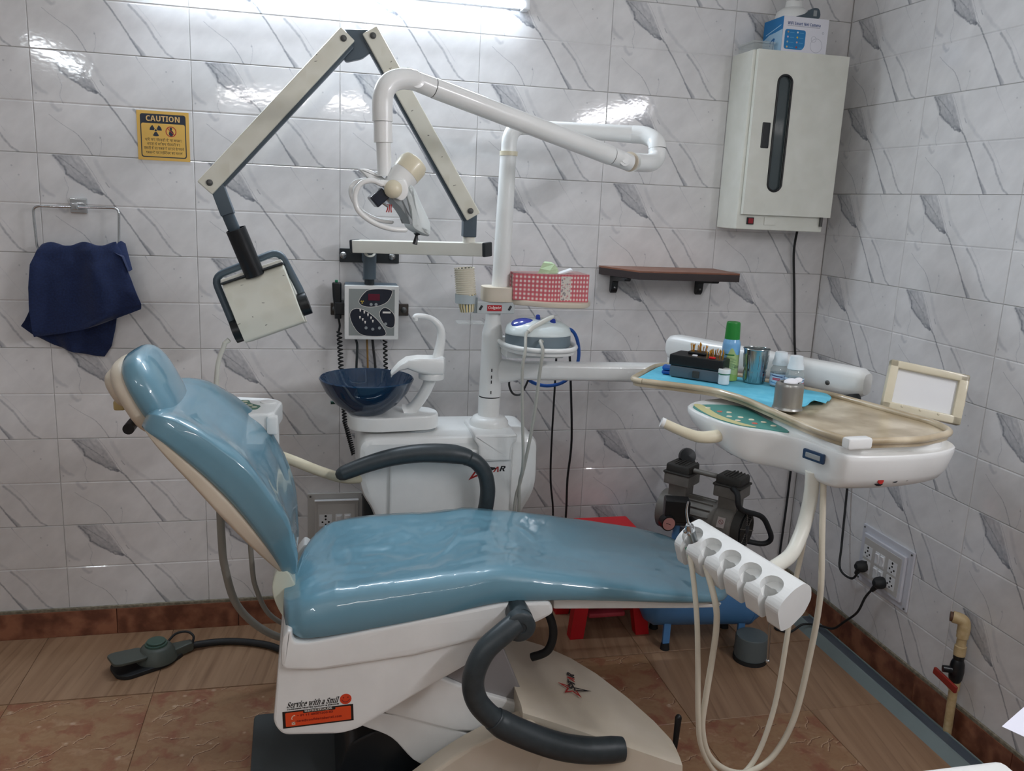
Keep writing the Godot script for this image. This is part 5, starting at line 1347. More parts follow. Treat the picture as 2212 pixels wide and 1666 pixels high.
# ---------------------------------------------------------------- the chair
# smooth value through a table of [key, values...] rows
static func look(tab: Array, k: float, col: int) -> float:
	for i in tab.size() - 1:
		if k <= tab[i + 1][0] or i == tab.size() - 2:
			var a: float = tab[maxi(i - 1, 0)][col]; var b: float = tab[i][col]; var c: float = tab[i + 1][col]; var d: float = tab[mini(i + 2, tab.size() - 1)][col]
			return cubic_interpolate(b, c, a, d, clampf((k - tab[i][0]) / (tab[i + 1][0] - tab[i][0]), 0, 1))
	return tab[-1][col]
func chair() -> void:
	var t := thing("dental_chair", "reclined dental chair with light blue padding and white shell", "chair", V(1.2, 0.0, 0.78))
	var o := -t.position
	# ---- seat and leg rest in one long pad
	var tab := [  # x, near bottom, near bulge, near ridge, far ridge, far bottom, dish, near z, far z
		[0.758, 0.478, 0.512, 0.545, 0.552, 0.49, 0.002, 0.985, 0.78],
		[0.785, 0.470, 0.521, 0.560, 0.575, 0.48, 0.004, 1.00, 0.68],
		[0.820, 0.472, 0.530, 0.571, 0.592, 0.48, 0.006, 1.006, 0.60],
		[0.870, 0.477, 0.541, 0.581, 0.602, 0.48, 0.009, 1.008, 0.54],
		[0.950, 0.487, 0.551, 0.589, 0.607, 0.49, 0.014, 1.008, 0.52],
		[1.120, 0.509, 0.573, 0.604, 0.612, 0.51, 0.016, 1.008, 0.52],
		[1.270, 0.534, 0.594, 0.617, 0.618, 0.53, 0.006, 1.008, 0.52],
		[1.420, 0.529, 0.574, 0.592, 0.600, 0.53, 0.010, 1.006, 0.52],
		[1.600, 0.513, 0.547, 0.557, 0.570, 0.51, 0.010, 1.004, 0.52],
		[1.800, 0.490, 0.514, 0.521, 0.537, 0.49, 0.006, 0.995, 0.53],
		[1.900, 0.474, 0.494, 0.500, 0.514, 0.474, 0.004, 0.965, 0.56],
		[1.965, 0.465, 0.478, 0.483, 0.490, 0.462, 0.002, 0.89, 0.64],
		[1.985, 0.462, 0.468, 0.471, 0.474, 0.460, 0.0, 0.82, 0.71]]
	var f := FastNoiseLite.new(); f.seed = 6; f.frequency = 9.0
	var rings := []
	var nx := 200
	for i in nx + 1:
		var x := lerpf(0.758, 1.985, float(i) / nx)
		var g := []
		for c in range(1, 9): g.append(look(tab, x, c))
		var r := PackedVector3Array()
		var nz: float = g[6]; var fz: float = g[7]; var w := nz - fz
		# bottom, near side, ridge, dished top, far ridge, far side
		var prof := [Vector2(fz + w * 0.12, g[4]), Vector2(fz + w * 0.5, g[0] - 0.006), Vector2(nz - w * 0.10, g[0] - 0.004), Vector2(nz - 0.012, g[0]), Vector2(nz - 0.001, g[0] + 0.008), Vector2(nz, lerpf(g[0], g[1], 0.6)), Vector2(nz - 0.003, g[1]), Vector2(nz - 0.014, lerpf(g[1], g[2], 0.65)), Vector2(nz - 0.034, g[2] - 0.001), Vector2(nz - 0.055, g[2] + 0.001), Vector2(nz - 0.085, g[2] - g[5] * 0.15)]
		for k in 29:
			var u := (k + 1) / 30.0
			prof.append(Vector2(lerpf(nz - 0.085, fz + 0.075, u), lerpf(g[2], g[3], u) - g[5] * (0.15 + 0.85 * sin(u * PI))))
		prof.append_array([Vector2(fz + 0.05, g[3] + 0.001), Vector2(fz + 0.030, g[3]), Vector2(fz + 0.010, lerpf(g[3], g[4], 0.15)), Vector2(fz, lerpf(g[3], g[4], 0.5)), Vector2(fz + 0.006, lerpf(g[3], g[4], 0.9))])
		for k in prof.size():
			var wr := 0.0
			if k > 5 and k < 44: wr = film_crease(x, prof[k].x) + f.get_noise_3d(x * 0.7 + prof[k].x * 0.9, prof[k].x * 1.1 - x * 0.5, 0) * 0.0055 * (1.0 if x < 1.35 else 0.4)
			r.append(V(x, prof[k].y + wr, prof[k].x) + o)
		if i == 0 or i == nx:
			pass
		rings.append(r)
	var soft := []
	# rounded head end
	for e in [[0.0, 0.55], [0.35, 0.8], [0.75, 0.94]]:
		var r := PackedVector3Array()
		var c := Vector3.ZERO
		for q in rings[0]: c += q
		c /= rings[0].size()
		for q in rings[0]: r.append(c + (q - c) * e[1] + V((e[0] - 1.0) * 0.016, 0, 0))
		soft.append(r)
	soft.append_array(rings)
	var s := Soup.new()
	s.loft(soft)
	part("seat_pad", s, M.seatvinyl, t, 60.0)
	# ---- white seat shell with its raised lip
	var lip := [Vector2(0.737, 0.455), Vector2(0.742, 0.486), Vector2(0.754, 0.502), Vector2(0.764, 0.500), Vector2(0.766, 0.470), Vector2(0.80, 0.466), Vector2(1.015, 0.497), Vector2(1.27, 0.536), Vector2(1.40, 0.534), Vector2(1.412, 0.500), Vector2(1.37, 0.478), Vector2(1.32, 0.462), Vector2(1.237, 0.446), Vector2(1.063, 0.411), Vector2(0.838, 0.391), Vector2(0.75, 0.396), Vector2(0.738, 0.408)]
	one_prism("shell_lip", round_poly(lip, 0.014, 3), 0.535, 1.006, 0.008, at(o), M.white, t)
	one_prism("shell_skirt", round_poly([Vector2(0.733, 0.44), Vector2(1.36, 0.478), Vector2(1.28, 0.421), Vector2(1.192, 0.366), Vector2(1.042, 0.283), Vector2(0.925, 0.214), Vector2(0.88, 0.203), Vector2(0.737, 0.215), Vector2(0.716, 0.25)], 0.022, 4), 0.55, 0.994, 0.006, at(o), M.white, t)
	one_prism("leg_rest_panel", round_poly([Vector2(1.419, 0.530), Vector2(1.80, 0.490), Vector2(1.90, 0.474), Vector2(1.89, 0.462), Vector2(1.80, 0.466), Vector2(1.421, 0.490)], 0.005), 0.59, 0.965, 0.004, at(o), M.white, t)
	service_sticker(t, o)
	# ---- backrest: pad and beige shell on the line from the seat up to the head
	var bt := [  # s, x, y of the back line, half width, pad thickness, shell depth
		[0.0, 0.735, 0.565, 0.085, 0.035, 0.012],
		[0.12, 0.718, 0.622, 0.135, 0.058, 0.030],
		[0.30, 0.684, 0.708, 0.198, 0.082, 0.046],
		[0.50, 0.632, 0.800, 0.232, 0.094, 0.055],
		[0.70, 0.572, 0.875, 0.240, 0.092, 0.050],
		[0.88, 0.500, 0.945, 0.236, 0.078, 0.036],
		[0.97, 0.455, 0.978, 0.215, 0.054, 0.020],
		[1.0, 0.438, 0.986, 0.18, 0.036, 0.010]]
	rings = []; var shell := []
	f.seed = 9
	for i in 45:
		var k := i / 44.0
		var p := V(look(bt, k, 1), look(bt, k, 2), 0.765)
		var q := V(look(bt, minf(k + 0.03, 1.0), 1), look(bt, minf(k + 0.03, 1.0), 2), 0.765) - V(look(bt, maxf(k - 0.03, 0.0), 1), look(bt, maxf(k - 0.03, 0.0), 2), 0.765)
		q = q.normalized()
		var n := V(q.y, -q.x, 0)
		var w := look(bt, k, 3); var th := look(bt, k, 4); var sh := look(bt, k, 5)
		var r := PackedVector3Array(); var r2 := PackedVector3Array()
		for j in 56:
			var an := TAU * (j + 0.5) / 56
			var zz := w * Soup.pw(cos(an), 0.36); var hh := Soup.pw(sin(an), 0.42)
			var dep := th * (0.5 + 0.5 * hh)
			if hh > 0.5: dep += th * 0.22 * (zz * zz / (w * w)) - 0.10 * th + f.get_noise_3d(k * 0.45 + zz * 0.5, zz * 1.2, 0) * 0.006
			r.append(p + n * dep + V(0, 0, zz) + o)
			r2.append(p - n * (sh * (0.5 - 0.5 * hh)) + n * 0.020 + V(0, 0, zz * 0.975) + o)
		rings.append(r); shell.append(r2)
	s = Soup.new(); s.loft(rings)
	part("backrest_pad", s, M.vinyl, t, 60.0)
	s = Soup.new(); s.loft(shell)
	part("backrest_shell", s, M.beige, t, 60.0)
	# ---- head rest
	var ht := V(-0.45, 0.89, 0).normalized(); var hn := V(0.89, 0.45, 0)
	var hb := Basis(hn, ht, V(0, 0, 1))
	s = Soup.new(); s.ball(V(0.043, 0.100, 0.145), at(V(0.447, 1.048, 0.775) + o, hb), 36, 0.72)
	part("headrest_pad", s, M.vinyl, t, 60.0)
	s = Soup.new(); s.ball(V(0.030, 0.094, 0.132), at(V(0.412, 1.032, 0.775) + o, hb), 32, 0.7)
	var hs := part("headrest_shell", s, M.beige, t, 60.0)
	s = Soup.new(); s.ball(V(0.030, 0.048, 0.075), at(V(0.377, 1.052, 0.78) + o, hb), 24, 0.7)
	part("headrest_mount", s, M.beige, hs)
	one_box("lock_lever", V(0.352, 0.992, 0.77) + o, V(0.378, 1.016, 0.80) + o, mat(C(186, 164, 112), 0.4), hs, 0.005)
	one_tube("headrest_stem", rel([V(0.455, 0.94, 0.765), V(0.405, 1.03, 0.765)], o), 0.014, M.steel, t, 14)
	s = Soup.new(); s.loft([rrect(V(0.435, 0.965, 0.79) + o, 0.020, 0.03), rrect(V(0.412, 0.985, 0.79) + o, 0.014, 0.03), rrect(V(0.40, 0.995, 0.79) + o, 0.005, 0.02)])
	part("stem_boot", s, M.rubber, t)
	one_tube("stem_knob", rel([V(0.396, 0.963, 0.80), V(0.396, 0.963, 0.86)], o), 0.013, M.black, t, 18)
	# ---- link between backrest and seat, with its plastic cover
	one_prism("hinge_link", curve2([Vector2(0.728, 0.60), Vector2(0.755, 0.585), Vector2(0.775, 0.53), Vector2(0.775, 0.47), Vector2(0.745, 0.46), Vector2(0.722, 0.50), Vector2(0.712, 0.55)], 4), 0.69, 0.87, 0.004, at(o), mat(C(206, 212, 196), 0.3, 0.0, 0.6), t)
	one_prism("hinge_cap", round_poly([Vector2(0.768, 0.545), Vector2(0.79, 0.575), Vector2(0.81, 0.56), Vector2(0.80, 0.50), Vector2(0.775, 0.50)], 0.01), 0.60, 0.66, 0.006, at(o), M.white, t)
	# ---- arm rests: near one folded down, far one up
	var near := [V(1.298, 0.512, 1.062), V(1.262, 0.492, 1.075), V(1.220, 0.460, 1.085), V(1.196, 0.415, 1.09), V(1.190, 0.370, 1.09), V(1.202, 0.325, 1.09), V(1.230, 0.287, 1.09), V(1.255, 0.265, 1.09)]
	one_tube("armrest_tube", curve(rel(near, o), 5), 0.0275, M.arm, t, 24)
	var grip := [V(1.245, 0.274, 1.09), V(1.258, 0.262, 1.09), V(1.29, 0.240, 1.09), V(1.36, 0.202, 1.09), V(1.43, 0.172, 1.09), V(1.50, 0.155, 1.09), V(1.56, 0.150, 1.09), V(1.592, 0.148, 1.09)]
	var gr := []
	for k in 36: gr.append(lerpf(0.0305, 0.034, clampf((k - 3) / 4.0, 0, 1)) if k < 30 else lerpf(0.034, 0.030, (k - 30) / 5.0))
	gr[0] = 0.029
	one_tube("armrest_grip", curve(rel(grip, o), 5), gr, M.arm, t, 24)
	one_tube("armrest_pivot", rel([V(1.312, 0.514, 0.98), V(1.312, 0.514, 1.055)], o), 0.030, M.arm, t, 28)
	one_lathe("pivot_cap", [Vector2(0, 0), Vector2(0.038, 0), Vector2(0.038, 0.026), Vector2(0.030, 0.032), Vector2(0.014, 0.032), Vector2(0.013, 0.030), Vector2(0, 0.030)], at(V(1.306, 0.506, 1.050) + o, along(V(0, 0, 1))), M.arm, t, 28)
	var far := [V(1.322, 0.55, 0.49), V(1.332, 0.62, 0.49), V(1.332, 0.665, 0.49), V(1.320, 0.71, 0.49), V(1.292, 0.744, 0.49), V(1.262, 0.758, 0.49)]
	one_tube("armrest_tube", curve(rel(far, o), 5), 0.0235, M.arm, t, 24)
	grip = [V(1.268, 0.757, 0.49), V(1.25, 0.764, 0.49), V(1.20, 0.772, 0.49), V(1.12, 0.774, 0.49), V(1.04, 0.764, 0.49), V(0.97, 0.745, 0.49), V(0.915, 0.725, 0.49), V(0.895, 0.717, 0.49)]
	gr = []
	for k in 36: gr.append(lerpf(0.0255, 0.029, clampf((k - 3) / 5.0, 0, 1)) if k < 12 else lerpf(0.029, 0.021, (k - 12) / 23.0))
	one_tube("armrest_grip", curve(rel(grip, o), 5), gr, M.arm, t, 24, true)
	# ---- lift: two white links between shell and base
	one_prism("upper_link", round_poly([Vector2(0.96, 0.255), Vector2(1.10, 0.325), Vector2(1.215, 0.262), Vector2(1.36, 0.205), Vector2(1.36, 0.12), Vector2(1.18, 0.145), Vector2(0.99, 0.217)], 0.012), 0.62, 0.945, 0.006, at(o), M.white, t)
	one_prism("link_cover", round_poly([Vector2(1.10, 0.33), Vector2(1.25, 0.40), Vector2(1.30, 0.37), Vector2(1.355, 0.24), Vector2(1.36, 0.20), Vector2(1.21, 0.262)], 0.01), 0.64, 0.93, 0.004, at(o), mat(C(138, 134, 134), 0.4), t)
	one_prism("lower_link", curve2([Vector2(0.90, 0.205), Vector2(0.99, 0.214), Vector2(1.18, 0.146), Vector2(1.24, 0.10), Vector2(1.20, 0.03), Vector2(1.085, 0.055), Vector2(1.01, 0.14), Vector2(0.94, 0.180)], 5), 0.64, 0.94, 0.004, at(o), M.white, t)
	one_tube("lift_hose", curve(rel([V(1.39, 0.47, 0.80), V(1.44, 0.42, 0.82), V(1.462, 0.36, 0.84), V(1.45, 0.30, 0.84), V(1.41, 0.27, 0.82)], o), 6), 0.012, M.rubber, t, 12)
	# ---- base: dark plate and the big beige cover
	one_prism("base_plate", round_poly([Vector2(0.64, 0.585), Vector2(1.70, 0.585), Vector2(1.70, 1.11), Vector2(0.655, 1.11)], 0.02), -0.014, 0.0, 0.003, at(o, Basis(V(1, 0, 0), V(0, 0, 1), V(0, -1, 0))), mat(C(62, 68, 70), 0.55), t)
	one_prism("pedestal", round_poly([Vector2(0.86, 0.014), Vector2(1.25, 0.014), Vector2(1.25, 0.10), Vector2(1.08, 0.10), Vector2(0.98, 0.165), Vector2(0.90, 0.13)], 0.03), 0.66, 0.93, 0.006, at(o), M.black, t)
	var cv := []
	var top := func(x): return lerpf(0.262, 0.142, clampf((x - 1.335) / 0.40, 0, 1))
	s = Soup.new()
	# far edge, ridge and front foot of the cover for stations along x
	var st := [[1.335, 0.640, 1.030], [1.40, 0.640, 1.045], [1.48, 0.655, 1.066], [1.56, 0.700, 1.090], [1.62, 0.765, 1.108], [1.68, 0.87, 1.126], [1.72, 0.97, 1.138], [1.738, 1.05, 1.142]]
	rings = []
	for e in st:
		var x: float = e[0]; var h: float = top.call(x)
		var r := PackedVector3Array([V(x, 0.002, e[1]), V(x, h - 0.010, e[1] + 0.002), V(x, h, e[1] + 0.016), V(x, h - 0.004, lerpf(e[1], e[2], 0.5)), V(x, h - 0.012, e[2] - 0.018), V(x, h - 0.022, e[2]), V(x, 0.06, e[2] + 0.012), V(x, 0.002, e[2] + 0.012)])
		for k in r.size(): r[k] += o
		rings.append(r)
	s.loft(rings)
	var cover := part("base_cover", s, M.cream, t, 30.0)
	one_prism("front_cover", curve2([Vector2(1.34, 0.222), Vector2(1.20, 0.170), Vector2(1.08, 0.092), Vector2(0.99, 0.002), Vector2(1.20, 0.002), Vector2(1.40, 0.002), Vector2(1.40, 0.10), Vector2(1.38, 0.19)], 5), 0.985, 1.050, 0.010, at(o), M.cream, t)
	# emblem on the sloping top, reading towards the foot end
	var sl := atan2(0.12, 0.40)
	var bx := Basis(V(0.30, -0.09, 0.95).normalized(), V(-0.94, 0.28, 0.30).normalized(), V(0, 0, 0))
	bx.x = V(0.25, -0.075, -0.965).normalized(); bx.z = V(sin(sl), cos(sl), 0).normalized(); bx.x = (bx.x - bx.z * bx.x.dot(bx.z)).normalized(); bx.y = bx.z.cross(bx.x)
	var ec := V(1.515, top.call(1.515) + 0.0008, 0.87) + o
	star_mark(cover, at(ec + bx.x * -0.03, bx), 0.042)
	for e in [["S", -0.028, M.ink], ["T", 0.0, M.ink], ["\u039b", 0.022, M.inkred], ["R", 0.046, M.ink]]:
		text(e[0], 0.021, 0.022, e[2], cover, at(ec + bx.x * (0.006 + e[1]), bx), "Droid Sans", 700, "lettering", 0.35)
	one_box("red_name_plate", V(1.27, 0.035, 1.0555) + o, V(1.47, 0.078, 1.062) + o, mat(C(120, 22, 24), 0.3), t, 0.003)
	# release lever beside the base
	one_tube("release_lever", rel([V(1.768, 0.02, 1.02), V(1.778, 0.085, 1.01), V(1.785, 0.160, 1.0)], o), [0.004, 0.0075, 0.0095], M.black, t, 14, true)
	one_box("lever_foot", V(1.70, 0.002, 1.0) + o, V(1.775, 0.022, 1.04) + o, M.dark, t, 0.004)

# folds of the clear film wrapped over the seat: thin raised lines, [x, z, x, z, bend, height]
const FOLDS := [[0.86, 0.98, 0.84, 0.90, 0.02, 0.004], [0.88, 0.66, 0.87, 0.82, 0.015, 0.0035], [0.90, 0.70, 0.905, 0.84, -0.01, 0.003], [0.93, 0.74, 1.06, 0.69, 0.02, 0.003], [0.92, 0.80, 1.04, 0.82, -0.02, 0.003], [0.94, 0.86, 1.12, 0.80, 0.012, 0.0025], [1.06, 0.90, 1.24, 0.62, 0.03, 0.0028], [1.33, 0.60, 1.30, 0.86, 0.02, 0.0028], [1.37, 0.64, 1.42, 0.76, -0.02, 0.004], [1.45, 0.93, 1.75, 0.90, 0.01, 0.002], [0.90, 1.0, 0.935, 0.955, 0.005, 0.004], [0.985, 1.0, 1.0, 0.96, 0.004, 0.0035]]
static func film_crease(x: float, z: float) -> float:
	var h := 0.0
	for e in FOLDS:
		var a := Vector2(e[0], e[1]); var b := Vector2(e[2], e[3])
		var d := b - a
		var t := (Vector2(x, z) - a).dot(d) / d.length_squared()
		if t < -0.05 or t > 1.05: continue
		var off: float = (Vector2(x, z) - a - d * t).dot(Vector2(-d.y, d.x).normalized()) - e[4] * sin(t * PI)
		h += e[5] * exp(-off * off / 0.00006) * sin(clampf(t, 0, 1) * PI)
	return h
func service_sticker(t: Node3D, o: Vector3) -> void:
	var c := V(0.824, 0.262, 0.9942) + o
	var im := Image.create(360, 100, false, Image.FORMAT_RGB8)
	im.fill(C(30, 24, 24))
	fill(im, round_poly(rect2(14, 8, 348, 92), 7), C(222, 76, 34))
	fill(im, round_poly(rect2(104, 0, 268, 20), 5), C(30, 28, 28))
	for e in [[[44, 46], [48, 34], [58, 26]], [[44, 46], [47, 50]], [[58, 26], [61, 30]]]:
		for k in e.size() - 1: line(im, Vector2(e[k][0], e[k][1]), Vector2(e[k + 1][0], e[k + 1][1]), 5, C(226, 200, 180))
	fill(im, rect2(44, 66, 62, 84), C(214, 186, 168))
	line(im, Vector2(44, 66), Vector2(53, 76), 2, C(120, 60, 40)); line(im, Vector2(62, 66), Vector2(53, 76), 2, C(120, 60, 40))
	var x := Basis.from_euler(V(0, 0, 0.035))
	var st := sheet("service_sticker", 0.170, 0.0455, im, at(c + V(0, -0.0025, 0), x), t, 0.4, 0.0006)
	var dk := mat(C(128, 30, 20), 0.5)
	text("SERVICE HELPLINE", 0.066, 0.0052, M.inkwhite, st, at(c + V(-0.0, 0.0165, 0.0008), x), "Droid Serif")
	text("+ 91 11 49001200-03", 0.086, 0.0058, dk, st, at(c + V(-0.008, 0.0060, 0.0008), x), "Droid Sans")
	text("care@confidentdental.com", 0.108, 0.0070, dk, st, at(c + V(0.002, -0.0085, 0.0008), x), "Droid Sans")
	text("Service with a Smil", 0.122, 0.0165, M.ink, t, at(c + V(-0.012, 0.037, 0.0004), x), "Droid Serif", 700, "lettering", 0.35)
	text("CONSUMER TRUSTED QUALITY & SERVICES", 0.124, 0.0045, M.ink, t, at(c + V(-0.012, 0.0245, 0.0004), x), "Droid Sans")
	var f := one_lathe("smiling_face", [Vector2(0, 0), Vector2(0.0142, 0), Vector2(0.0142, 0.0006), Vector2(0, 0.0006)], at(c + V(0.066, 0.0385, 0), along(V(0, 0, 1))), mat(C(214, 66, 34), 0.4), t, 28)
	for k in [-1, 1]: one_lathe("eye", [Vector2(0, 0), Vector2(0.0016, 0), Vector2(0.0016, 0.0004), Vector2(0, 0.0004)], at(c + V(0.066 + 0.0055 * k, 0.0430, 0.0006), along(V(0, 0, 1))), dk, f, 10)
	one_tube("smile", curve([c + V(0.0565, 0.0375, 0.0006), c + V(0.0605, 0.0325, 0.0006), c + V(0.066, 0.0308, 0.0006), c + V(0.0715, 0.0325, 0.0006), c + V(0.0755, 0.0375, 0.0006)], 4), 0.0009, dk, f, 6)
# ---------------------------------------------------------------- instrument table on the second arm
const TH := 1.04
func instrument_table() -> void:
	var t := thing("instrument_table", "white dental instrument table with tan tray top on a swing arm", "instrument table", V(1.99, 0.93, 0.95))
	var o := -t.position
	var flat := Basis(V(1, 0, 0), V(0, 0, 1), V(0, -1, 0))
	# body under the tray: outline in plan, lower and softer below
	var plan := curve2([Vector2(1.79, 0.87), Vector2(1.785, 1.00), Vector2(1.815, 1.09), Vector2(1.88, 1.15), Vector2(1.925, 1.22), Vector2(1.945, 1.32), Vector2(1.985, 1.345), Vector2(2.12, 1.345), Vector2(2.235, 1.315), Vector2(2.29, 1.255), Vector2(2.27, 1.12), Vector2(2.20, 0.93), Vector2(2.08, 0.80), Vector2(1.90, 0.80)], 5)
	var rings := []
	var c := Vector2(2.02, 1.08)
	for e in [[0.918, 0.76], [0.921, 0.85], [0.932, 0.925], [0.952, 0.965], [0.978, 0.988], [0.995, 1.0], [1.006, 1.0], [1.010, 0.985]]:
		var r := PackedVector3Array()
		for q in plan:
			var v: Vector2 = c + (q - c) * e[1]
			r.append(V(v.x, e[0] + ((1.0 - e[0]) * 0.62 * clampf((1.10 - v.y) / 0.25, 0, 1) if e[0] < 0.99 else 0.0), v.y) + o)
		rings.append(r)
	var s := Soup.new(); s.loft(rings)
	part("body", s, M.white, t, 50.0)
	# raised part under the tray at the camera end
	one_prism("tray_support", round_poly([Vector2(1.93, 1.06), Vector2(1.95, 1.33), Vector2(2.22, 1.31), Vector2(2.275, 1.24), Vector2(2.19, 0.95), Vector2(2.06, 0.86)], 0.03, 4), -1.024, -1.0, 0.003, at(o, flat), M.white, t)
	# teal control panel at the chair side
	one_prism("control_panel", curve2([Vector2(1.80, 0.885), Vector2(1.796, 1.00), Vector2(1.826, 1.080), Vector2(1.88, 1.125), Vector2(1.925, 1.15), Vector2(1.93, 1.03), Vector2(1.93, 0.90)], 5), -1.0125, -1.009, 0.0005, at(o, flat), M.teal, t)
	one_prism("panel_stripe", curve2([Vector2(1.80, 0.885), Vector2(1.796, 1.00), Vector2(1.826, 1.080), Vector2(1.862, 1.108), Vector2(1.84, 1.06), Vector2(1.822, 0.99), Vector2(1.826, 0.885)], 5), -1.0130, -1.0120, 0.0, at(o, flat), mat(C(196, 190, 138), 0.45), t)
	for q in [[1.826, 0.915, 0], [1.840, 0.955, 1], [1.842, 1.005, 0], [1.862, 0.965, 0], [1.845, 1.045, 0], [1.868, 1.015, 0], [1.885, 1.04, 0], [1.875, 1.075, 1], [1.905, 1.065, 0], [1.912, 1.10, 0]]:
		one_lathe("touch_key", [Vector2(0, 0), Vector2(0.0075, 0), Vector2(0.0065, 0.0010), Vector2(0, 0.0012)], at(V(q[0], 1.0128, q[1]) + o), mat(C(196, 96, 80), 0.4) if q[2] else M.aged, t, 16)
	# tray: tan sheet with a raised rim
	var tray := round_poly([Vector2(1.690, 0.695), Vector2(1.84, 0.505), Vector2(1.90, 0.47), Vector2(2.02, 0.58), Vector2(2.20, 0.90), Vector2(2.285, 1.20), Vector2(2.265, 1.285), Vector2(2.14, 1.335), Vector2(1.962, 1.338), Vector2(1.935, 1.25), Vector2(1.925, 1.10), Vector2(1.915, 0.93), Vector2(1.88, 0.83), Vector2(1.79, 0.762)], 0.035, 4)
	var tan_m := grainy(mat(C(255, 255, 255), 0.35, 0.0, 0.3), noise_tex(0.012, C(166, 148, 118), C(212, 198, 172), 97, 256, 5, 1.6), 2.0)
	one_prism("tray_sheet", tray, -TH + 0.003, -TH + 0.016, 0.002, at(o, flat), tan_m, t)
	var rim := []
	for q in tray: rim.append(V(q.x, TH + 0.001, q.y) + o)
	rim.append(rim[0])
	one_tube("tray_rim", rim, 0.0085, tan_m, t, 10)
	s = Soup.new()
	s.rbox(V(0.064, 0.026, 0.026), 0.006, at(V(1.977, TH - 0.002, 1.337) + o, Basis.from_euler(V(0, 0.08, 0))))
	part("corner_guard", s, M.white, t)
	# name plate, sockets and grips on the front flank
	var pl := Basis.from_euler(V(0.0, -0.95, 0.0))
	s = Soup.new(); s.rbox(V(0.060, 0.024, 0.008), 0.003, at(V(1.925, 0.985, 1.262) + o, Basis(V(0.30, 0, 0.954), V(0, 1, 0), V(-0.954, 0, 0.30))))
	var np := part("name_plate", s, mat(C(40, 62, 92), 0.25), t)
	s = Soup.new(); s.rbox(V(0.042, 0.012, 0.006), 0.002, at(V(1.9225, 0.985, 1.263) + o, Basis(V(0.30, 0, 0.954), V(0, 1, 0), V(-0.954, 0, 0.30))))
	part("plate_window", s, M.grey, np)
	for q in [[2.050, 0.946], [2.090, 0.946], [2.122, 0.948]]:
		var b := one_tube("socket_bezel", rel([V(q[0], q[1], 1.28), V(q[0], q[1] + 0.002, 1.332 - (q[0] - 2.05) * 0.12)], o), 0.0145, M.black, t, 16)
		one_tube("socket_core", rel([V(q[0], q[1], 1.315), V(q[0], q[1] + 0.002, 1.338 - (q[0] - 2.05) * 0.12)], o), 0.0075, M.inkred if q[0] < 2.06 else M.dark, b, 12)
	one_box("side_latch", V(2.150, 0.934, 1.26) + o, V(2.168, 0.962, 1.318) + o, M.greytube, t, 0.003)
	one_tube("position_handle", curve(rel([V(1.806, 0.975, 1.04), V(1.782, 0.970, 1.04), V(1.745, 0.970, 1.035), V(1.705, 0.982, 1.02), V(1.668, 0.997, 1.005)], o), 6), [0.0125, 0.0155, 0.016, 0.016, 0.016, 0.016, 0.016, 0.016, 0.0158, 0.0155, 0.015, 0.0148, 0.0145, 0.014, 0.0138, 0.0135, 0.0132, 0.013, 0.0128, 0.0126, 0.0125, 0.0124, 0.0123, 0.0122, 0.012], M.aged, t, 18)
	one_tube("handle_cap", rel([V(1.668, 0.997, 1.005), V(1.660, 1.0, 1.002)], o), 0.0128, M.white, t, 16)
	# second arm: heavy bar from the first arm's end up to the table
	s = Soup.new()
	rings = []
	for e in [[0.0, 0.6], [0.012, 0.9], [0.03, 1.0], [0.45, 1.0], [0.55, 1.0], [0.585, 0.97], [0.60, 0.7]]:
		var r := PackedVector3Array()
		var p := V(1.965, 1.075, 0.32).lerp(V(2.295, 1.075, 0.93), e[0] / 0.60 * 0.985)
		for k in 24:
			var an := TAU * k / 24
			r.append(p + V(0.88, 0, -0.476) * (0.034 * e[1] * Soup.pw(cos(an), 0.62)) + V(0, 0.042 * e[1] * Soup.pw(sin(an), 0.62), 0) + o)
		rings.append(r)
	s.loft(rings)
	part("upper_arm", s, M.white, t)
	one_tube("arm_pivot", rel([V(1.985, 1.005, 0.34), V(1.985, 1.04, 0.34)], o), 0.030, M.white, t, 24)
	bolt(V(2.218, 1.065, 0.848) + o, V(-0.8, 0, 0.6), 0.008, M.iron, t)
	one_tube("table_pivot", rel([V(2.255, 0.99, 0.93), V(2.255, 1.04, 0.905)], o), 0.024, M.dark, t, 18)
	viewer(t, o)
	handpiece_bar(t, o)

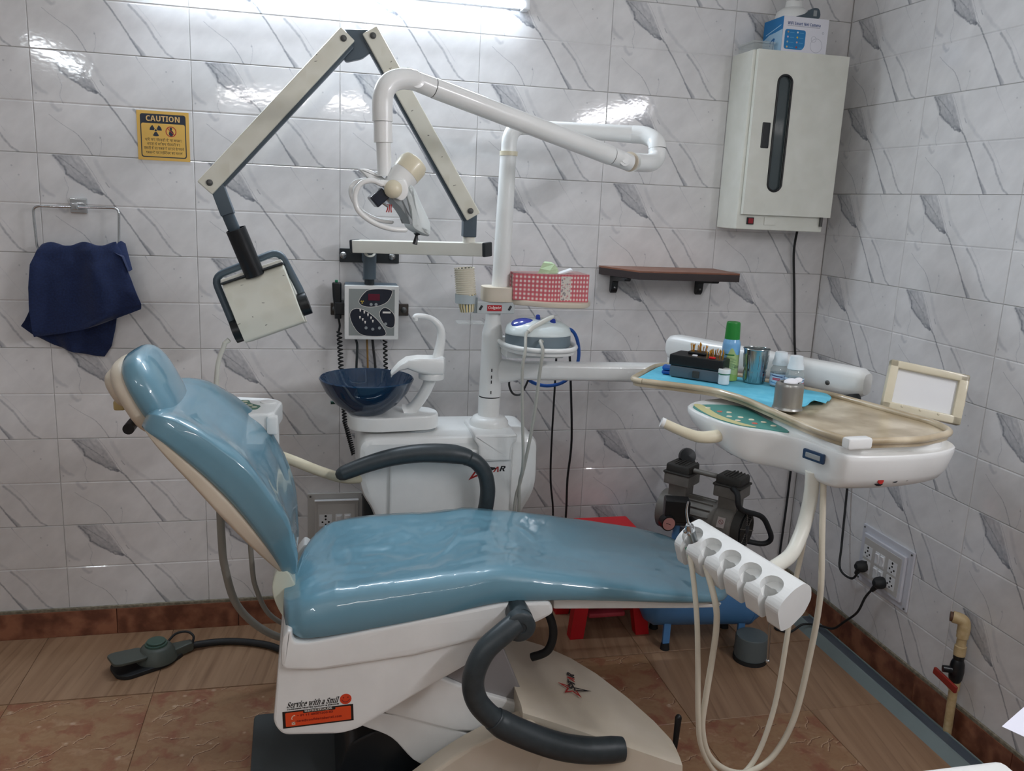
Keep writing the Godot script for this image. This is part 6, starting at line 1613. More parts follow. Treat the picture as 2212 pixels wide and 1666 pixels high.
func viewer(t: Node3D, o: Vector3) -> void:
	var n := V(-0.36, 0.30, 0.88).normalized()
	var x := V(0.93, -0.16, 0.36); x = (x - n * x.dot(n)).normalized()
	var y := n.cross(x)
	var b := Basis(x, y, n)
	var c := V(2.358, 1.085, 1.06) + o
	var w := 0.098; var h := 0.066
	var s := Soup.new()
	for q in [[V(0, h - 0.010, 0), V(w * 2, 0.020, 0.024)], [V(0, -h + 0.011, 0), V(w * 2, 0.022, 0.024)], [V(-w + 0.011, 0, 0), V(0.022, h * 2, 0.024)], [V(w - 0.012, 0, 0), V(0.024, h * 2, 0.024)]]: s.rbox(q[1], 0.004, at(c + b * q[0], b))
	var fr := part("film_viewer_frame", s, M.aged, t)
	s = Soup.new(); s.rbox(V(w * 2 - 0.008, h * 2 - 0.008, 0.006), 0.002, at(c + b * V(0, 0, -0.008), b))
	part("viewer_back", s, M.aged, fr)
	s = Soup.new(); s.rbox(V(w * 2 - 0.034, h * 2 - 0.028, 0.004), 0.001, at(c + b * V(0, 0, -0.002), b))
	part("viewer_glass", s, M.film, fr)
	for k in 3:
		s = Soup.new(); s.rbox(V(0.006, 0.006, 0.012), 0.002, at(c + b * V(-0.05 + 0.045 * k, -h + 0.016, 0.008), b))
		part("film_clip", s, M.aged, fr)
	s = Soup.new(); s.rbox(V(0.004, 0.016, 0.012), 0.001, at(c + b * V(w, -0.008, 0), b))
	part("viewer_switch", s, M.cream, fr)
	for k in 2: one_tube("viewer_wire", curve([c + b * V(0.03 + 0.012 * k, -h, -0.004), c + b * V(0.036 + 0.012 * k, -h - 0.012, 0.002), c + b * V(0.022 + 0.016 * k, -h - 0.018, 0.004), c + b * V(0.0 + 0.01 * k, -h - 0.03, 0.0)], 5), 0.003, M.white, fr, 8)
	one_tube("viewer_stem", [c + b * V(-0.02, -h + 0.006, -0.008), V(2.262, 1.02, 0.98) + o], 0.007, M.dark, t, 12)

func handpiece_bar(t: Node3D, o: Vector3) -> void:
	# bent tube from the table down to the bar
	one_tube("hanger_tube", curve(rel([V(1.945, 0.94, 1.235), V(1.948, 0.885, 1.235), V(1.940, 0.830, 1.24), V(1.915, 0.785, 1.26), V(1.875, 0.755, 1.29), V(1.80, 0.742, 1.33)], o), 6), 0.0165, M.ivory, t, 20)
	var ax := V(0.33, -0.10, 0.94).normalized()
	var u := V(-0.94, 0.0, 0.33).normalized()         # towards the chair side
	var up := ax.cross(u).normalized()
	if up.y < 0: up = -up
	var lean := 0.42        # the bar is turned towards the chair side
	var u0 := u
	u = (u0 * cos(lean) - up * sin(lean)).normalized(); up = (up * cos(lean) + u0 * sin(lean)).normalized()
	var org := V(1.700, 0.750, 1.145) + o
	var L := 0.318
	# solid bar minus five cups and their slots
	var cs := CSGCombiner3D.new()
	cs.name = "handpiece_holder"
	cs.transform = Transform3D(Basis(-u, up, -u.cross(up)) , org)
	t.add_child(cs, true)
	var lz := 1.0 if (cs.basis.z).dot(ax) > 0 else -1.0
	var pg := CSGPolygon3D.new()
	pg.name = "bar"
	pg.polygon = PackedVector2Array(round_poly([Vector2(-0.052, 0.020), Vector2(-0.034, 0.034), Vector2(0.0, 0.042), Vector2(0.034, 0.038), Vector2(0.050, 0.014), Vector2(0.046, -0.018), Vector2(0.020, -0.042), Vector2(-0.022, -0.050), Vector2(-0.052, -0.042)], 0.010, 3))
	pg.mode = CSGPolygon3D.MODE_DEPTH; pg.depth = L; pg.smooth_faces = false
	pg.position = V(0, 0, L if lz > 0 else 0.0)
	cs.add_child(pg)
	for k in 5:
		var z := lz * (0.030 + 0.0605 * k)
		for e in [[0.0255, 0.036, -0.016, 0.036, 24], [0.0105, 0.14, -0.016, 0.0, 14]]:
			var cy := CSGCylinder3D.new()
			cy.name = "cup"; cy.operation = CSGShape3D.OPERATION_SUBTRACTION
			cy.radius = e[0]; cy.height = e[1]; cy.sides = e[4]; cy.cone = false
			cy.position = V(e[2], e[3], z); cy.rotation = V(0, 0, 0.12)
			cs.add_child(cy, true)
		var bx := CSGBox3D.new()
		bx.name = "slot"; bx.operation = CSGShape3D.OPERATION_SUBTRACTION
		bx.size = V(0.06, 0.14, 0.019); bx.position = V(-0.044, 0.0, z)
		cs.add_child(bx, true)
		var co := CSGCylinder3D.new()
		co.name = "funnel"; co.operation = CSGShape3D.OPERATION_SUBTRACTION
		co.radius = 0.0255; co.height = 0.05; co.cone = true; co.sides = 24
		co.position = V(-0.016, -0.006, z); co.rotation = V(PI, 0, 0.12)
		cs.add_child(co, true)
	cs.material_override = M.white
	# syringe in the first cup
	var sy := at(org, cs.basis)
	var a := sy * V(-0.014, 0.0, lz * 0.030)
	var sd := (sy.basis * V(-0.10, 1.0, 0)).normalized()
	var gr := one_tube("syringe_body", [a - sd * 0.02, a + sd * 0.03, a + sd * 0.055], [0.0085, 0.0095, 0.0115], M.steel, t, 18)
	one_tube("syringe_head", [a + sd * 0.055, a + sd * 0.068, a + sd * 0.074], [0.0115, 0.0105, 0.006], M.chrome, t, 18)
	for k in [-1, 1]: bolt(a + sd * 0.054 + ax * (0.006 * k) + u * 0.010, u + V(0, 0.3, 0), 0.0052, M.chrome, gr, "trigger")
	one_tube("syringe_nozzle", curve([a + sd * 0.072, a + sd * 0.10 - u * 0.003, a + sd * 0.118 - u * 0.008, a + sd * 0.135 - u * 0.018], 5), [0.0032, 0.003, 0.003, 0.003, 0.003, 0.0028, 0.0028, 0.0028, 0.0026, 0.0026, 0.0025, 0.0025, 0.0024, 0.0024, 0.0022, 0.002], M.chrome, t, 12)
	# hoses: two loops hanging from the bar to the table, one thin rod
	var h1 := [V(1.672, 0.735, 1.20), V(1.672, 0.68, 1.235), V(1.672, 0.60, 1.27), V(1.676, 0.49, 1.29), V(1.684, 0.37, 1.30), V(1.700, 0.29, 1.30), V(1.745, 0.215, 1.30), V(1.80, 0.19, 1.295), V(1.856, 0.235, 1.285), V(1.895, 0.36, 1.275), V(1.912, 0.53, 1.265), V(1.925, 0.66, 1.25), V(1.945, 0.78, 1.235), V(1.955, 0.93, 1.215)]
	one_tube("hose", curve(rel(h1, o), 7), 0.0062, M.hose, t, 12)
	var h2 := [V(1.692, 0.725, 1.245), V(1.700, 0.655, 1.295), V(1.706, 0.60, 1.30), V(1.704, 0.52, 1.30), V(1.698, 0.42, 1.30), V(1.697, 0.34, 1.30), V(1.722, 0.265, 1.30), V(1.775, 0.218, 1.30), V(1.834, 0.208, 1.30), V(1.892, 0.245, 1.30), V(1.935, 0.34, 1.30), V(1.955, 0.50, 1.30), V(1.962, 0.655, 1.30), V(1.960, 0.80, 1.28), V(1.965, 0.93, 1.25)]
	one_tube("hose", curve(rel(h2, o), 7), 0.0072, M.hose, t, 12)
	one_tube("thin_green_tube", curve(rel([V(1.668, 0.745, 1.19), V(1.671, 0.70, 1.225), V(1.672, 0.66, 1.245)], o), 5), 0.0036, mat(C(40, 120, 84), 0.4), t, 8)
	one_tube("hanging_rod", rel([V(1.823, 0.70, 1.375), V(1.834, 0.60, 1.31), V(1.846, 0.505, 1.30)], o), 0.0032, M.steel, t, 10)
	var s := Soup.new(); s.ball(V(0.005, 0.005, 0.005), at(V(1.846, 0.500, 1.30) + o), 12)
	part("rod_tip", s, M.chrome, t)

# ---------------------------------------------------------------- things lying on the tray
func tray_things() -> void:
	var y0 := TH + 0.0005
	# blue drape with a turned-up fold at its free corner
	var t := thing("blue_drape", "light blue disposable drape spread over the tray top", "drape", V(1.93, TH, 0.80))
	var m := grainy(mat(C(255, 255, 255), 0.85), noise_tex(0.03, C(92, 186, 214), C(116, 204, 228), 101, 128, 3), 5.0)
	m.backlight_enabled = true; m.backlight = Color(0.12, 0.2, 0.22)
	var A := [V(1.700, 0, 0.700), V(1.80, 0, 0.770), V(1.885, 0, 0.845), V(1.918, 0, 0.94), V(1.93, 0, 1.02), V(1.95, 0, 1.075)]
	var Bq := [V(1.845, 0, 0.520), V(1.905, 0, 0.49), V(1.99, 0, 0.585), V(2.08, 0, 0.73), V(2.185, 0, 0.895), V(2.115, 0, 1.0)]
	var f := FastNoiseLite.new(); f.seed = 3; f.frequency = 7.0
	var up := []; var lo := []
	var nu := 40; var nv := 16
	var pa := curve(A, 8); var pb := curve(Bq, 8)
	for i in nu + 1:
		var ra := []; var rb := []
		for j in nv + 1:
			var v := j / float(nv)
			var p: Vector3 = pa[i].lerp(pb[i], v)
			var k := i / float(nu)
			var edge := clampf((k - 0.72) / 0.28, 0, 1)
			var flat_zone := clampf(1.0 - edge * 1.3, 0.0, 1.0)
			var h := 0.0022 + 0.0015 * absf(f.get_noise_2d(p.x * 2.0, p.z * 2.0)) + edge * (0.010 + 0.010 * f.get_noise_2d(p.x * 3.0, p.z * 3.0) + 0.007 * sin(v * 11.0)) * (1.0 if v > 0.25 else 0.6) * 0.8
			ra.append(p + V(0, TH + maxf(h, 0.0018), 0) - t.position); rb.append(p + V(0, TH + maxf(h, 0.0018) - 0.001, 0) - t.position)
		up.append(ra); lo.append(rb)
	var s := Soup.new()
	for i in nu:
		for j in nv:
			s.quad(up[i][j], up[i + 1][j], up[i + 1][j + 1], up[i][j + 1]); s.quad(lo[i][j + 1], lo[i + 1][j + 1], lo[i + 1][j], lo[i][j])
	var e0 := s.p.size()
	for i in nu:
		s.quad(lo[i][0], lo[i + 1][0], up[i + 1][0], up[i][0]); s.quad(up[i][nv], up[i + 1][nv], lo[i + 1][nv], lo[i][nv])
	for j in nv:
		s.quad(lo[0][j + 1], lo[0][j], up[0][j], up[0][j + 1]); s.quad(lo[nu][j], lo[nu][j + 1], up[nu][j + 1], up[nu][j])
	s.outward(0)
	part("drape_sheet", s, m, t, 70.0)
	y0 = TH + 0.0045
	# bur box: grey case, black lid part, gold burs
	t = thing("bur_box", "black and grey bur organiser full of small brass burs", "bur box", V(1.905, y0, 0.685))
	t.rotation.y = -0.78
	one_box("grey_case", V(-0.078, 0.0, -0.042), V(0.078, 0.034, 0.042), mat(C(84, 98, 108), 0.4), t, 0.006)
	one_box("black_tray", V(-0.080, 0.034, -0.043), V(0.080, 0.066, 0.043), M.black, t, 0.004)
	one_box("raised_block", V(-0.040, 0.066, -0.034), V(0.012, 0.074, 0.004), M.black, t, 0.003)
	one_box("latch", V(-0.006, 0.006, 0.042), V(0.014, 0.026, 0.048), M.castdark, t, 0.002)
	var rng := RandomNumberGenerator.new(); rng.seed = 44
	for k in 44:
		var q := V(rng.randf_range(-0.036, 0.008), 0.074, rng.randf_range(-0.030, 0.0)) if k < 16 else V(rng.randf_range(0.018, 0.072), 0.066, rng.randf_range(-0.034, 0.030))
		bur(q, rng, t)
	one_box("red_stone", V(0.034, 0.066, 0.024), V(0.052, 0.071, 0.036), M.red, t, 0.002)
	one_box("white_stone", V(-0.016, 0.066, 0.022), V(-0.002, 0.070, 0.034), M.paper, t, 0.002)
	# blue case
	t = thing("blue_case", "small bright blue plastic case beside the bur box", "case", V(1.845, y0, 0.632))
	t.rotation.y = -0.6
	one_box("case_bottom", V(-0.030, 0.0, -0.017), V(0.030, 0.011, 0.017), mat(C(20, 84, 170), 0.35), t, 0.004)
	one_box("case_lid", V(-0.030, 0.0112, -0.017), V(0.030, 0.026, 0.017), mat(C(26, 100, 190), 0.3), t, 0.006)
	one_box("lid_label", V(-0.018, 0.0258, -0.008), V(0.010, 0.0264, 0.006), mat(C(150, 176, 204), 0.4), t, 0.0002)
	# spray can
	t = thing("spray_can", "tall spray can with green cap and blue green print", "can", V(1.985, y0, 0.708))
	var im := Image.create(256, 256, false, Image.FORMAT_RGB8)
	for y in 256:
		for x in 256:
			var hill := 88.0 + 30.0 * sin(x * 0.06) + 16.0 * sin(x * 0.13 + 1.0)
			im.set_pixel(x, y, C(120, 178, 224) if y < hill else C(168, 190, 128).lerp(C(140, 178, 84), clampf((y - 150) / 100.0, 0, 1) * 0.0 + (0.8 if y > 215 + 6 * sin(x * 0.1) else 0.0)))
	for k in 12:
		var y := 108 + k * 7
		line(im, Vector2(150, y), Vector2(150 + 30 + (k * 37) % 26, y), 2.4, C(74, 106, 70))
	line(im, Vector2(150, 90), Vector2(186, 90), 8, C(40, 110, 50))
	for k in 8: line(im, Vector2(196 + k * 4, 160), Vector2(196 + k * 4, 176), 1.6, C(60, 80, 60))
	var cm := mat(Color.WHITE, 0.25, 0.0, 0.6); cm.albedo_texture = tex(im)
	s = Soup.new()
	var pf := [[0.0, 0.0, 1.0], [0.0245, 0.0, 1.0], [0.0255, 0.003, 0.99], [0.0255, 0.102, 0.12], [0.0245, 0.110, 0.06], [0.0205, 0.120, 0.0], [0.0, 0.120, 0.0]]
	for q in pf.size() - 1:
		for i in 36:
			var a0 := TAU * i / 36; var a1 := TAU * (i + 1) / 36
			var g := func(e, a): return V(e[0] * cos(a), e[1], -e[0] * sin(a))
			s.quad(g.call(pf[q], a0), g.call(pf[q], a1), g.call(pf[q + 1], a1), g.call(pf[q + 1], a0), Vector2(i / 36.0, pf[q][2]), Vector2((i + 1) / 36.0, pf[q][2]), Vector2((i + 1) / 36.0, pf[q + 1][2]), Vector2(i / 36.0, pf[q + 1][2]))
	part("can_body", s, cm, t)
	one_lathe("cap", [Vector2(0, 0.119), Vector2(0.0215, 0.119), Vector2(0.0195, 0.164), Vector2(0.0175, 0.168), Vector2(0, 0.168)], at(Vector3.ZERO), mat(C(22, 128, 44), 0.4), t, 36)
	# steel tumbler
	t = thing("steel_tumbler", "open ribbed steel tumbler beside the spray can", "tumbler", V(2.046, y0, 0.745))
	one_lathe("tumbler", [Vector2(0, 0.0), Vector2(0.028, 0.0), Vector2(0.0295, 0.002), Vector2(0.031, 0.034), Vector2(0.0305, 0.036), Vector2(0.0315, 0.038), Vector2(0.036, 0.094), Vector2(0.0382, 0.097), Vector2(0.0372, 0.099), Vector2(0.035, 0.096), Vector2(0.0285, 0.004), Vector2(0, 0.004)], at(Vector3.ZERO), mat(C(168, 174, 174), 0.2, 1.0), t, 44)
	for k in 14:
		var an := TAU * k / 14
		one_tube("rib", [V(0.0302 * cos(an), 0.005, 0.0302 * sin(an)), V(0.0312 * cos(an), 0.034, 0.0312 * sin(an))], 0.0009, M.chrome, t, 5)
		one_tube("rib", [V(0.0320 * cos(an), 0.042, 0.0320 * sin(an)), V(0.0352 * cos(an), 0.082, 0.0352 * sin(an))], 0.0009, M.chrome, t, 5)
	# two clear bottles with frosted caps
	var lab := Image.create(256, 96, false, Image.FORMAT_RGB8)
	lab.fill(C(206, 222, 240))
	fill(lab, rect2(0, 66, 256, 96), C(170, 204, 232))
	for r in 2:
		line(lab, Vector2(10 + 128 * r, 14), Vector2(112 + 128 * r, 22), 9, C(54, 74, 128))
		fill(lab, rect2(24 + 128 * r, 34, 96 + 128 * r, 54), C(206, 70, 92))
		line(lab, Vector2(30 + 128 * r, 44), Vector2(90 + 128 * r, 44), 3, C(232, 200, 206))
		line(lab, Vector2(8 + 128 * r, 72), Vector2(70 + 128 * r, 80), 6, C(60, 140, 190))
	var lm := mat(Color.WHITE, 0.4); lm.albedo_texture = tex(lab)
	var liquid := mat(Color(0.80, 0.83, 0.82, 0.35), 0.05); liquid.transparency = BaseMaterial3D.TRANSPARENCY_ALPHA
	var spots := [V(2.098, y0, 0.790), V(2.110, y0, 0.850)]
	var bl := ["clear labelled bottle with frosted cap nearer the steel tumbler", "clear labelled bottle with frosted cap nearer the cotton tin"]
	for k in 2:
		t = thing("solution_bottle", bl[k], "bottle", spots[k], "clear bottles on the tray")
		one_lathe("bottle", [Vector2(0, 0), Vector2(0.0235, 0), Vector2(0.025, 0.003), Vector2(0.025, 0.046), Vector2(0.020, 0.056), Vector2(0.0165, 0.060), Vector2(0.0165, 0.066), Vector2(0, 0.066)], at(Vector3.ZERO), liquid, t, 32)
		s = Soup.new()
		for i in 36:
			var a0 := TAU * i / 36; var a1 := TAU * (i + 1) / 36
			var g := func(a, y): return V(0.0253 * cos(a), y, -0.0253 * sin(a))
			s.quad(g.call(a0, 0.004), g.call(a1, 0.004), g.call(a1, 0.036), g.call(a0, 0.036), Vector2(2.0 * i / 36, 1), Vector2(2.0 * (i + 1) / 36, 1), Vector2(2.0 * (i + 1) / 36, 0), Vector2(2.0 * i / 36, 0))
		part("label", s, lm, t)
		one_lathe("cap", [Vector2(0, 0.060), Vector2(0.0225, 0.060), Vector2(0.0215, 0.070), Vector2(0.019, 0.074), Vector2(0.0175, 0.092), Vector2(0.0165, 0.096), Vector2(0, 0.096)], at(Vector3.ZERO), mat(Color(0.9, 0.92, 0.93), 0.4), t, 28)
	# small white jar
	t = thing("medicine_jar", "small white jar with a green line under its lid", "jar", V(1.940, y0, 0.768))
	one_lathe("jar", [Vector2(0, 0), Vector2(0.0145, 0), Vector2(0.0155, 0.002), Vector2(0.0155, 0.028), Vector2(0, 0.029)], at(Vector3.ZERO), mat(C(226, 232, 234), 0.35), t, 28)
	one_lathe("green_line", [Vector2(0, 0.028), Vector2(0.0168, 0.028), Vector2(0.0168, 0.031), Vector2(0, 0.031)], at(Vector3.ZERO), mat(C(20, 110, 70), 0.4), t, 28)
	one_lathe("lid", [Vector2(0, 0.031), Vector2(0.0172, 0.031), Vector2(0.0172, 0.042), Vector2(0.0155, 0.044), Vector2(0, 0.044)], at(Vector3.ZERO), M.white, t, 28)
	# cotton tin with its cotton
	t = thing("cotton_tin", "brushed aluminium cotton dispenser tin near the tray front", "tin", V(1.965, TH + 0.006, 1.065))
	one_lathe("tin", [Vector2(0, 0), Vector2(0.0355, 0), Vector2(0.0375, 0.002), Vector2(0.0365, 0.005), Vector2(0.0345, 0.010), Vector2(0.0345, 0.058), Vector2(0.032, 0.066), Vector2(0.026, 0.069), Vector2(0.022, 0.0675), Vector2(0.021, 0.060), Vector2(0, 0.058)], at(Vector3.ZERO), mat(C(176, 176, 172), 0.34, 1.0), t, 40)
	t = thing("cotton_swab", "tuft of white cotton in the mouth of the tin", "cotton", V(1.965, TH + 0.066, 1.065))
	s = Soup.new(); s.ball(V(0.022, 0.009, 0.016), at(V(0.004, 0.008, -0.002), Basis.from_euler(V(0.0, 0.5, 0.05))), 20)
	s.ball(V(0.020, 0.006, 0.010), at(V(0.026, 0.010, -0.010), Basis.from_euler(V(0, 0.6, 0.12))), 16)
	part("tuft", s, M.paper, t)
func bur(q: Vector3, rng: RandomNumberGenerator, t: Node3D) -> void:
	var d := V(rng.randf_range(-0.15, 0.15), 1, rng.randf_range(-0.15, 0.15)).normalized()
	var h := rng.randf_range(0.016, 0.026)
	one_tube("bur", [q, q + d * h * 0.7, q + d * h * 0.75, q + d * h], [0.0012, 0.0012, 0.0019, 0.0008], M.gold, t, 6)

# ---------------------------------------------------------------- things on the floor along the walls
func corner_things() -> void:
	compressor()
	# red stool
	var t := thing("plastic_stool", "red plastic step stool by the back wall under the leg rest", "stool", V(1.85, 0.0, 0.16))
	var k := 0.14
	for q in [[-1, 1], [1, 1], [1, -1], [-1, -1]]:
		var s := Soup.new()
		var a := V(q[0] * 0.125, 0.0, q[1] * 0.095); var b := V(q[0] * 0.075, 0.37, q[1] * 0.060)
		var r0 := PackedVector3Array(); var r1 := PackedVector3Array()
		for c in [[-1, -1], [1, -1], [1, 1], [-1, 1]]:
			r0.append(a + V(c[0] * 0.025, 0, c[1] * 0.020)); r1.append(b + V(c[0] * 0.028, 0, c[1] * 0.022))
		s.loft([r0, r1])
		part("leg", s, M.red, t)
	one_box("top", V(-0.108, 0.362, -0.085), V(0.108, 0.385, 0.085), M.red, t, 0.012)
	for z in [-1, 1]: one_prism("apron", round_poly([Vector2(-0.105, 0.33), Vector2(0.105, 0.33), Vector2(0.112, 0.14), Vector2(0.075, 0.11), Vector2(-0.075, 0.11), Vector2(-0.112, 0.14)], 0.02), -0.004, 0.004, 0.001, at(V(0, 0, z * 0.078)), M.red, t)
	for x in [-1, 1]: one_box("side_apron", V(x * 0.102 - 0.004, 0.11, -0.07), V(x * 0.102 + 0.004, 0.33, 0.07), M.red, t, 0.001)
	one_box("foot_rail", V(-0.07, 0.055, 0.03), V(0.07, 0.073, 0.075), mat(C(196, 70, 84), 0.5), t, 0.006)
	# grey canister
	t = thing("grey_canister", "short grey cylinder canister standing on the floor by the duct", "canister", V(2.288, 0.0, 0.492))
	one_lathe("body", [Vector2(0, 0.012), Vector2(0.054, 0.012), Vector2(0.056, 0.02), Vector2(0.056, 0.088), Vector2(0.053, 0.093), Vector2(0, 0.094)], at(Vector3.ZERO), mat(C(96, 106, 108), 0.5), t, 36)
	one_lathe("foot", [Vector2(0, 0), Vector2(0.058, 0), Vector2(0.058, 0.014), Vector2(0, 0.014)], at(Vector3.ZERO), M.rubber, t, 36)
	# foot control with its hose
	t = thing("foot_control", "grey green foot pedal switch on the floor by the wall", "foot pedal", V(0.30, 0.0, 0.22))
	var fm := mat(C(78, 84, 78), 0.5)
	t.rotation.y = 0.50
	one_prism("base", round_poly([Vector2(-0.125, -0.035), Vector2(-0.10, -0.062), Vector2(0.02, -0.058), Vector2(0.095, -0.020), Vector2(0.095, 0.020), Vector2(0.02, 0.058), Vector2(-0.10, 0.062), Vector2(-0.125, 0.035)], 0.02, 4), -0.014, 0.0, 0.003, at(Vector3.ZERO, Basis(V(1, 0, 0), V(0, 0, 1), V(0, -1, 0))), M.rubber, t)
	one_lathe("dome", [Vector2(0, 0.012), Vector2(0.064, 0.012), Vector2(0.060, 0.030), Vector2(0.047, 0.052), Vector2(0.036, 0.060), Vector2(0, 0.061)], at(V(0.012, 0, 0)), fm, t, 32)
	one_lathe("top_ring", [Vector2(0, 0.060), Vector2(0.035, 0.060), Vector2(0.034, 0.066), Vector2(0.029, 0.067), Vector2(0.029, 0.073), Vector2(0.026, 0.075), Vector2(0, 0.075)], at(V(0.012, 0, 0)), mat(C(64, 90, 80), 0.45), t, 28)
	var s2 := Soup.new()
	s2.prism(round_poly([Vector2(-0.135, -0.034), Vector2(-0.115, -0.044), Vector2(-0.03, -0.040), Vector2(-0.03, 0.040), Vector2(-0.115, 0.044), Vector2(-0.135, 0.034)], 0.012), -0.044, -0.034, 0.003, at(Vector3.ZERO, Basis.from_euler(V(0, 0, -0.08)) * Basis(V(1, 0, 0), V(0, 0, 1), V(0, -1, 0))))
	part("pedal", s2, fm, t)
	one_prism("rear_neck", round_poly([Vector2(0.05, -0.03), Vector2(0.13, -0.014), Vector2(0.13, 0.014), Vector2(0.05, 0.03)], 0.008), -0.036, -0.004, 0.006, at(Vector3.ZERO, Basis(V(1, 0, 0), V(0, 0, 1), V(0, -1, 0))), fm, t)
	one_tube("carry_loop", curve([V(0.055, 0.040, -0.025), V(0.085, 0.060, -0.03), V(0.118, 0.064, -0.015), V(0.132, 0.050, 0.005), V(0.12, 0.024, 0.012)], 5), 0.004, M.rubber, t, 8)
	var inv := t.transform.affine_inverse()
	one_tube("hose", curve([V(0.12, 0.018, 0), inv * V(0.48, 0.013, 0.140), inv * V(0.56, 0.012, 0.145), inv * V(0.66, 0.012, 0.185), inv * V(0.75, 0.012, 0.26), inv * V(0.90, 0.012, 0.33), inv * V(1.035, 0.02, 0.34)], 6), 0.0115, M.rubber, t, 12)

func compressor() -> void:
	var t := thing("air_compressor", "grey twin-head air compressor on a blue tank in the corner", "compressor", V(2.17, 0.0, 0.27))
	var o := -t.position
	# tank
	var s := Soup.new()
	var tc := V(2.165, 0.190, 0.325); var td := V(1, 0, 0.12).normalized()
	var rr := []; var tp := []
	for e in [[-0.225, 0.03], [-0.222, 0.07], [-0.208, 0.105], [-0.18, 0.122], [0.16, 0.122], [0.19, 0.105], [0.204, 0.07], [0.207, 0.03]]: tp.append(tc + td * e[0] + o); rr.append(e[1])
	s.tube(tp, rr, 32)
	var tank := part("tank", s, M.tankblue, t)
	one_tube("weld_seam", [tc + td * 0.158 + o, tc + td * 0.164 + o], 0.1235, M.tankblue, tank, 32)
	for q in [[-0.14, 1], [-0.14, -1], [0.13, 1], [0.13, -1]]:
		var p: Vector3 = tc + td * q[0] + V(-0.12, 0, 1).normalized() * (0.075 * q[1])
		one_box("leg", V(p.x - 0.012, 0.022, p.z - 0.006) + o, V(p.x + 0.014, 0.14, p.z + 0.006) + o, M.tankblue, t, 0.002)
		one_lathe("rubber_foot", [Vector2(0, 0), Vector2(0.017, 0), Vector2(0.014, 0.024), Vector2(0, 0.024)], at(V(p.x, 0, p.z) + o), M.rubber, t, 16)
	one_box("motor_saddle", V(2.07, 0.295, 0.24) + o, V(2.27, 0.378, 0.37) + o, M.tankblue, t, 0.004)
	# motor, lying from back left to front right
	var c := V(2.155, 0.450, 0.285)
	var d := V(0.64, 0, 0.77).normalized(); var n := V(-0.77, 0, 0.64)
	var mb := Basis(d, V(0, 1, 0), n)
	var X := func(x, y, z): return c + mb * V(x, y, z) + o
	one_tube("motor_body", [X.call(-0.125, 0, 0), X.call(0.11, 0, 0)], 0.066, M.castgrey, t, 32)
	one_tube("rear_bell", [X.call(-0.150, 0, 0), X.call(-0.145, 0, 0), X.call(-0.10, 0, 0)], [0.05, 0.072, 0.074], M.castgrey, t, 32)
	one_tube("front_bell", [X.call(0.075, 0, 0), X.call(0.135, 0, 0), X.call(0.142, 0, 0)], [0.074, 0.074, 0.066], M.castgrey, t, 32)
	for k in 16:
		var an := TAU * k / 16
		s = Soup.new(); s.box(V(0.13, 0.010, 0.0045), at(X.call(-0.012, 0.069 * cos(an), 0.069 * sin(an)), mb * Basis(V(1, 0, 0), an)))
		part("cooling_fin", s, M.castgrey, t)
	# fan guard
	var fg := one_tube("fan_housing", [X.call(0.138, 0, 0), X.call(0.168, 0, 0)], 0.069, M.castdark, t, 36)
	one_tube("fan_dark", [X.call(0.166, 0, 0), X.call(0.170, 0, 0)], 0.062, M.black, fg, 32)
	for r in [0.024, 0.032, 0.040, 0.048, 0.056]:
		var p := []
		for k in 33: p.append(X.call(0.173, r * cos(TAU * k / 32), r * sin(TAU * k / 32)))
		one_tube("guard_ring", p, 0.0017, M.castdark, fg, 6)
	for k in 6: one_tube("guard_spoke", [X.call(0.173, 0.016 * cos(PI / 3 * k + 0.2), 0.016 * sin(PI / 3 * k + 0.2)), X.call(0.173, 0.063 * cos(PI / 3 * k + 0.2), 0.063 * sin(PI / 3 * k + 0.2))], 0.0018, M.castgrey, fg, 6)
	one_lathe("guard_hub", [Vector2(0, 0), Vector2(0.018, 0), Vector2(0.016, 0.005), Vector2(0, 0.006)], at(X.call(0.170, 0, 0), along(d)), M.black, fg, 20)
	# two cylinder heads
	for x in [-0.085, 0.105]:
		s = Soup.new(); s.rbox(V(0.070, 0.06, 0.066), 0.006, at(X.call(x, 0.082, 0), mb))
		part("cylinder_neck", s, M.castgrey, t)
		s = Soup.new(); s.rbox(V(0.098, 0.040, 0.094), 0.005, at(X.call(x, 0.128, 0), mb))
		part("valve_block", s, M.castgrey, t)
		s = Soup.new(); s.rbox(V(0.104, 0.008, 0.100), 0.003, at(X.call(x, 0.152, 0), mb))
		var hd := part("gasket_plate", s, M.castdark, t)
		s = Soup.new(); s.rbox(V(0.092, 0.032, 0.088), 0.008, at(X.call(x, 0.168, 0), mb))
		part("head_casting", s, M.castdark, hd)
		for k in 7:
			s = Soup.new(); s.rbox(V(0.0045, 0.020, 0.080 if k > 1 else 0.05), 0.002, at(X.call(x - 0.036 + 0.012 * k, 0.179 - 0.0014 * absf(k - 3), -0.004), mb))
			part("head_fin", s, M.castdark, hd)
		bolt(X.call(x - 0.044, 0.150, 0.044), n + V(0, 0.6, 0), 0.006, M.iron, hd)
	one_tube("cross_pipe", [X.call(-0.035, 0.168, 0.012), X.call(0.06, 0.168, 0.012)], 0.009, M.castgrey, t, 14)
	one_lathe("air_filter", [Vector2(0, 0), Vector2(0.030, 0), Vector2(0.032, 0.012), Vector2(0.028, 0.030), Vector2(0, 0.032)], at(X.call(-0.10, 0.190, -0.055), along(V(-0.2, 0.4, 0.9))), M.black, t, 28)
	# pressure switch with two gauges on the chair side
	s = Soup.new(); s.rbox(V(0.085, 0.080, 0.060), 0.006, at(V(2.022, 0.515, 0.365) + o, Basis.from_euler(V(0, -0.3, 0))))
	part("pressure_switch", s, M.black, t)
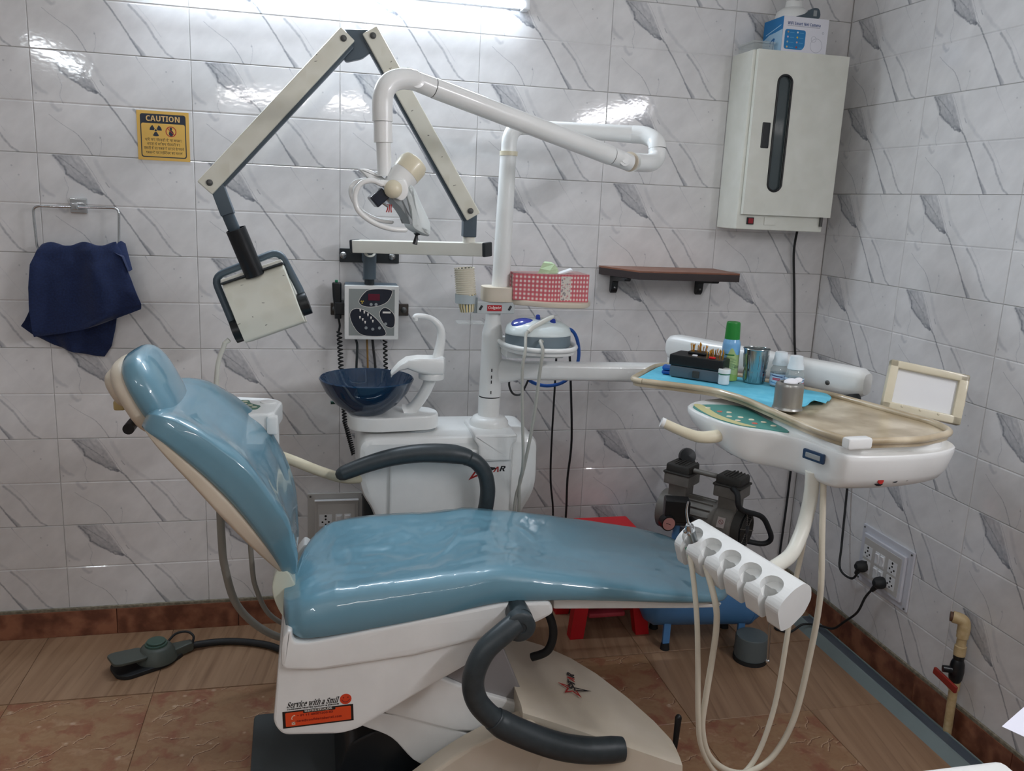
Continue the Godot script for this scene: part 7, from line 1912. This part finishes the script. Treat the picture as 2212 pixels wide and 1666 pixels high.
	for q in [[1.985, 0.475, 0.395, C(206, 150, 146)], [2.072, 0.470, 0.415, C(186, 170, 160)]]:
		var gd := V(-0.15, 0.05, 1)
		var g := one_tube("gauge", rel([V(q[0], q[1], q[2] - 0.03), V(q[0], q[1], q[2])], o), 0.026, M.black, t, 26)
		one_lathe("gauge_face", [Vector2(0, 0), Vector2(0.022, 0), Vector2(0.022, 0.0015), Vector2(0, 0.0015)], at(V(q[0], q[1], q[2]) + o, along(V(0, 0, 1))), mat(q[3], 0.3), g, 26)
		one_tube("needle", rel([V(q[0] - 0.010, q[1] + 0.004, q[2] + 0.002), V(q[0] + 0.006, q[1] - 0.003, q[2] + 0.002)], o), 0.001, M.ink, g, 5)
	one_tube("manifold", rel([V(1.99, 0.475, 0.37), V(2.075, 0.470, 0.38)], o), 0.013, M.castdark, t, 12)
	one_tube("tank_riser", rel([V(2.03, 0.295, 0.35), V(2.03, 0.48, 0.365)], o), 0.012, M.tankblue, t, 12)
	# delivery hose
	one_tube("delivery_hose", curve([X.call(0.125, 0.150, 0.046), X.call(0.150, 0.140, 0.062), X.call(0.165, 0.09, 0.058), V(2.325, 0.49, 0.40) + o, V(2.365, 0.44, 0.39) + o, V(2.385, 0.395, 0.38) + o, V(2.365, 0.372, 0.365) + o, V(2.31, 0.378, 0.35) + o, V(2.25, 0.39, 0.34) + o], 6), 0.0095, M.rubber, t, 12)
	var st := Image.create(48, 64, false, Image.FORMAT_RGB8)
	st.fill(C(178, 168, 164))
	for k in 20: line(st, Vector2(24, 28) + Vector2.from_angle(TAU * k / 20) * 13, Vector2(24, 28) + Vector2.from_angle(TAU * (k + 1) / 20) * 13, 3, C(120, 64, 60))
	line(st, Vector2(16, 20), Vector2(32, 36), 3, C(120, 64, 60))
	sheet("warning_sticker", 0.028, 0.036, st, at(X.call(0.105, 0.028, 0.0690), mb * Basis(V(1, 0, 0), -0.38)), t, 0.5, 0.0006)

# ---------------------------------------------------------------- furniture at the right edge of the picture
func near_things() -> void:
	var t := thing("side_trolley", "glossy white moulded top of a small trolley at the bottom edge", "trolley", V(1.66, 0.0, 2.20))
	one_box("cabinet", V(-0.14, 0.06, -0.17), V(0.135, 0.72, 0.18), M.white, t, 0.012)
	one_box("top", V(-0.16, 0.72, -0.205), V(0.150, 0.75, 0.20), M.white, t, 0.014)
	for k in 3:
		var d := one_box("drawer", V(-0.13, 0.10 + 0.20 * k, -0.182), V(0.125, 0.28 + 0.20 * k, -0.168), M.white, t, 0.004)
		one_box("pull", V(-0.04, 0.18 + 0.20 * k, -0.194), V(0.035, 0.20 + 0.20 * k, -0.182), M.grey, d, 0.004)
	for q in [[-0.11, -0.14], [0.11, -0.14], [-0.11, 0.15], [0.11, 0.15]]: one_lathe("caster", [Vector2(0, 0), Vector2(0.02, 0.004), Vector2(0.026, 0.03), Vector2(0.02, 0.056), Vector2(0, 0.062)], at(V(q[0], 0, q[1])), M.rubber, t, 16)
	t = thing("writing_desk", "brown desk just right of the picture under the loose paper", "desk", V(2.34, 0.0, 2.25))
	var wood := grainy(mat(C(255, 255, 255), 0.4), noise_tex(0.03, C(122, 84, 60), C(150, 108, 80), 111, 128), 3.0)
	one_box("desktop", V(-0.33, 0.72, -0.29), V(0.33, 0.75, 0.29), wood, t, 0.004)
	for q in [[-0.29, -0.25], [0.29, -0.25], [-0.29, 0.25], [0.29, 0.25]]: one_box("leg", V(q[0] - 0.02, 0.0, q[1] - 0.02), V(q[0] + 0.02, 0.72, q[1] + 0.02), wood, t, 0.003)
	t = thing("paper_sheet", "loose white paper sheet jutting in at the right edge", "paper", V(2.0, 0.7505, 1.97))
	var s := Soup.new()
	var im := Image.create(8, 8, false, Image.FORMAT_RGB8); im.fill(C(232, 232, 244))
	sheet("sheet", 0.21, 0.297, im, at(V(0.03, 0.0, 0.045), Basis.from_euler(V(-PI / 2, 0.47, 0))), t, 0.8, 0.0006)
